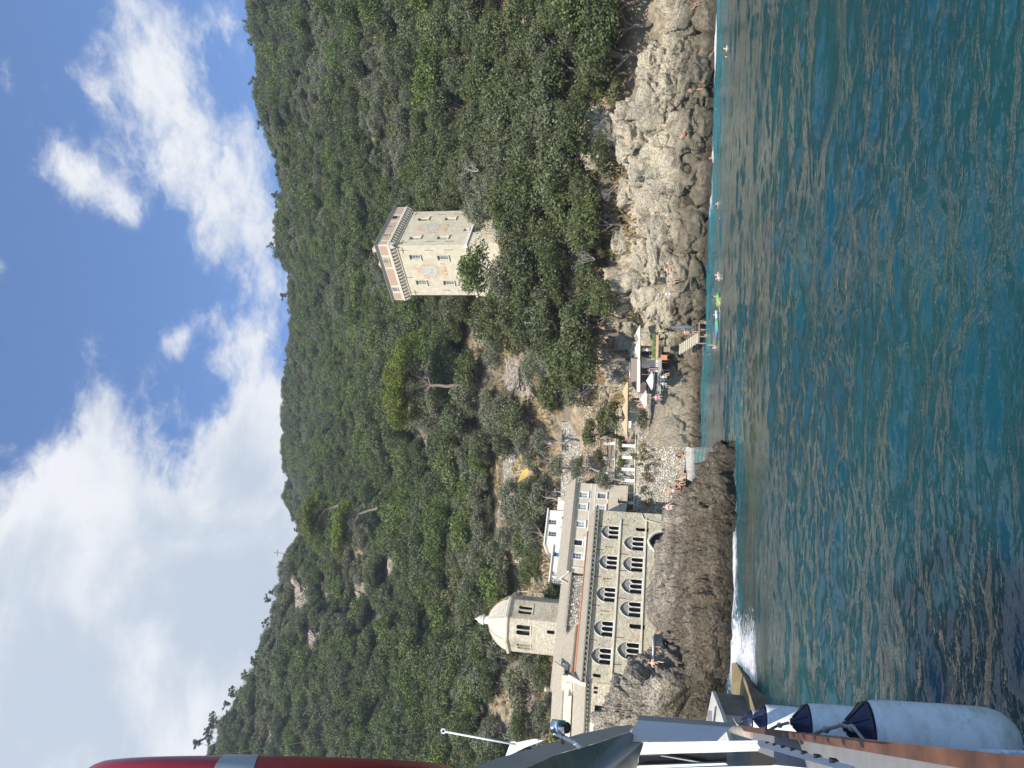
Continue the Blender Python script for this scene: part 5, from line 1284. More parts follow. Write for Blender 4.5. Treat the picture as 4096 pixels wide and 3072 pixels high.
for y0, z, x0, x1, lb in ((103.62, 8.1, -20.3, -5, 'thin wire railing along the top of the beach wall'), (105.72, 11.1, -20.3, -5.4, 'thin wire railing along the upper garden terrace')):
    r_ = thing('wire_railing', lb, 'railing', tuple(Wy(x0, y0)[:2]) + (z,))
    for k in range(10):
        q = Wy(x0 + (x1 - x0) * k / 9, y0); mb = MB(); mb.tube([(q[0], q[1], z), (q[0], q[1], z + 1.1)], .025, 5); mb.build('post', M_WIRE, r_)
    for h in (.3, .6, .85, 1.1):
        mb = MB(); mb.tube([Wy(x0, y0) + np.array([0, 0, z + h]), Wy(x1, y0) + np.array([0, 0, z + h])], .018, 5); mb.build('wire', M_WIRE, r_)
    child_fix(r_)
# wooden pergola poles on the vine terrace
pg = thing('pergola', 'rough wooden pergola poles standing over the vine terrace', 'pergola', (-10, 108, 11.2))
for a, b_ in (((-14.5, 107.6, 13.4), (-4.5, 106.8, 13.4)), ((-14.5, 108.5, 13.5), (-4.5, 107.8, 13.5))):
    mb = MB(); mb.tube([a, b_], .09, 6); mb.build('beam', m_plain('weathered_wood', (.16, .12, .09), .9), pg)
for x in (-14, -11, -8, -5):
    mb = MB(); mb.tube([(x, 107.4, 11.0), (x, 107.4, 13.6)], .07, 6); mb.build('post', m_plain('weathered_wood', (.16, .12, .09), .9), pg)
mb = MB()
for k in range(26): x = -8.6 + k * .16; mb.tube([(x, 107.0, 13.62), (x, 109.4, 14.1)], .025, 4)
mb.build('slats', M_GPLAS, pg); child_fix(pg)
# yellow tarpaulin
q = [at(2078 - 30 + 40, 1890, 0.001 + 125), at(2112, 1868, 124.5), at(2112, 1905, 123.5), at(2069, 1934, 124.0)]
q = [at(2086, 1889, 126), at(2113, 1868, 125.5), at(2113, 1902, 123.0), at(2068, 1932, 123.0)]
mb = MB(); V = []
for i in range(6):
    for j in range(6):
        u, v_ = i / 5, j / 5; P_ = (q[0] * (1 - u) + q[1] * u) * (1 - v_) + (q[3] * (1 - u) + q[2] * u) * v_; V.append(P_ + np.array([0, 0, -.25 * math.sin(math.pi * u) * math.sin(math.pi * v_)]))
mb.add(V, [(i * 6 + j, i * 6 + j + 1, (i + 1) * 6 + j + 1, (i + 1) * 6 + j) for i in range(5) for j in range(5)], True)
tag(mb.build('tarpaulin', m_plain('yellow_cloth', (.68, .47, .12), .85)), 'yellow tarpaulin stretched above the olive trees behind the beach', 'tarpaulin')
# landing: concrete shed, quay
M_CONC = m_plaster('old_concrete', (.30, .28, .24), (.42, .39, .33), stain=(.12, .10, .07), st=.4)
M_QUAY = m_plaster('ochre_stained_concrete', (.25, .185, .085), (.34, .27, .14), stain=(.14, .11, .06), st=.5)
def P3(px, py, y): return at(px, py, y)
Q = [onz(2943, 2650, .15), onz(2985, 2728, .40), onz(3020, 2842, .45), onz(3030, 2990, .45)]
Qb = [onz(2926, 2652, .15), onz(2926, 2730, .40), onz(2930, 2800, .45), onz(2930, 2990, .45)]
mb = MB(); mb.add([tuple(v) for v in Q + Qb] + [(v[0], v[1], -2.5) for v in Q + Qb], [(0, 1, 5, 4), (1, 2, 6, 5), (2, 3, 7, 6), (0, 4, 12, 8), (2, 3, 11, 10)])
tag(mb.build('quay', M_QUAY), 'ochre-stained concrete quay at the foot of the dark rocks, left', 'quay')
Wf = [onz(2994, 2690, -.25), onz(3050, 2755, -.3), onz(3112, 2822, -.3)]
mb = MB(); off_ = np.array([.02, -.02, .006]); mb.add([tuple(Q[i] + off_) for i in range(3)] + [tuple(v) for v in Wf], [(0, 3, 4, 1), (1, 4, 5, 2)]); mb.add([tuple(Q[2] + off_), tuple(Wf[2]), (Q[2][0], Q[2][1], -1)], [(0, 1, 2)])
tag(mb.build('slipway', m_plaster('wet_concrete', (.06, .052, .04), (.10, .09, .07), st=.3)), 'dark wet sloping concrete slipway beside the ochre quay', 'slipway')
base = lambda v, z_=.4: np.array([v[0], v[1], z_])
A_, B_, C_, D_ = P3(2848, 2764, 31), P3(2884, 2852, 28), P3(2930, 3010, 25.5), P3(2800, 3010, 30.5)
sh = thing('concrete_shed', 'pale concrete shed with a shaded side wall on the quay below the rocks', 'shed', tuple(base(B_)))
mb = MB(); mb.prism([A_, B_, C_, D_], (0, 0, -.14)); mb.build('roof', m_plaster('pale_slab', (.50, .47, .40), (.62, .58, .50), st=.35), sh)
dn = np.array([0, 0, -.14]); ins = np.array([-.06, .06, 0])
mb = MB(); mb.add([A_ + dn + ins, B_ + dn + ins, base(B_ + ins), base(A_ + ins)], [(0, 1, 2, 3)]); mb.build('side_wall', m_plaster('shaded_render', (.11, .105, .095), (.18, .17, .15), st=.3), sh)  # darker than the other concrete: this wall's shade is put into its colour
mb = MB(); mb.add([B_ + dn + ins, C_ + dn + ins, base(C_ + ins), base(B_ + ins)], [(0, 1, 2, 3)]); mb.add([A_ + dn + ins, D_ + dn, base(D_), base(A_ + ins)], [(0, 1, 2, 3)]); mb.build('front_wall', M_CONC, sh)
w0 = P3(2842, 2872, 28.9); mb = MB(); mb.box(w0 + np.array([0, 0, .03]), (.5, .35, .16), rz=.5); mb.build('hatch', M_GPLAS, sh); child_fix(sh)
# ------------------------------------------------------------------ the excursion boat the photo is taken from
M_BW = m_plain('boat_white', (.62, .66, .72), .35, var=.05, sc=2)
M_BG = m_plain('boat_grey', (.30, .31, .31), .45, var=.08, sc=3)
M_BD = m_plain('boat_deck', (.20, .205, .205), .6, var=.1, sc=6)
M_BR = m_plain('varnished_teak', (.11, .045, .024), .6, var=.5, sc=5)
M_NAVY = m_plain('navy_vinyl', (.015, .02, .05), .38, var=.2)
mt, t, b = new_mat('fender_vinyl'); p = opos(t)
n = t.noise(t.node('ShaderNodeMapping', {'Vector': p, 'Scale': (1, 1, 2.2)}).outputs[0], 3.2, 9, .72); n2 = t.noise(p, 9, 8, .75)
c = t.mix(t.rng(n, .44, .66), (.80, .82, .82), (.55, .55, .50)); c = t.mix(t.math('MULTIPLY', t.rng(n2, .56, .70), .75), c, (.30, .28, .22))
t.l.new(c, b.inputs['Base Color']); b.inputs['Roughness'].default_value = .38; bump(t, b, n2, .12, .01); M_FEND = mt
M_ROPE = m_plain('grey_rope', (.36, .35, .31), .9, var=.25, sc=30)
GZ = 2.95
bo = thing('excursion_boat', 'white excursion boat with teak gunwale and dark cabin window along the left edge', 'boat', (-3.0, 6, 0))
outer = [onz(2960, 2903, GZ), onz(3469, 2957, GZ), onz(4096, 3026, GZ), onz(4096, 3026, GZ) + (onz(4096, 3026, GZ) - onz(3469, 2957, GZ)) * 1.5]
inner = [onz(2975, 2924, GZ), onz(3400, 2996, GZ), onz(3885, 3080, GZ), onz(3885, 3080, GZ) + (onz(3885, 3080, GZ) - onz(3400, 2996, GZ)) * 1.2]
mb = MB()
for k in range(3):
    a, b_, c_, d_ = outer[k], outer[k + 1], inner[k + 1], inner[k]
    dz = np.array([0, 0, -.22]); V = [a, b_, c_, d_, a + dz, b_ + dz, c_ + dz, d_ + dz]
    mb.add(V, [(0, 1, 2, 3), (4, 7, 6, 5), (0, 4, 5, 1), (3, 2, 6, 7), (0, 3, 7, 4), (1, 5, 6, 2)])
mb.build('gunwale', M_BR, bo)
mb = MB(); o2 = [p_ + np.array([-.05, 0, -.22]) for p_ in outer]; w2 = [np.array([p_[0] - .4, p_[1], -.4]) for p_ in outer]
mb.add(o2 + w2, [(i, i + 1, i + 5, i + 4) for i in range(3)]); mb.add([o2[0], w2[0], w2[0] + np.array([-3, 1.5, 0]), o2[0] + np.array([-3, 1.5, 0])], [(0, 1, 2, 3)]); mb.build('hull', M_BW, bo)
mb = MB(); i2 = [p_ + np.array([.03, 0, -.10]) for p_ in inner]; L2 = [p_ + np.array([-3.2, 0, -.10]) for p_ in inner]
mb.prism([i2[0], i2[1], i2[2], i2[3], L2[3], L2[0]], (0, 0, -.06)); mb.build('side_deck', M_BD, bo)
# coaming with drain holes
def quadprism(name, pts, depth, mat, ext=(-.1, .35, 0), parent=bo):
    P_ = [at(px, py, dd) for (px, py), dd in zip(pts, depth if hasattr(depth, '__len__') else [depth] * len(pts))]
    k_ = len(P_) // 3; a_, b_, c_ = P_[0], P_[max(1, k_)], P_[max(2, 2 * k_)]; n_ = np.cross(b_ - a_, c_ - a_)
    P_ = [onp(px, py, a_, n_) for px, py in pts]
    e_ = abs(ext[1]); rc_ = np.mean(P_, 0) - CP; rc_[2] *= .9; ext = rc_ / np.linalg.norm(rc_) * max(e_, .02)
    m_ = MB(); m_.prism(P_, ext); return m_.build(name, mat, parent)
co = quadprism('coaming', [(3033, 2962), (3045, 2960), (3420, 3066), (3420, 3095), (3030, 2985)], [6.05, 6.0, 3.15, 3.1, 6.1], M_BW, (-.05, .02, -.12))
for k in range(7):
    f_ = .15 + k * .12; q0 = at(3040, 2972, 6.0) * (1 - f_) + at(3420, 3080, 3.12) * f_
    m_ = MB(); m_.box(q0 + np.array([.012, -.012, 0]), (.03, .06, .03), rz=.3); m_.build('drain_hole', M_DARK, co)
# cabin corner post, window, sill
quadprism('cabin_post', [(2575, 2977), (3028, 2974), (3040, 2990), (3030, 3004), (2560, 3018)], 5.3, M_BW, (-.05, .25, 0))
win = quadprism('cabin_window', [(2555, 3019), (3026, 3005), (3120, 3040), (3090, 3062), (2548, 3075)], 5.32, m_plain('cabin_glass', (.012, .010, .008), .04, spec=1.0), (-.02, .06, 0))
quadprism('window_frame', [(2640, 3024), (2646, 3022), (2830, 3052), (2826, 3058)], 5.28, M_BG, (0, .02, 0), win)
quadprism('window_ledge', [(2552, 3063), (2900, 3052), (2912, 3060), (2545, 3075)], 5.25, M_BW, (-.1, .05, 0))
quadprism('cabin_wall', [(2548, 3070), (3100, 3060), (3420, 3090), (3420, 3600), (2548, 3600)], [5.4] * 5, M_BW, (-.1, .2, 0))
# white locker outside the cabin
lk = quadprism('locker', [(2553, 2880), (2922, 2909), (2868, 2965), (2508, 2967)], [8.4, 8.4, 8.0, 8.0], M_BW, (.02, .5, 0))
quadprism('locker_shaded_side', [(2554, 2860), (2930, 2892), (2934, 2902), (2922, 2910), (2552, 2881)], [8.7, 8.7, 8.6, 8.39, 8.39], M_BG, (0, .45, 0))  # side face of the white locker, its shade painted in as grey
quadprism('locker_rail', [(2575, 2970), (3030, 2962), (3030, 2972), (2575, 2978)], 5.25, M_BW, (0, .1, 0))
# roof overhang
quadprism('roof_edge', [(2530, 2898), (2461, 2906), (2320, 2935), (2108, 3000), (1980, 3036), (1850, 3085), (2020, 3110), (2217, 3020), (2400, 2968), (2521, 2925)], [7.9, 7.5, 6.6, 5.4, 4.9, 4.5, 4.5, 5.3, 6.6, 7.8], M_BG, (-.05, .12, .0))
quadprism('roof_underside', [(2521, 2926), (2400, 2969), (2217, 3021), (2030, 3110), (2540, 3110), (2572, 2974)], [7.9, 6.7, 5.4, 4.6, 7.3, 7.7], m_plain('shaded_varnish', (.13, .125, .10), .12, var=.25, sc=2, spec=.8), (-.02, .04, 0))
quadprism('roof_top', [(2040, 2975), (2140, 2955), (2175, 2962), (2100, 2990), (2020, 3030)], 5.9, M_BW, (-.1, .3, 0))
quadprism('mast_base', [(2040, 2968), (2062, 2965), (2062, 2990), (2040, 3020)], 5.6, M_BW, (-.03, .1, 0))
po = MB(); po.tube([at(1782, 2927, 5.6), at(2062, 2978, 5.5)], .008, 8); po.build('antenna_pole', m_plain('white_pole', (.62, .62, .60), .4, .0, .05), bo)
rg_ = MB(); c0 = at(1774, 2924, 5.6); rg_.tube([c0 + .018 * np.array([math.cos(a), 0, math.sin(a)]) for a in np.linspace(0, 2 * math.pi, 13)], .006, 6); rg_.build('antenna_ring', M_BW, bo)
st = MB(); st.tube([at(1780, 2927, 5.6), at(1300, 2955, 4.0), at(880, 3018, 2.6), at(700, 3040, 2.3)], .0022, 5); st.build('stay_line', m_plain('yellow_line', (.42, .42, .22), .7), bo)
child_fix(bo)
# fenders
labs = ['big scuffed white fender with navy top, nearest of the row at lower left', 'second white fender with navy top partly hidden behind the nearest one', 'third white fender in the row, smaller and cleaner', 'farthest white fender with only its navy top clearly showing']
for i, (pt, pyc, D_, Ln, pb) in enumerate([(3469, 2913, 5.1, 1.2, 4094), (3229, 2893, 7.1, 1.2, None), (3057, 2875, 9.8, 1.2, None), (3003, 2888, 11.6, 1.1, None)]):
    top = at(pt, pyc, D_); R_ = .18; zb = at(4094, pyc, D_)[2] if pb else top[2] - Ln
    fe = thing('fender', labs[i], 'fender', tuple(top), group='white fenders hung along the boat')
    H_ = top[2] - zb
    prof = [(0, -H_)] + [(R_ * math.sin(a), -H_ + R_ * 1.15 * (1 - math.cos(a))) for a in np.linspace(.25, math.pi / 2, 8)] + [(R_ * 1.01, -H_ * .5), (R_, -.12), (R_ * .97, -.05), (R_ * .93, 0)]
    m_ = MB(); m_.lathe((0, 0, 0), prof, 36); m_.build('body', M_FEND, fe)
    m_ = MB(); m_.lathe((0, 0, 0), [(R_ * .95, -.01), (R_ * .9, .02), (R_ * .6, .065), (R_ * .28, .115), (.035, .135), (.03, .15), (0, .15)], 36); m_.build('cone_top', M_NAVY, fe)
    for k in range(8):
        a = k * math.pi / 4; m_ = MB(); m_.tube([(R_ * .93 * math.cos(a), R_ * .93 * math.sin(a), .02), (R_ * .61 * math.cos(a), R_ * .61 * math.sin(a), .067), (.045 * math.cos(a), .045 * math.sin(a), .13)], .005, 5); m_.build('rib', M_NAVY, fe)
    fe.rotation_euler = (rad(2), rad(-2 + i), 0)
ropes = [([(3361, 2903, 5.1), (3290, 2922, 5.4), (3230, 2950, 5.8), (3175, 2985, 6.2)], .011, 'grey rope tying the nearest fender to the deck'),
 ([(3361, 2900, 5.1), (3420, 2915, 4.9), (3455, 2960, 4.7), (3450, 3010, 4.7), (3400, 3028, 4.8), (3330, 3030, 5.0), (3300, 3025, 5.1)], .011, 'grey rope looping over the gunwale to a cleat'),
 ([(3154, 2892, 7.1), (3110, 2903, 7.4), (3070, 2925, 7.8), (3040, 2948, 8.1)], .012, 'grey rope tying the second fender'),
 ([(3010, 2878, 9.8), (2985, 2885, 9.9), (2950, 2900, 9.6), (2935, 2870, 9.9)], .013, 'knotted rope tails at the farthest fenders'),
 ([(3770, 3075, 3.6), (3850, 3030, 3.7), (3910, 3010, 3.9), (4000, 3012, 3.9), (4110, 3018, 3.8)], .016, 'blue-flecked white mooring rope at the bottom left')]
for i, (pts, r_, lb) in enumerate(ropes):
    P_ = [at(*q) for q in pts]; P_ = [np.array(P_[0])] + P_[1:]
    m_ = MB(); PP = []
    for a, b_ in zip(P_[:-1], P_[1:]):
        for k in range(5): PP.append(a + (b_ - a) * k / 5)
    PP.append(P_[-1]); m_.tube(PP, r_, 7); m_.tube([q + np.array([.004, 0, .006]) for q in PP], r_ * .8, 6)
    if i < 3: m_.ball(PP[4], r_ * 2.4, 8)
    mt_ = M_ROPE if i < 4 else m_plain('flecked_rope', (.62, .66, .68), .85, var=.3, sc=40)
    tag(m_.build('rope', mt_), lb, 'rope')
wd = MB(); wd.tube([at(2930, 2912, 10.2), at(3018, 2938, 8.9)], [.07, .06], 10); tag(wd.build('wooden_post', m_plain('grey_wood', (.34, .29, .23), .8, var=.3)), 'grey wooden post lying beside the ropes at the bow', 'post')
# floodlight
fl = thing('floodlight', 'chrome cylindrical lamp on a bracket above the boat roof', 'lamp', tuple(at(2245, 2920, 5.6)))
a0, a1 = at(2212, 2896, 5.6), at(2258, 2908, 5.55)
def P4(px, py): return at(px, py, 5.6)
m_ = MB(); c0 = P4(2205, 2903); c1 = P4(2262, 2910); m_.tube([P4(2199, 2904), P4(2208, 2904.5), P4(2209, 2904.6), P4(2260, 2910)], [.004, .05, .052, .052], 20); m_.build('lamp_housing', m_plain('chrome_housing', (.6, .63, .66), .12, 1.0, .05), fl)
m_ = MB(); m_.tube([P4(2262, 2910), P4(2275, 2912), P4(2282, 2912)], [.045, .04, .02], 14); m_.build('lamp_end', M_DARK, fl)
m_ = MB(); m_.tube([P4(2250, 2925), P4(2252, 2975)], .016, 8); m_.build('bracket', m_plain('brown_bracket', (.16, .11, .09), .6), fl)
m_ = MB(); m_.tube([P4(2215, 2930), P4(2290, 2965)], .018, 8); m_.tube([P4(2290, 2965), P4(2320, 2990)], .018, 8); m_.build('stay', M_BW, fl); child_fix(fl)
# lifebuoy seen edge-on
lb = thing('lifebuoy', 'red lifebuoy with grey reflective bands seen edge-on along the lower left border', 'lifebuoy', tuple(at(1130, 3246, 1.36)))
def torus(R_, r_, a0, a1, n=64, m2=20, closed=False):
    V = []; 
    for i in range(n):
        A_ = a0 + (a1 - a0) * i / (n if closed else n - 1)
        for j in range(m2):
            B_ = 2 * math.pi * j / m2; V.append(((R_ + r_ * math.cos(B_)) * math.cos(A_), (R_ + r_ * math.cos(B_)) * math.sin(A_), r_ * math.sin(B_)))
    nn_ = n if closed else n - 1
    return V, [(i * m2 + j, ((i + 1) % n) * m2 + j, ((i + 1) % n) * m2 + (j + 1) % m2, i * m2 + (j + 1) % m2) for i in range(nn_) for j in range(m2)]
m_ = MB(); m_.add(*torus(.34, .052, 0, 2 * math.pi, 90, 24, True), smooth=True); m_.build('ring', m_plain('red_vinyl', (.36, .012, .022), .38, var=.1), lb)
for k in range(4):
    A_ = rad(-3 + 90 * k); m_ = MB(); m_.add(*torus(.34, .0535, A_ - .085, A_ + .085, 8, 24), smooth=True); m_.build('reflective_band', m_plain('reflective_grey', (.36, .39, .39), .35), lb)
# ring plane upright and turned edge-on to the camera
rv = Vector(ray(1130, 3246)); nrm = Vector(np.cross(ray(500, 3246), ray(1900, 3246))).normalized(); nrm = (nrm + rv * .006).normalized()
zz_ = Vector(_up); xx_ = zz_.cross(nrm).normalized(); yy_ = nrm.cross(xx_)
lb.rotation_euler = Matrix((xx_, yy_, nrm)).transposed().to_euler()

R3_ = np.array(lb.rotation_euler.to_matrix()); ringv = np.array([v for v in torus(.34, .052, 0, 2 * math.pi, 90, 12, True)[0]]) @ R3_.T
loc_ = np.array(lb.location)
for _ in range(12):
    q_ = loc_ + ringv - CP; py_ = 1536 - F * (q_ @ _rt) / (q_ @ _fw) * 1.0; py_ = 1536 - F * (q_ @ _rt) / (q_ @ _fw)
    loc_ = loc_ + _rt * (py_.min() - 3022) * 1.36 / F
lb.location = tuple(loc_); print('ring', py_.min())
# ------------------------------------------------------------------ people
SKIN = [m_plain('tanned_skin', (.52, .30, .19), .6, var=.06), m_plain('fair_skin', (.64, .42, .31), .6, var=.06), m_plain('brown_skin', (.40, .22, .13), .6, var=.06)]
HAIR = m_plain('dark_hair', (.03, .02, .015), .6); HAIRL = m_plain('light_brown_hair', (.16, .09, .05), .6)
def person(loc, label, face=0.0, h=1.7, pose='stand', skin=0, hair=None, suit=None, suit2=None, arms='down', female=False, group=None, tilt=0, scale=None):
    """one skinned body (pelvis root, tapered limbs, five fingers) with hair and swimwear as children"""
    s = h / 1.75; J = {}; E_ = []; R_ = {}
    def v(n, p, r): J[n] = np.array(p, float) * s; R_[n] = (r * s,) * 2 if not hasattr(r, '__len__') else (r[0] * s, r[1] * s)
    hw = .088 if female else .082; sw = .165 if female else .19
    v('pelvis', (0, 0, .95), (.135, .10)); v('waist', (0, .01, 1.10), (.115, .085)); v('chest', (0, .01, 1.30), (.15 if not female else .13, .105)); v('neckb', (0, .01, 1.44), (.075, .065)); v('neck', (0, 0, 1.52), (.052, .052))
    v('head', (0, -.015, 1.60), (.072, .082)); v('crown', (0, -.005, 1.70), (.078, .085)); v('nose', (0, -.105, 1.615), (.014, .014))
    E_ += [('pelvis', 'waist'), ('waist', 'chest'), ('chest', 'neckb'), ('neckb', 'neck'), ('neck', 'head'), ('head', 'crown'), ('head', 'nose')]
    A = {'down': ((.05, 0, -.27), (.03, -.06, -.25)), 'hips': ((.17, .05, -.24), (-.12, -.14, -.16)), 'head': ((.2, -.08, .05), (-.10, -.08, .24)), 'up': ((.10, -.02, .28), (.03, -.02, .26)), 'out': ((.26, -.02, -.08), (.24, -.05, -.02)), 'front': ((.06, -.20, -.17), (-.03, -.24, .02)), 'lap': ((.04, -.10, -.24), (-.05, -.22, -.10))}
    lk = {}
    for sd_, sg in (('L', 1), ('R', -1)):
        am = A[arms if not isinstance(arms, tuple) else arms[0 if sg > 0 else 1]]
        sh_ = np.array([sg * sw, .01, 1.40]); el = sh_ + np.array([sg * am[0][0], am[0][1], am[0][2]]); wr = el + np.array([sg * am[1][0], am[1][1], am[1][2]])
        d_ = (wr - el) / np.linalg.norm(wr - el); side = np.cross(d_, (0, 1, 0)); side /= np.linalg.norm(side) + 1e-6
        v('sh' + sd_, sh_, .052); v('el' + sd_, el, .040); v('wr' + sd_, wr, .026); pa = wr + d_ * .06; v('pa' + sd_, pa, (.030, .018))
        E_ += [('chest', 'sh' + sd_), ('sh' + sd_, 'el' + sd_), ('el' + sd_, 'wr' + sd_), ('wr' + sd_, 'pa' + sd_)]
        for k, (o_, l_) in enumerate(((-.028, .062), (-.010, .072), (.010, .068), (.028, .052))):
            v('f%d%s' % (k, sd_), pa + side * o_ + d_ * l_ + np.array([0, -.015, 0]), .009); E_.append(('pa' + sd_, 'f%d%s' % (k, sd_)))
        v('th' + sd_, wr + d_ * .035 - side * .045 + np.array([0, -.02, 0]), .010); E_.append(('wr' + sd_, 'th' + sd_))
        if pose == 'stand': kn, an = (sg * (hw + .01), -.02, .50), (sg * (hw + .02), .01, .09)
        elif pose == 'walk': kn, an = (sg * (hw + .01), -.14 * sg - .03, .52), (sg * (hw + .02), -.22 * sg + .10, .10 + (.04 if sg < 0 else 0))
        elif pose == 'sit': kn, an = (sg * (hw + .06), -.42, 1.02), (sg * (hw + .06), -.50, .60)
        elif pose == 'lounge': kn, an = (sg * (hw + .03), -.38, 1.12 if sg > 0 else .98), (sg * (hw + .04), -.70, .90)
        else: kn, an = (sg * (hw + .08), -.34, .92), (sg * (hw + .06), -.10, .62)
        v('hip' + sd_, (sg * hw, 0, .90), .088); v('kn' + sd_, kn, .056); v('an' + sd_, an, .036); v('to' + sd_, (an[0] + sg * .02, an[1] - .15, an[2] - .055), (.036, .022))
        E_ += [('pelvis', 'hip' + sd_), ('hip' + sd_, 'kn' + sd_), ('kn' + sd_, 'an' + sd_), ('an' + sd_, 'to' + sd_)]
    low = {'stand': .012, 'walk': .012, 'sit': .83, 'lounge': .83, 'crouch': .52}[pose] * s
    if tilt:
        for n_ in J:
            if J[n_][2] > .96 * s and not n_.startswith(('kn', 'an', 'to', 'hip')):
                dz = J[n_][2] - .95 * s; y_ = J[n_][1]; J[n_][1] = y_ * math.cos(tilt) - dz * math.sin(tilt); J[n_][2] = .95 * s + dz * math.cos(tilt) + y_ * math.sin(tilt)
    names = list(J); me = bpy.data.meshes.new('body')
    me.from_pydata([tuple(J[n_] - np.array([0, 0, low])) for n_ in names], [(names.index(a), names.index(b_)) for a, b_ in E_], [])
    root = thing('person', label, 'person', tuple(map(float, loc)), face, group)
    bd = bpy.data.objects.new('body', me); link(bd, root)
    bd.modifiers.new('skin', 'SKIN').use_smooth_shade = True
    sv = me.skin_vertices[0].data
    for i, n_ in enumerate(names): sv[i].radius = R_[n_]; sv[i].use_root = (n_ == 'pelvis')
    ss = bd.modifiers.new('sub', 'SUBSURF'); ss.levels = 1; ss.render_levels = 1
    me.materials.append(SKIN[skin])
    g = lambda n_: J[n_] - np.array([0, 0, low])
    hm = MB(); hc = g('crown'); hm.ball(hc + np.array([0, .018, .0]) * s, (.088 * s, .096 * s, .092 * s), 12)
    if female: hm.tube([hc + np.array([0, .06, -.02]) * s, hc + np.array([0, .10, -.14]) * s, hc + np.array([0, .09, -.24]) * s], [.06 * s, .055 * s, .02 * s], 8)
    hm.build('hair', hair or HAIR, root)
    if suit:
        sm_ = MB(); pc = g('pelvis'); sm_.lathe(pc + np.array([0, .0, -.10 * s]), [(.145 * s, -.03 * s), (.172 * s, .05 * s), (.160 * s, .14 * s)], 14)
        if not female:
            for sg in 'LR': a = g('hip' + sg); k = g('kn' + sg); sm_.tube([a, a + (k - a) * .55], [.108 * s, .092 * s], 10)
        sm_.build('swimwear', suit, root)
    if suit2:
        c_ = g('chest'); w_ = g('waist'); m2 = MB(); m2.tube([w_ + (c_ - w_) * (.45 if female else -.2), c_ + (c_ - w_) * (.15 if female else .55)], [.150 * s if female else .15 * s, .155 * s if female else .19 * s], 12); m2.build('top', suit2, root)
    if scale: root.scale = scale
    return root
S_BLK = m_plain('black_swimwear', (.015, .015, .02), .6); S_GRY = m_plain('grey_shorts', (.12, .16, .20), .8); S_BLU = m_plain('blue_shorts', (.03, .08, .30), .8); S_ORG = m_plain('rust_bikini', (.40, .12, .05), .7)
S_LBL = m_plain('light_blue_cloth', (.42, .62, .72), .8); S_GRN = m_plain('green_shorts', (.05, .16, .10), .8); S_PNK = m_plain('pink_top', (.80, .38, .52), .8); S_WHT = m_plain('white_cloth', (.75, .75, .73), .8)
from mathutils.bvhtree import BVHTree
_v = []; _f = []
for o_ in bpy.data.objects:
    if o_.type == 'MESH' and o_.name.split('.')[0] in ('shore_rocks', 'boulder', 'rocky_promontory', 'rock_hump', 'beach'):
        b_ = len(_v); M_ = Matrix.Translation(o_.location); _v += [tuple(M_ @ v_.co) for v_ in o_.data.vertices]; _f += [tuple(b_ + i for i in p_.vertices) for p_ in o_.data.polygons]
BVH = BVHTree.FromPolygons(_v, _f)
def rk(px, py, D_=80, back=0):
    """the rock surface seen at this photo point"""
    h_ = BVH.ray_cast(Vector(CP), Vector(ray(px, py)))[0]
    if h_ is None: return at(px, py, D_)
    return np.array(h_) + np.array([0, back, -.02])
def fp(px, py, D_): return at(px, py, D_)
rp = {}
M_PLANK = m_plain('pale_planks', (.40, .36, .28), .8, var=.2)
# bathers on the rocks: feet are at the photo point, a little in front of the rock face
person(fp(2793, 1330, 79.2), 'man in grey shorts standing on the bathing platform beside the closed umbrella', .2, 1.8, suit=S_GRY, arms=('head', 'down'))
person(rk(2720, 1052), 'woman in black bikini standing on the brown rock, right of a pair', .4, 1.66, suit=S_BLK, suit2=S_BLK, female=True, arms='front', skin=1)
person(rk(2715, 1080), 'woman in rust bikini with one arm raised, left of a pair on the rock', .1, 1.66, suit=S_ORG, suit2=S_ORG, female=True, arms=('up', 'down'), skin=1, hair=HAIRL)
person(rk(2704, 1131), 'man in blue shorts sitting on the dark rock leaning on his knees', .4, 1.78, 'sit', suit=S_BLU, arms='lap', tilt=.35, skin=0)
person(rk(2712, 1176), 'woman in a light blue top standing with an elbow out', -.3, 1.66, suit=S_LBL, suit2=S_LBL, female=True, arms='hips', skin=1)
person(rk(2811, 356), 'man in green shorts standing beside a dark hollow in the rock', .6, 1.78, suit=S_GRN, arms='hips')
person(rk(2848, 338), 'pale boy stepping into the sea from the wet rock', 1.2, 1.45, 'walk', suit=S_WHT, arms='front', tilt=.5, skin=1)
person(rk(2742, 538), 'sunbather reclining on the pale rock with knees up', .5, 1.7, 'lounge', suit=S_ORG, arms='lap', tilt=-.7, skin=0)
person(rk(2785, 28), 'bather sitting between the pale slabs at the far right edge', .2, 1.7, 'sit', suit=S_BLK, arms='lap', skin=0)
# beach people
person(onz(2766, 1888, .45), 'man standing at the water edge of the pebble beach', .3, 1.76, suit=S_BLK, arms='front', skin=0)
person(onz(2746, 1812, 1.15), 'bather crouching on the pebbles below the wall', -.4, 1.7, 'crouch', suit=S_BLK, arms='lap', tilt=.5, skin=2)
person(onz(2745, 1830, 1.15), 'dark-haired bather bending over beside the crouching one', .4, 1.7, 'walk', suit=S_BLK, arms='front', tilt=.9, skin=0)
person(onz(2728, 1926, 1.6), 'sunbather sitting against the beach wall, right of the small group', .1, 1.7, 'sit', suit=S_BLU, arms='lap', skin=0)
person(onz(2730, 1940, 1.6), 'sunbather sitting on a blue towel against the beach wall', -.3, 1.7, 'sit', suit=S_ORG, arms='lap', female=True, skin=1)
person(rk(2690, 2030), 'girl in a pink top sitting beside the dark rock at the beach wall', .2, 1.6, 'sit', suit=S_PNK, suit2=S_PNK, female=True, arms='lap', skin=1)
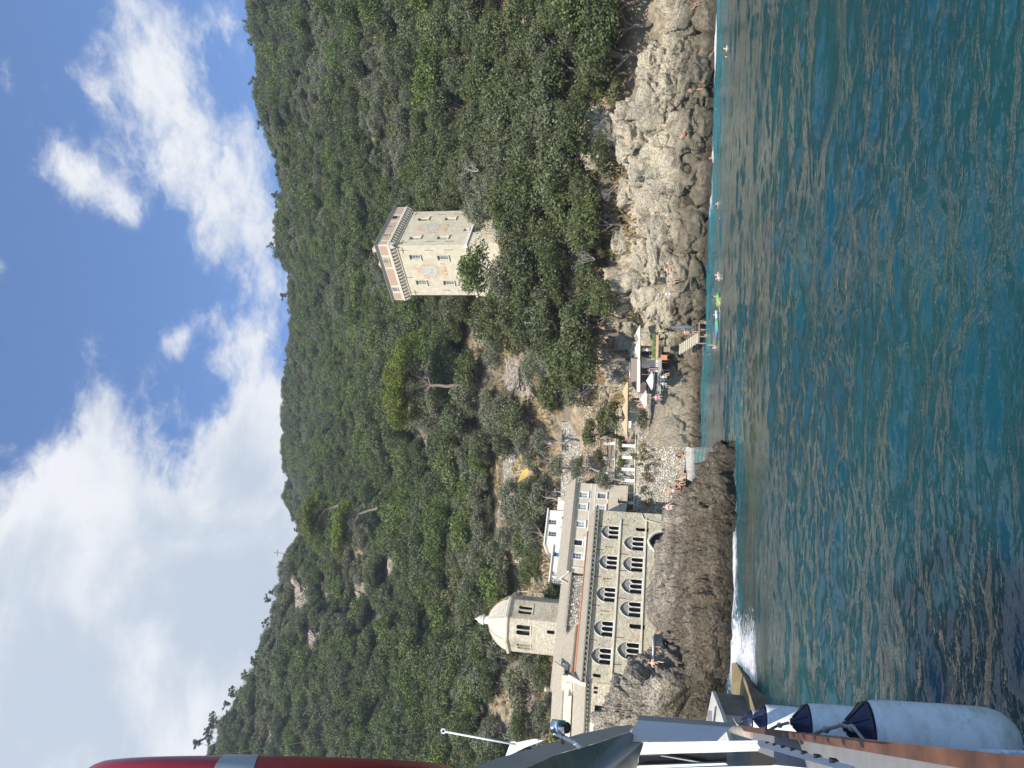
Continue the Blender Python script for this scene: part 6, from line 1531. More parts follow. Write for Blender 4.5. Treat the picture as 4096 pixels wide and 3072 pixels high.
# on the near rocks
person(rk(2640, 2655), 'bare-chested man sitting on the dark rock below the monastery', .3, 1.8, 'sit', suit=S_BLK, arms='front', skin=1)
person(rk(2640, 2552), 'sunbather lying beside the dark boat cover below the monastery', 1.2, 1.7, 'lounge', suit=S_ORG, arms='lap', tilt=-.9, skin=0)
dk = thing('covered_dinghy', 'small dinghy under a dark grey cover lying on the rocks below the monastery', 'boat', tuple(at(2640, 2600, 54)))
a_, b_, c_, d_ = at(2615, 2562, 55), at(2618, 2630, 53.5), at(2662, 2612, 52.2), at(2650, 2570, 53.2)
mb = MB(); mb.prism([a_, b_, c_, d_], (0, 1.6, 0)); mb.build('cover', m_plain('dark_cover', (.035, .042, .05), .5), dk)
mb = MB(); mb.tube([at(2613, 2545, 54.8), at(2613, 2640, 53.2)], .07, 8); mb.build('gunwale', M_WHITE, dk)
mb = MB(); mb.tube([at(2617, 2586, 54.4), at(2657, 2590, 52.4)], .035, 6); mb.build('strap', m_plain('orange_strap', (.6, .3, .1), .7), dk)
mb = MB(); mb.prism([at(2618, 2640, 53), at(2618, 2655, 53), at(2640, 2652, 52.6), at(2640, 2636, 52.6)], (0, .2, 0)); mb.build('side_panel', m_plain('red_panel', (.5, .03, .06), .6), dk); child_fix(dk)
# swimmers
SW = [(2822,1294,'up',0,'swimmer right beside the bathing platform'),(2823,1340,'out',0,'swimmer with arms out below the bathing steps'),(2868,1100,'out',1,'pale swimmer farther right of the green ring'),(2871,1114,'front',1,'swimmer facing the pale one'),
 (2862,1186,'front',0,'dark-haired swimmer holding the green ring'),(2872,1212,'out',0,'child hanging on the green ring'),(2865,1244,'down',2,'swimmer with only the head above water left of the green ring'),(2862,1260,'out',1,'swimmer holding the pale blue float'),
 (2870,1291,'out',1,'swimmer on the green noodle'),(2858,1391,'up',1,'swimmer with one arm raised'),(2836,1413,'down',2,'lone dark head between platform and rock hump'),(2903,195,'out',1,'swimmer at the far right holding up an arm'),(2903,229,'down',1,'pale bald swimmer at the far right'),
 (2868,815,'out',0,'swimmer right of the middle shore'),(2868,832,'down',2,'dark head beside the middle swimmer'),(2879,874,'down',1,'fair head left of the middle swimmers'),(2800,1795,'down',2,'dark swimmer off the beach mouth'),(2791,1874,'out',0,'bather standing in the shallows of the beach'),(2860,436,'down',2,'dark head near the white surf')]
for px, py, ar, sk, lb_ in SW:
    p_ = onz(px + 4, py, 0); dz = 1.48 if ar == 'down' else 1.34
    person((p_[0], p_[1], -dz), lb_ , random.uniform(-1, 1), 1.7, suit=S_BLK, arms=ar if ar != 'up' else ('up', 'out'), skin=sk)
def ringfloat(px, py, mat, lb_, R_=.45):
    p_ = onz(px, py, .05); m_ = MB(); V, Fc = torus(R_, .12, 0, 2 * math.pi, 28, 10, True); m_.add([(v[0] + p_[0], v[1] + p_[1], v[2] + .06) for v in V], Fc, True); return tag(m_.build('swim_ring', mat), lb_, 'swim ring')
ringfloat(2872, 1199, m_plain('lime_green', (.14, .38, .08), .5), 'lime green swimming ring between two swimmers')
for px, py, c_, lb_ in ((2869, 1268, (.45, .60, .85), 'pale blue foam float beside a swimmer'), (2868, 1318, (.10, .20, .48), 'blue foam board drifting alone'), (2872, 1300, (.10, .34, .17), 'curved green foam noodle')):
    p_ = onz(px, py, .05); m_ = MB(); m_.tube([p_ + np.array([-.55, .15, 0]), p_ + np.array([0, 0, .05]), p_ + np.array([.5, -.12, .12])], .10, 8); tag(m_.build('foam_float', m_plain('foam_' + lb_.split()[0], c_, .6)), lb_, 'float')
# beach bits
for px, py, mt_, lb_ in ((2722, 1766, m_plain('red_cloth', (.75, .04, .05), .8), 'bright red folding chair at the foot of the beach wall'),):
    p_ = onz(2731, py, 1.35); ch_ = thing('folding_chair', lb_, 'chair', tuple(p_))
    m_ = MB(); m_.box((0, 0, .4), (.55, .5, .05)); m_.build('seat', mt_, ch_); m_ = MB(); m_.box((0, .25, .72), (.55, .05, .6)); m_.build('backrest', mt_, ch_)
    for sx_ in (-.24, .24):
        for sy_ in (-.2, .2): m_ = MB(); m_.tube([(sx_, sy_, 0), (sx_, sy_ * .9, .4)], .02, 5); m_.build('leg', M_GPLAS, ch_)
for i, (py, lb_) in enumerate(((1727, 'grey bin with a yellow lid, right of two on the beach landing'), (1743, 'dark grey bin with a pale label, left of two on the beach landing'))):
    p_ = at(2728, py, 93.5); m_ = MB(); q_ = thing('waste_bin', lb_, 'bin', tuple(p_)); m_.lathe((0, 0, 0), [(.26, 0), (.32, .85)], 12); m_.build('body', m_plain('dark_bin', (.05, .055, .06), .5), q_); m_ = MB(); m_.lathe((0, 0, .86), [(.34, 0), (.32, .08), (.1, .13)], 12); m_.build('lid', m_plain('yellow_lid', (.65, .48, .05), .5) if i == 0 else m_plain('grey_lid', (.2, .2, .2), .5), q_)

S_TOW = [m_plain('towel_%d' % i, c_, .9) for i, c_ in enumerate(((.12, .28, .60), (.65, .60, .45), (.70, .25, .12)))]
for i, (px, py, lb_, ps, su, fm) in enumerate(((2738, 1862, 'sunbather lying between the standing man and the crouching pair', 'lounge', S_BLU, False), (2742, 1905, 'woman sitting on an orange towel near the standing man', 'sit', S_ORG, True), (2722, 1965, 'child in white standing by the foot of the dark rock', 'stand', S_WHT, False), (2735, 1790, 'man with a dark bag walking along the beach wall', 'walk', S_GRY, False), (2726, 1950, 'seated sunbather in black partly behind the group', 'sit', S_BLK, True))):
    person(rk(px, py), lb_, random.uniform(-1, 1), 1.2 if 'child' in lb_ else 1.7, ps, suit=su, suit2=su if fm else None, female=fm, arms='lap' if ps != 'stand' else 'down', tilt=-.8 if ps == 'lounge' else 0, skin=i % 2)
for i, (px, py, lb_) in enumerate(((2741, 1868, 'blue towel spread on the pebbles'), (2745, 1908, 'cream towel spread on the pebbles'), (2731, 1938, 'rust red towel beside the wall'))):
    p_ = rk(px, py); m_ = MB(); m_.box(p_ + np.array([0, 0, .12]), (1.7, .8, .03), rz=.3 * i); tag(m_.build('towel', S_TOW[i]), lb_, 'towel')
# ------------------------------------------------------------------ terrace bar on the rocks
M_CREAMC = m_plain('cream_canvas', (.62, .60, .48), .85, var=.06); M_TANC = m_plain('tan_canvas', (.52, .37, .22), .85, var=.06); M_WC = m_plain('white_canvas', (.62, .58, .54), .85, var=.05)
M_WOOD = m_plain('brown_planks', (.26, .20, .15), .8, var=.3, sc=8); M_STEEL = m_plain('steel', (.34, .35, .36), .4, .6)
Dk = 87.0
def B(px, py, d=0.0): return at(px, py, Dk + d)
ki = thing('terrace_bar', 'open terrace bar under a wooden lean-to roof with a long white fascia', 'bar', tuple(B(2635, 1500)))
mb = MB(); mb.prism([B(2524, 1432, 2.5), B(2547, 1436, 0), B(2549, 1570, 0), B(2522, 1532, 2.5)], (0, .05, -.1)); mb.build('roof', M_WOOD, ki)
mb = MB(); mb.prism([B(2549, 1436, -.1), B(2560.5, 1436, -.1), B(2560, 1568, -.1), B(2549, 1568, -.1)], (0, .12, 0)); mb.build('fascia', m_plain('white_fascia', (.80, .80, .78), .5, var=.03), ki)
mb = MB(); mb.tube([B(2520, 1448, 2.6), B(2520, 1538, 2.6)], .12, 6); mb.build('gutter', M_STEEL, ki)
mb = MB(); fl0 = B(2632, 1436, 0)[2]; x0, x1 = B(2632, 1575)[0], B(2632, 1385)[0]
mb.box(((x0 + x1) / 2, Dk + 1.8, fl0 - .25), (x1 - x0, 5.0, .4)); mb.build('floor', M_CONC, ki)
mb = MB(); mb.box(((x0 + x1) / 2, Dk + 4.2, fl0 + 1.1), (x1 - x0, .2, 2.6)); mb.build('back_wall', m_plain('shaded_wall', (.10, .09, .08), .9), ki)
for k in range(6):
    mb = MB(); xx = x0 + (x1 - x0) * k / 5; mb.tube([(xx, Dk + .1, fl0), (xx, Dk + .1, fl0 + 2.25)], .05, 6); mb.build('post', m_plain('rust_brown_post', (.22, .09, .05), .7), ki)
mb = MB(); mb.box((B(2580, 1452)[0], Dk + 2.2, fl0 + 1.0), (1.1, .5, 2.0)); mb.build('cupboard', M_WHITE, ki)
mb = MB(); mb.box((B(2580, 1475)[0], Dk + 2.2, fl0 + .55), (.6, .5, 1.1)); mb.build('counter', M_WHITE, ki)
for z_ in (.35, .7, 1.0):
    mb = MB(); mb.tube([(x0, Dk - .15, fl0 + z_), (x1, Dk - .15, fl0 + z_)], .018, 5); mb.build('railing', M_STEEL, ki)
child_fix(ki)
sw_ = MB(); w0 = B(2600, 1412, .4); FR = Frame((B(2600, 1440)[0], Dk + .3), (1, 0), (0, -1)); wd_ = B(2600, 1385)[0] - B(2600, 1440)[0]
ow = thing('bar_archway', 'yellowish wall with a dark arched doorway at the right end of the bar', 'wall', tuple(w0)); mb = MB()
wall_holes(mb, FR, rect(0, wd_, fl0, fl0 + 2.4), [arch(wd_ * .5, 1.05, fl0 + .01, fl0 + 1.5, 'round')], 0, .4); mb.build('wall', m_plain('yellow_render', (.42, .36, .22), .9), ow); mb = MB(); fbox(mb, FR, 0, wd_, -.6, -.5, fl0, fl0 + 2.3); mb.build('dark_interior', M_DARK, ow); child_fix(ow)
def parasol(name, c, w_, d_, rise, mat, label, pole, group=None, n=8, rot=0.0, val=.12, tilt=(0, 0, 0)):
    r = thing(name, label, 'parasol', tuple(c), group=group); m_ = MB(); V = [(0, 0, rise)]; ns = n * 2
    for k in range(ns):
        a = rot + 2 * math.pi * k / ns; rr_ = 1.0 if k % 2 == 0 else math.cos(math.pi / n) * .97; V.append((w_ / 2 * rr_ * math.cos(a), d_ / 2 * rr_ * math.sin(a), 0))
    V2 = [(x, y, z - val) for x, y, z in V[1:]]
    m_.add(V + V2, [(0, 1 + k, 1 + (k + 1) % ns) for k in range(ns)] + [(1 + k, 1 + ns + k, 1 + ns + (k + 1) % ns, 1 + (k + 1) % ns) for k in range(ns)]); m_.build('canopy', mat, r)
    m_ = MB(); m_.tube([(0, 0, rise - .02), (0, 0, -pole)], .03, 6); m_.build('pole', M_STEEL, r)
    for k in range(n): m_ = MB(); a = rot + 2 * math.pi * k / n; m_.tube([(0, 0, rise - .25), (w_ / 2 * .95 * math.cos(a), d_ / 2 * .95 * math.sin(a), -.02)], .012, 4); m_.build('rib', M_STEEL, r)
    r.rotation_euler = tilt; return r
k_ = Dk / 2840
parasol('parasol', B(2606, 1523, -2.5), 70 * k_, 2.1, .62, M_WC, 'white parasol in front of the bar, right one of two', 1.9, 'white parasols by the bar', tilt=(.12, 0, 0))
parasol('parasol', B(2581, 1597, -1.5), 69 * k_, 2.1, .62, M_WC, 'white parasol in front of the bar, left one of two', 1.7, 'white parasols by the bar', tilt=(.12, 0, 0))
for py_, w_, z_, lb_ in ((1568, 78, 2507, 'tan square sunshade, right one of three joined over the bar steps'), (1635, 76, 2506, 'tan square sunshade in the middle of three'), (1700, 74, 2505, 'tan square sunshade, left one of three above the white table')):
    parasol('sunshade', B(z_, py_, .5), w_ * k_ * 1.38, 3.2, .55, M_TANC, lb_, 2.3, 'tan sunshades', n=4, rot=math.pi / 4, val=.2)
for py_, w_, px_, rs, lb_ in ((1397, 92, 2557, .55, 'long cream sunshade over the right end of the bar'), (1331, 50, 2557, .40, 'small cream sunshade at the right of the long cream one')):
    parasol('sunshade', B(px_, py_, -.3), w_ * k_ * 1.4, 2.6, rs, M_CREAMC, lb_, 2.1, 'cream sunshades', n=4, rot=math.pi / 4, val=.14)
# closed umbrella
cu = thing('closed_umbrella', 'tall closed grey umbrella standing on the bathing platform', 'parasol', tuple(at(2790, 1309, 79.6)))
m_ = MB(); m_.lathe((0, 0, 0), [(.05, .3), (.16, .45), (.20, .9), (.24, 1.5), (.17, 2.1), (.09, 2.7), (.03, 2.95)], 10); m_.build('canopy', m_plain('slate_canvas', (.11, .14, .17), .85, var=.2), cu); m_ = MB(); m_.tube([(0, 0, 0), (0, 0, .5)], .035, 6); m_.tube([(-.5, 0, 2.2), (-.9, .2, 2.9), (0, 0, 2.9)], .03, 5); m_.build('pole', M_STEEL, cu); m_ = MB(); m_.box((0, 0, .06), (.7, .6, .12)); m_.build('foot', M_DARK, cu)
# bathing platform and steps
pf = thing('bathing_platform', 'small wooden bathing platform with pale steps at the water', 'platform', tuple(at(2796, 1330, 79.3)))
p0_ = at(2796, 1292, 79.3); p1_ = at(2796, 1374, 79.3); m_ = MB(); m_.box(((p0_[0] + p1_[0]) / 2, 79.6, p0_[2] - .02), (abs(p1_[0] - p0_[0]), 1.3, .12)); m_.build('deck', M_WOOD, pf)
for i in range(4): m_ = MB(); xx = p1_[0] + (p0_[0] - p1_[0]) * i / 3; m_.tube([(xx, 79.1, p0_[2]), (xx, 79.1, -1)], .07, 6); m_.build('pile', M_WOOD, pf)
for i in range(9):
    q_ = at(2788 - i * 8.5, 1352 + i * 5.5, 79.9 + i * .42); m_ = MB(); m_.box(q_, (1.2, .4, .16), rz=-.15); m_.build('step', m_plaster('pale_steps', (.44, .40, .30), (.54, .49, .38)), pf)
child_fix(pf)
# planter box and railings on the right end
pl = thing('planter', 'long wooden planter with feathery green grass below the cream sunshade', 'planter', tuple(B(2630, 1385, -1.2)))
a_, b_ = B(2629, 1340, -1.2), B(2629, 1432, -1.2); m_ = MB(); m_.box((a_ + b_) / 2, (abs(a_[0] - b_[0]), .4, .3)); m_.build('box', m_plain('light_wood', (.46, .30, .16), .7), pl)
r_ = np.random.default_rng(3); N_g = 420; bx_ = r_.uniform(min(a_[0], b_[0]), max(a_[0], b_[0]), N_g); base_ = np.stack([bx_, a_[1] + r_.uniform(-.2, .2, N_g), np.full(N_g, a_[2] + .1)], 1); tip_ = base_ + np.stack([r_.normal(0, .16, N_g), r_.normal(-.1, .14, N_g), r_.uniform(.25, .6, N_g)], 1); sd_ = np.array([.035, 0, 0])
V = np.stack([base_ - sd_, base_ + sd_, tip_], 1).reshape(-1, 3); mesh_obj('grass', V, np.arange(3 * N_g).reshape(-1, 3), m_plain('grass_green', (.16, .22, .06), .7, var=.3), pl); child_fix(pl)
# tables, chairs, guests
def table(p, lb_, cloth=None, w_=.9):
    r = thing('table', lb_, 'table', tuple(p)); m_ = MB(); m_.box((0, 0, .73), (w_, .8, .04)); m_.build('table_top', M_WOOD, r)
    for a in (-1, 1):
        for c in (-1, 1): m_ = MB(); m_.tube([(a * w_ * .42, c * .33, 0), (a * w_ * .42, c * .33, .72)], .022, 5); m_.build('leg', M_STEEL, r)
    if cloth: m_ = MB(); m_.box((0, 0, .60), (w_ + .1, .9, .32)); tag(m_.build('tablecloth', cloth), 'cloth over the ' + lb_, 'tablecloth').location = tuple(p)
    return r
table(B(2540, 1698, 0), 'table with a bright white cloth under the left tan sunshade', M_WHITE, .7)
table(B(2637, 1525, -2.6), 'small table under the right white parasol'); table(B(2616, 1600, -1.6), 'small table under the left white parasol')
for px, py, dd_, lb_, su, ar in ((2600, 1482, .8, 'guest in a blue shirt inside the bar', S_BLU, 'lap'), (2598, 1400, -.4, 'waiter in a white shirt at the planter', S_WHT, 'front'), (2608, 1425, -.6, 'guest in green sitting behind the railing', S_GRN, 'lap'),
   (2650, 1508, -2.8, 'guest in white sitting under the right parasol', S_WHT, 'lap'), (2650, 1535, -2.8, 'guest in light blue sitting under the right parasol', S_LBL, 'front'), (2622, 1590, -2, 'guest in a pink top sitting by the left parasol', S_PNK, 'front'), (2560, 1598, .6, 'man in dark clothes under the tan sunshade', S_BLK, 'front'), (2553, 1622, .6, 'woman in red-brown at the foot of the tan sunshade', S_ORG, 'lap')):
    pose_ = 'stand' if 'waiter' in lb_ or 'man in dark' in lb_ else 'sit'; q_ = B(px + 18, py, dd_)
    person(q_, lb_, random.uniform(-.8, .8), 1.7, pose_, suit=su, suit2=su, arms=ar, skin=random.choice((0, 1)))
for px, py, mt_, lb_ in ((2692, 1397, M_WOOD, 'brown deck chair in the shade below the planter'), (2680, 1430, m_plain('orange_canvas', (.50, .20, .08), .7), 'orange canvas chair left of the brown deck chair')):
    q_ = at(px, py, 85.5); c_ = thing('deck_chair', lb_, 'chair', tuple(q_)); m_ = MB(); m_.box((0, 0, .35), (.6, .5, .05)); m_.build('seat', mt_, c_); m_ = MB(); m_.box((0, .28, .7), (.6, .06, .75)); m_.build('backrest', mt_, c_)
    for a in (-.27, .27):
        for b2 in (-.2, .24): m_ = MB(); m_.tube([(a, b2, 0), (a, b2, .36)], .02, 5); m_.build('leg', M_WOOD, c_)
tr_ = thing('terrace_railing', 'grey metal railing along the rocks below the white parasols', 'railing', tuple(at(2660, 1500, 83)))
pts = [at(2652, 1450, 84.2), at(2662, 1480, 83.8), at(2668, 1520, 83.6), at(2662, 1560, 83.8), at(2650, 1600, 84.4)]
for q_ in pts: m_ = MB(); m_.tube([q_ + np.array([0, 0, -.6]), q_ + np.array([0, 0, 1.0])], .025, 5); m_.build('post', M_STEEL, tr_)
for z_ in (.3, .65, 1.0): m_ = MB(); m_.tube([q_ + np.array([0, 0, z_]) for q_ in pts], .016, 5); m_.build('wire', M_STEEL, tr_)
child_fix(tr_)
lp = thing('landing', 'pale concrete ledge with a plank walkway at the foot of the beach wall', 'landing', tuple(at(2735, 1720, 93)))
m_ = MB(); m_.prism([at(2727, 1665, 93), at(2733, 1665, 91.6), at(2734, 1748, 93.2), at(2729, 1748, 94.6)], (0, 0, -.25)); m_.build('slab', M_CONC, lp); child_fix(lp)
# ------------------------------------------------------------------ special trees and plants
def umbrella_pine(base, crown, R, H, label, seed, ncl=70, per=130, size=.16, leaf='pine', lean=0, tr=.42, z2=None):
    r = np.random.default_rng(seed); base = np.asarray(base, float); cc = np.asarray(crown, float) - base
    root = thing('umbrella_pine', label, 'pine tree', tuple(base)); n = ncl
    a = r.uniform(0, 2 * math.pi, n); rr_ = np.sqrt(r.random(n)); lob = 1 + .22 * np.sin(3 * a + seed) + .12 * np.sin(5 * a)
    C = np.stack([cc[0] + R * lob * rr_ * np.cos(a), cc[1] + R * .7 * lob * rr_ * np.sin(a), cc[2] + H * (.55 * (1 - rr_ ** 2) + .42 * r.random(n) - .35) + lean * rr_ * np.cos(a)], 1)
    Rc = R * (.11 + .08 * r.random(n))
    V, Fc, ti = leaf_cloud(C, Rc, per, size, seed + 1, flat=.75, up=.6)
    mesh_obj('crown', V, Fc, LEAF[leaf], root, attrs={'tint': ti})
    m_ = MB(); fork = np.array([cc[0] * .35, cc[1] * .35, cc[2] * .52]); limb(m_, (0, 0, -1), fork, tr, tr * .75, seed, .06)
    for k in range(7):
        A_ = 2 * math.pi * k / 7 + r.uniform(-.3, .3); q = np.array([cc[0] + R * .55 * math.cos(A_), cc[1] + R * .4 * math.sin(A_), cc[2] - H * .22]); pts = limb(m_, fork, q, tr * .5, tr * .16, seed + k, .22, 6)
        for j in range(4):
            w_ = C[r.integers(n)]; 
            if np.linalg.norm(w_ - q) < R * .9: limb(m_, pts[3], w_, tr * .14, tr * .05, seed + k * 7 + j, .2, 4)
    m_.build('trunk', m_bark('pine_bark', (.20, .15, .125)), root); return root
D1 = 138; umbrella_pine(at(1835, 1545, D1), at(1622, 1540, D1 + 1), 8.8, 6.4, 'big bright green umbrella pine with a forked trunk left of the tower', 21, 190, 210, .15)
D2 = 196; umbrella_pine(at(1500, 2030, D2), at(1378, 2105, D2), 7.6, 5.0, 'bright umbrella pine with a bent pale trunk, lower of the twin pines', 22, 120, 190, .17, lean=-1)
umbrella_pine(at(1345, 2020, D2 + 12), at(1262, 2075, D2 + 12), 8.6, 4.6, 'bright umbrella pine behind, upper of the twin pines', 24, 120, 190, .17)
for i, (xd_, yd_, R_, lb_) in enumerate([(690, 850, 4.2, 'small umbrella pine on the far centre slope'), (650, 905, 3.6, 'small umbrella pine high on the far centre slope'), (742, 770, 5.0, 'flat-topped pine in the wood above the big pine'), (700, 640, 4.5, 'pale green pine on the slope left above the tower'), (800, 640, 4.0, 'yellow-green pine left of the tower top'),
   (860, 330, 3.6, 'round pine to the right above the tower'), (660, 470, 4.2, 'domed pine below the right ridge'), (600, 250, 4.0, 'domed pine on the right ridge slope'), (870, 640, 4.6, 'bright pine just left of the tower cornice')]):
    p_ = hit(xd_ + 14, yd_, 120); umbrella_pine(p_, p_ + np.array([0, 0, 6.5]), R_, 3.2, lb_, 50 + i, 34, 80, .24, 'pine' if i in (2, 4, 9) else 'farpine', tr=.25)
def ridge_y(t_):
    ys_ = np.linspace(180, 480, 600); z_ = ground(t_ * ys_, ys_); k = np.argmax((z_ - CH) / ys_); return np.array([t_ * ys_[k], ys_[k], z_[k]])
def t_of(yd_): return (1536 - yd_ * 1.8517 - 25) / 2600 + .0
def ridge_pine(key_seed, h, tuft):
    r = np.random.default_rng(key_seed); C = []; Rc = []
    root = thing('ridge_pine', None, 'pine tree')
    m_ = MB(); pts = limb(m_, (0, 0, -3), (r.normal() * .5, 0, h), .16, .06, key_seed, .08, 6)
    for k in range(tuft):
        z_ = h * r.uniform(.62, 1.0); a = r.uniform(0, 6.28); L_ = r.uniform(.6, 2.3) * (1.25 - z_ / h * .5); q = np.array([L_ * math.cos(a), L_ * math.sin(a), z_ + .3]); C.append(q); Rc.append(r.uniform(.5, .95)); limb(m_, (0, 0, z_ - .5), q, .06, .02, key_seed + k, .1, 3)
    V, Fc, ti = leaf_cloud(np.array(C), np.array(Rc), 55, .26, key_seed, flat=.6)
    cr = mesh_obj('crown', V, Fc, LEAF['farpine'], root, attrs={'tint': ti}); tr = m_.build('trunk', BARKG, root); return root, [cr, tr]
RP = [ridge_pine(401, 8.5, 12), ridge_pine(402, 7, 10), ridge_pine(403, 10, 14), ridge_pine(404, 6, 9)]
ridge_list = [4, 30, 52, 78, 120, 165, 195, 207, 240, 262, 290, 305, 318, 331, 343, 356, 372, 418, 440, 470, 512, 528, 560, 590, 612, 640, 672, 700, 768, 778, 790, 1142, 1285, 1298, 1352, 1422, 1438, 1470, 1505, 1512, 1530, 1545, 1560, 1574, 1590, 1600, 1608, 1618, 1628, 1640]
def rl(yd_):
    return 'on the right ridge' if yd_ < 640 else 'on the middle of the skyline' if yd_ < 900 else 'on the left ridge'
usedR = set(); cnt = {}
for i, yd_ in enumerate(ridge_list):
    j = (i * 7 + 3) % 4; root, ch = RP[j]; w_ = rl(yd_); cnt[w_] = cnt.get(w_, 0) + 1
    p_ = ridge_y(t_of(yd_)); sc_ = random.uniform(.75, 1.25) * (.9 if yd_ < 1480 else 1.0)
    if j not in usedR: o = root; usedR.add(j)
    else:
        o = root.copy(); COL.objects.link(o)
        for c_ in ch: d_ = c_.copy(); COL.objects.link(d_); d_.parent = o
    o.location = (p_[0], p_[1], p_[2] + 1.0); o.scale = (sc_,) * 3; o.rotation_euler = (0, 0, random.uniform(0, 6.28))
    tag(o, {1352: 'lone leaning pine standing clear on the left ridge', 1422: 'lone pine with a side branch on the left ridge', 768: 'tall thin pine standing alone at the saddle', 307: 'pine'}.get(yd_, 'thin dark pine sticking up %s' % w_), 'pine tree', 'thin pines %s' % w_)
p_ = ridge_y(t_of(1198)); cx_ = thing('summit_cross', 'thin summit cross standing on the left ridge', 'cross', tuple(p_)); m_ = MB(); m_.box((0, 0, 6), (.3, .3, 8)); m_.build('upright', M_GPLAS, cx_); m_ = MB(); m_.box((0, 0, 8.2), (3.0, .25, .25)); m_.build('crossbar', M_GPLAS, cx_)
# single trees of the picture: (crown centre xd, yd, depth, kind, scale, label)
EX = [(1020, 585, 108.5, 'carob', 1.30, 'round bright green carob tree against the left face of the tower'),(1075, 600, 104, 'olive0', 1.5, 'greyish olive below the carob tree'),(1105, 500, 104, 'holm1', 1.25, 'dark oak below the right corner of the tower'),(1120, 560, 101, 'holm0', 1.3, 'dark oak under the middle of the tower'),
 (1180, 560, 96, 'holm2', 1.2, 'broad oak halfway between tower and rocks'),(1100, 430, 104, 'olive1', 1.3, 'olive right of the tower foot'),(1230, 720, 92, 'holm2', 1.35, 'big dark oak above the bar'),(1210, 780, 93, 'holm0', 1.3, 'dark oak above the tan sunshades'),(1260, 690, 91, 'holm1', 1.2, 'oak overhanging the cream sunshade'),
 (1170, 720, 97, 'holm0', 1.2, 'oak under the pale rock face'),(1262, 775, 91, 'holm1', 1.1, 'oak with a dark leaning trunk over the bar'),(1085, 870, 128, 'olive0', 1.0, 'small olive left of the grey rock wall'),(1120, 905, 124, 'olive1', 1.15, 'olive on the broken slope above the terraces'),
 (1125, 955, 120, 'olive0', 1.3, 'large olive right of the yellow tarpaulin'),(1165, 955, 113, 'olive1', 1.0, 'low olive on the upper terrace'),(1158, 1070, 117, 'olive0', 1.25, 'largest olive, just left of the yellow tarpaulin'),(1200, 1010, 110, 'olive1', 1.0, 'olive on the terrace right of the beige house'),
 (1243, 1015, 106.5, 'olive0', .85, 'neat round olive right of the beige house roof'),(1300, 1035, 103.4, 'olive1', .72, 'olive overhanging the garden railing beside the beige house'),(1120, 1100, 122, 'olive1', 1.2, 'olive on the slope above the white house'),(1140, 1150, 119, 'olive0', 1.3, 'olive above the blue blind'),
 (1150, 1210, 115, 'holm1', 1.0, 'oak above the left end of the white house'),(1190, 1285, 108, 'holm0', .8, 'dark round oak squeezed between house and dome tower'),(1120, 1330, 118, 'olive1', 1.1, 'olive behind the dome tower'),(1140, 1430, 112, 'olive0', 1.0, 'olive directly left of the dome tower'),
 (1170, 1452, 104, 'holm1', .85, 'dark oak against the church roof left of the dome tower'),(1105, 1470, 118, 'olive1', 1.2, 'pale olive on the slope left of the dome'),(1120, 1490, 112, 'bush0', 1.5, 'loose shrub on the slope left of the dome'),(1165, 1540, 102, 'olive0', .95, 'olive above the left roofs'),
 (1115, 1560, 112, 'holm2', .9, 'oak high above the left roofs'),(1195, 1560, 98, 'bush1', 1.2, 'shrub behind the left roofs'),(1060, 1590, 122, 'olive1', 1.2, 'olive at the far left of the slope'),(1300, 905, 98, 'bush0', .9, 'bright oleander bush left of the tan sunshades'),(1270, 935, 103, 'bush1', 1.0, 'green climber bush on the terrace wall'),
 (1292, 985, 103.6, 'bush0', .55, 'orange-tipped shrub beside the pergola'),(1318, 900, 96, 'bush1', 1.0, 'rounded green bush beside the garden pillars'),(1420, 910, 91.5, 'bush0', .6, 'trailing green bush above the plank walkway'),(1385, 905, 93, 'bush1', .7, 'spiky green plants below the tan sunshades'),
 (1340, 960, 104.6, 'bush1', .5, 'dark garden bush behind the second pillar'),(1340, 1000, 105, 'bush0', .5, 'dark garden bush between the terrace pillars'),(1370, 945, 103.2, 'bush0', .38, 'white-flowered bush behind the beach wall railing, right'),(1370, 985, 103.2, 'bush1', .38, 'white-flowered bush behind the beach wall railing, middle'),
 (1300, 640, 88, 'holm1', .9, 'oak at the left edge of the rock pile'),(1060, 655, 116, 'bush1', 1.2, 'bright shrub on the shoulder left of the tower'),(1130, 650, 104, 'holm0', .9, 'oak on the pale rocks left of the tower'),(1060, 770, 128, 'olive1', 1.2, 'olive on the big pale rock face')]
for xd_, yd_, D_, key, s_, lb_ in EX:
    p_ = at(xd_ * 1.8517, yd_ * 1.8517, D_); hz = {'h': 3.9, 'o': 3.4, 'b': 1.3, 'c': 4.4}[key[0]] * s_; rt_ = random.uniform(0, 6.28)
    place(key, p_[0], p_[1], p_[2] - hz, s_, rt_, label=lb_, sz=1.0)
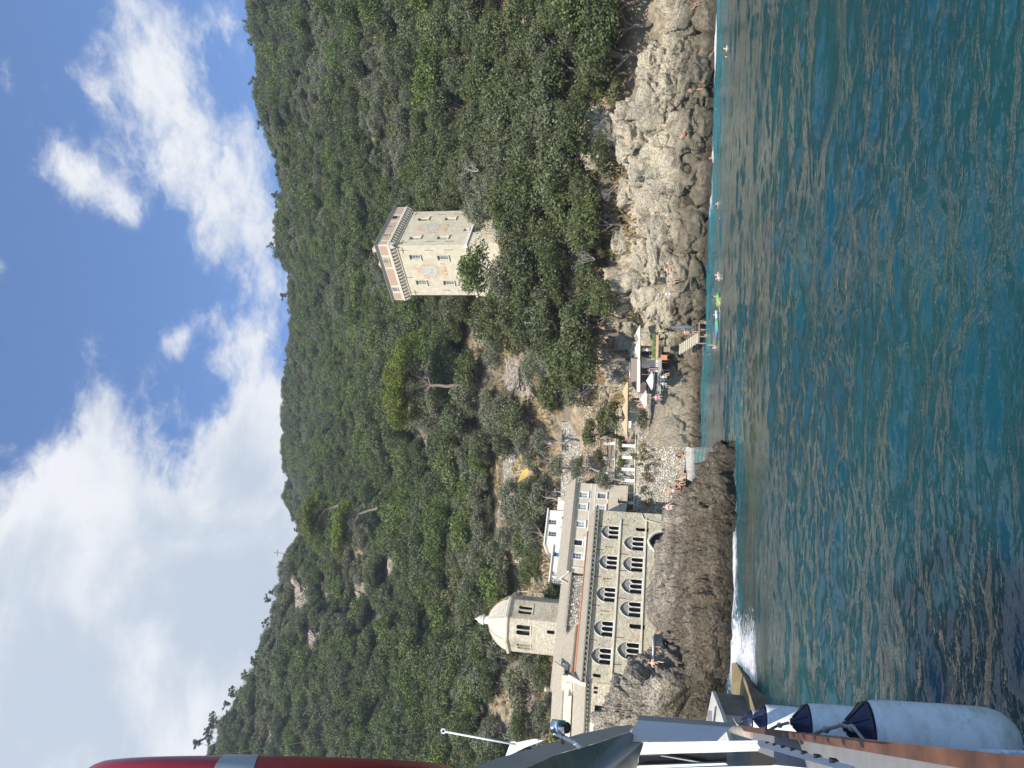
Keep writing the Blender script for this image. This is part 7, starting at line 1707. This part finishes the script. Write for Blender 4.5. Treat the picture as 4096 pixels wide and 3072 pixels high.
# dead grey trees near the shore
def dead_tree(p_, s_, seed, lb_):
    r = np.random.default_rng(seed); m_ = MB()
    def br(a, d_, L_, w_, dep):
        b_ = a + d_ * L_; limb(m_, a, b_, w_, w_ * .55, int(r.integers(9999)), .3, 4)
        if dep:
            for k in range(int(r.integers(2, 4))):
                n_ = d_ + r.normal(size=3) * .55; n_[2] += .15; n_ /= np.linalg.norm(n_); br(b_, n_, L_ * r.uniform(.6, .85), w_ * .55, dep - 1)
    for k in range(3): d_ = np.array([r.normal() * .5, r.normal() * .4 - .2, 1]); d_ /= np.linalg.norm(d_); br(np.array([0, 0, -.3]), d_, 1.0 * s_, .055 * s_, 5)
    o = m_.build('dead_tree', DEAD); o.location = tuple(p_); tag(o, lb_, 'dead tree', 'bare grey dead trees in the shore woods')
for i, (xd_, yd_, D_, s_, lb_) in enumerate([(1285, 150, 86, .8, 'bare grey dead tree above the round-topped boulder'), (1205, 130, 93, 1.0, 'bare dead branches high above the right rocks'), (1195, 300, 93, 1.0, 'dead scrub above the grey slab'), (1330, 400, 85, .8, 'dry grey brushwood at the rocks in the middle'), (1275, 400, 88, .9, 'leaning dead branches over the middle rocks'), (1280, 560, 89, .8, 'dead twigs under the oaks above the rock pile'), (1030, 370, 112, 1.3, 'pale dead branch right of the tower foot')]):
    q_ = at(xd_ * 1.8517, yd_ * 1.8517, D_); dead_tree(q_, s_, 600 + i, lb_)
# dry grass and low scrub over the bare slopes
r_ = np.random.default_rng(9); Ng = 60000; gx = r_.uniform(-60, 70, Ng); gy = r_.uniform(82, 175, Ng); gz_ = ground(gx, gy); pt_ = np.stack([gx, gy, gz_], 1)
k_ = (fbm(pt_, .16, 3, .5, 333) > -.05) & (gz_ > 8) & ~((gx > -24) & (gx < -3) & (gy < 116)) & ~((np.abs(gx - 24) < 11) & (np.abs(gy - 126) < 12)); pt_ = pt_[k_]; n_ = len(pt_)
hh = r_.uniform(.25, .8, n_); an = r_.uniform(0, 6.28, n_); w_ = .14
tuft = []
for j in range(2):
    a2 = an + j * 1.6; dx = np.stack([np.cos(a2), np.sin(a2), a2 * 0], 1) * w_; tp = pt_ + np.stack([r_.normal(0, .22, n_), r_.normal(0, .22, n_), hh], 1); tuft.append(np.stack([pt_ - dx, pt_ + dx, tp], 1).reshape(-1, 3))
V = np.concatenate(tuft); ti = np.repeat(np.tile(r_.random(n_), 2), 3)
o = mesh_obj('dry_grass', V, np.arange(len(V)).reshape(-1, 3), LEAF['dry'], attrs={'tint': ti}); tag(o, 'dry straw-coloured grass tufts on the open slopes', 'grass', kind='stuff')
# undergrowth near the shore rocks and on outcrops: small leafy clumps as ground cover
cl = []; 
for _ in range(9000):
    x_ = r_.uniform(-62, 75); y_ = r_.uniform(84, 150); cl.append((x_, y_))
cl = np.array(cl); zc = ground(cl[:, 0], cl[:, 1]); q = np.stack([cl[:, 0], cl[:, 1], zc], 1); nz = fbm(q, .22, 3, .5, 444)
dv = (q - CP) @ _fw; xq = (2048 - F * ((q - CP) @ _up) / dv) / 1.8517; yq = (3072 - (1536 + F * ((q - CP) @ _rt) / dv)) / 1.8517
kk_ = (nz > .02) & (zc > 9.5) & (xq < np.interp(yq, LIM[0], LIM[1]) + 18) & ~((cl[:, 0] > -25) & (cl[:, 0] < -3) & (cl[:, 1] < 117)) & ~((np.abs(cl[:, 0] - 24) < 10.5) & (np.abs(cl[:, 1] - 126) < 11.5)) & ~((cl[:, 0] < -10) & (cl[:, 1] < 100))
q = q[kk_]; V, Fc, ti = leaf_cloud(q + np.array([0, 0, .1]), r_.uniform(.4, 1.0, len(q)), 26, .13, 71, flat=.7, up=.9)
o = mesh_obj('undergrowth', V, Fc, LEAF['bush'], attrs={'tint': ti}); tag(o, 'low green undergrowth covering the ground between trees and rocks', 'undergrowth', kind='stuff')
# ivy, cycads, oleander flowers
V, Fc, ti = leaf_cloud(np.array([LWF.p(a, .12, z) for a, z in [(5 + .2 * k + .15 * math.sin(k * 2.1), 7.2 + (k * .37) % 3.6) for k in range(34)]]), np.full(34, .38), 40, .07, 81, flat=1.0)
tag(mesh_obj('ivy', V, Fc, m_leaf('ivy_leaves', (.13, .15, .03)), attrs={'tint': ti}), 'yellow-green ivy climbing the pale wall of the left wing', 'climbing plant')
for i, (px, py, D_, lb_) in enumerate(((2492, 2008, 101.5, 'dark green cycad at the corner of the beige house, upper of two'), (2525, 2045, 100.5, 'dark green cycad on the beach wall, lower of two'))):
    p_ = at(px, py, D_); r = thing('cycad', lb_, 'palm', tuple(p_)); m_ = MB(); m_.tube([(0, 0, -.6), (0, 0, .35)], .16, 8); m_.build('trunk', BARK, r); m_ = MB()
    for k in range(30):
        a = k * 2.4; e = .15 + .9 * ((k * .37) % 1); L_ = 1.15; pts = [np.array([math.cos(a) * math.cos(e) * L_ * s_, math.sin(a) * math.cos(e) * L_ * s_, .35 + math.sin(e) * L_ * s_ - .55 * s_ ** 2.2]) for s_ in np.linspace(0, 1, 6)]
        sd_ = np.array([-math.sin(a), math.cos(a), 0]) * .12; m_.add([q_ - sd_ * (1 - j / 6) for j, q_ in enumerate(pts)] + [q_ + sd_ * (1 - j / 6) for j, q_ in enumerate(pts)], [(j, j + 1, j + 7, j + 6) for j in range(5)])
    m_.build('fronds', m_plain('cycad_green', (.05, .085, .022), .5, var=.3), r)
for i, (px, py, D_, c_, lb_) in enumerate(((2512, 1765, 99, (.75, .30, .42), 'pink oleander blossoms above the beach wall'), (2455, 1680, 99, (.75, .08, .10), 'red geranium flowers beside the left sunshade'), (2545, 1720, 97, (.70, .55, .50), 'pale pink flowers below the left sunshade'))):
    c0 = at(px, py, D_); V, Fc, ti = leaf_cloud(c0 + r_.normal(size=(8, 3)) * .3, np.full(8, .22), 14, .06, 91 + i); tag(mesh_obj('flowering_shrub', V, Fc, m_plain('petals_%s' % lb_.split()[0], c_, .7), attrs={'tint': ti}), lb_, 'flowers')
# utility poles and wires
for px0, px1, py, D_, lb_ in ((2096, 2195, 1292, 104, 'thin grey utility pole between the tower trees and the bar'), (2068, 2160, 2367, 112, 'thin grey utility pole between white house and dome tower'), (2215, 2280, 1965, 110, 'short grey pole leaning over the beige house roof')):
    m_ = MB(); a_, b_ = at(px0, py - 2, D_), at(px1, py + (12 if 'leaning' in lb_ else 2), D_); m_.tube([a_, np.array([b_[0], b_[1], b_[2] - .5])], .07, 8); m_.box(a_ + np.array([0, 0, -.2]), (.7, .08, .08)); tag(m_.build('utility_pole', M_STEEL), lb_, 'pole')
m_ = MB(); A_, B_ = at(2098, 1292, 104), at(2118, 1165, 106); m_.tube([A_, (A_ + B_) / 2 + np.array([0, 0, -.4]), B_], .02, 4); tag(m_.build('overhead_wire', M_STEEL), 'thin wire from the utility pole to the tower trees', 'wire')
tp_ = at(2033, 1893, 124); gt = thing('iron_gate', 'white-edged iron fence panel in the dark cave mouth above the tarpaulin', 'fence', tuple(tp_)); m_ = MB()
for k in range(5): m_.tube([at(2010, 1872 + k * 8, 124), at(2024, 1872 + k * 8, 124)], .03, 4)
for z_ in (2010, 2017, 2024): m_.tube([at(z_, 1872, 124), at(z_, 1904, 124)], .03, 4)
m_.build('bars', M_STEEL, gt); child_fix(gt)

# plants hanging over the beach wall
for i, (px, py, lf, r0, lb_) in enumerate(((2572, 1800, 'dry', .55, 'brown dried plants hanging over the beach wall, right'), (2592, 1905, 'dry', .6, 'brown dried plants hanging over the middle of the beach wall'), (2585, 2010, 'dry', .65, 'brown dried plants on the beach wall below the cycads'), (2600, 1825, 'bush', .4, 'green tuft on the beach wall, right'), (2567, 1862, 'bush', .4, 'green tuft on the beach wall, middle'), (2580, 1985, 'bush', .35, 'green tuft on the beach wall beside the dried plants'))):
    a_ = wall_x(py, px, 103.0); c0 = Wy(a_, 102.65); zz = at(px, py, c0[1])[2]; c0[2] = zz
    C_ = c0 + r_.normal(size=(12, 3)) * np.array([.7, .12, .45]); V, Fc, ti = leaf_cloud(C_, np.full(12, r0 * .6), 36, .09, 131 + i, up=-.3); tag(mesh_obj('wall_plant', V, Fc, LEAF[lf], attrs={'tint': ti}), lb_, 'plant')
# ------------------------------------------------------------------ air
mt = bpy.data.materials.new('air'); mt.use_nodes = True; t = NT(mt.node_tree); t.n.clear()
o_ = t.node('ShaderNodeOutputMaterial'); v_ = t.node('ShaderNodeVolumePrincipled', {'Color': (.80, .88, 1.0, 1), 'Density': .00028, 'Anisotropy': .3}); t.l.new(v_.outputs[0], o_.inputs['Volume'])
mb = MB(); mb.box((0, 240, 145), (1300, 620, 310)); hz = mb.build('haze', mt); tag(hz, 'thin bluish sea haze', 'haze', kind='stuff')
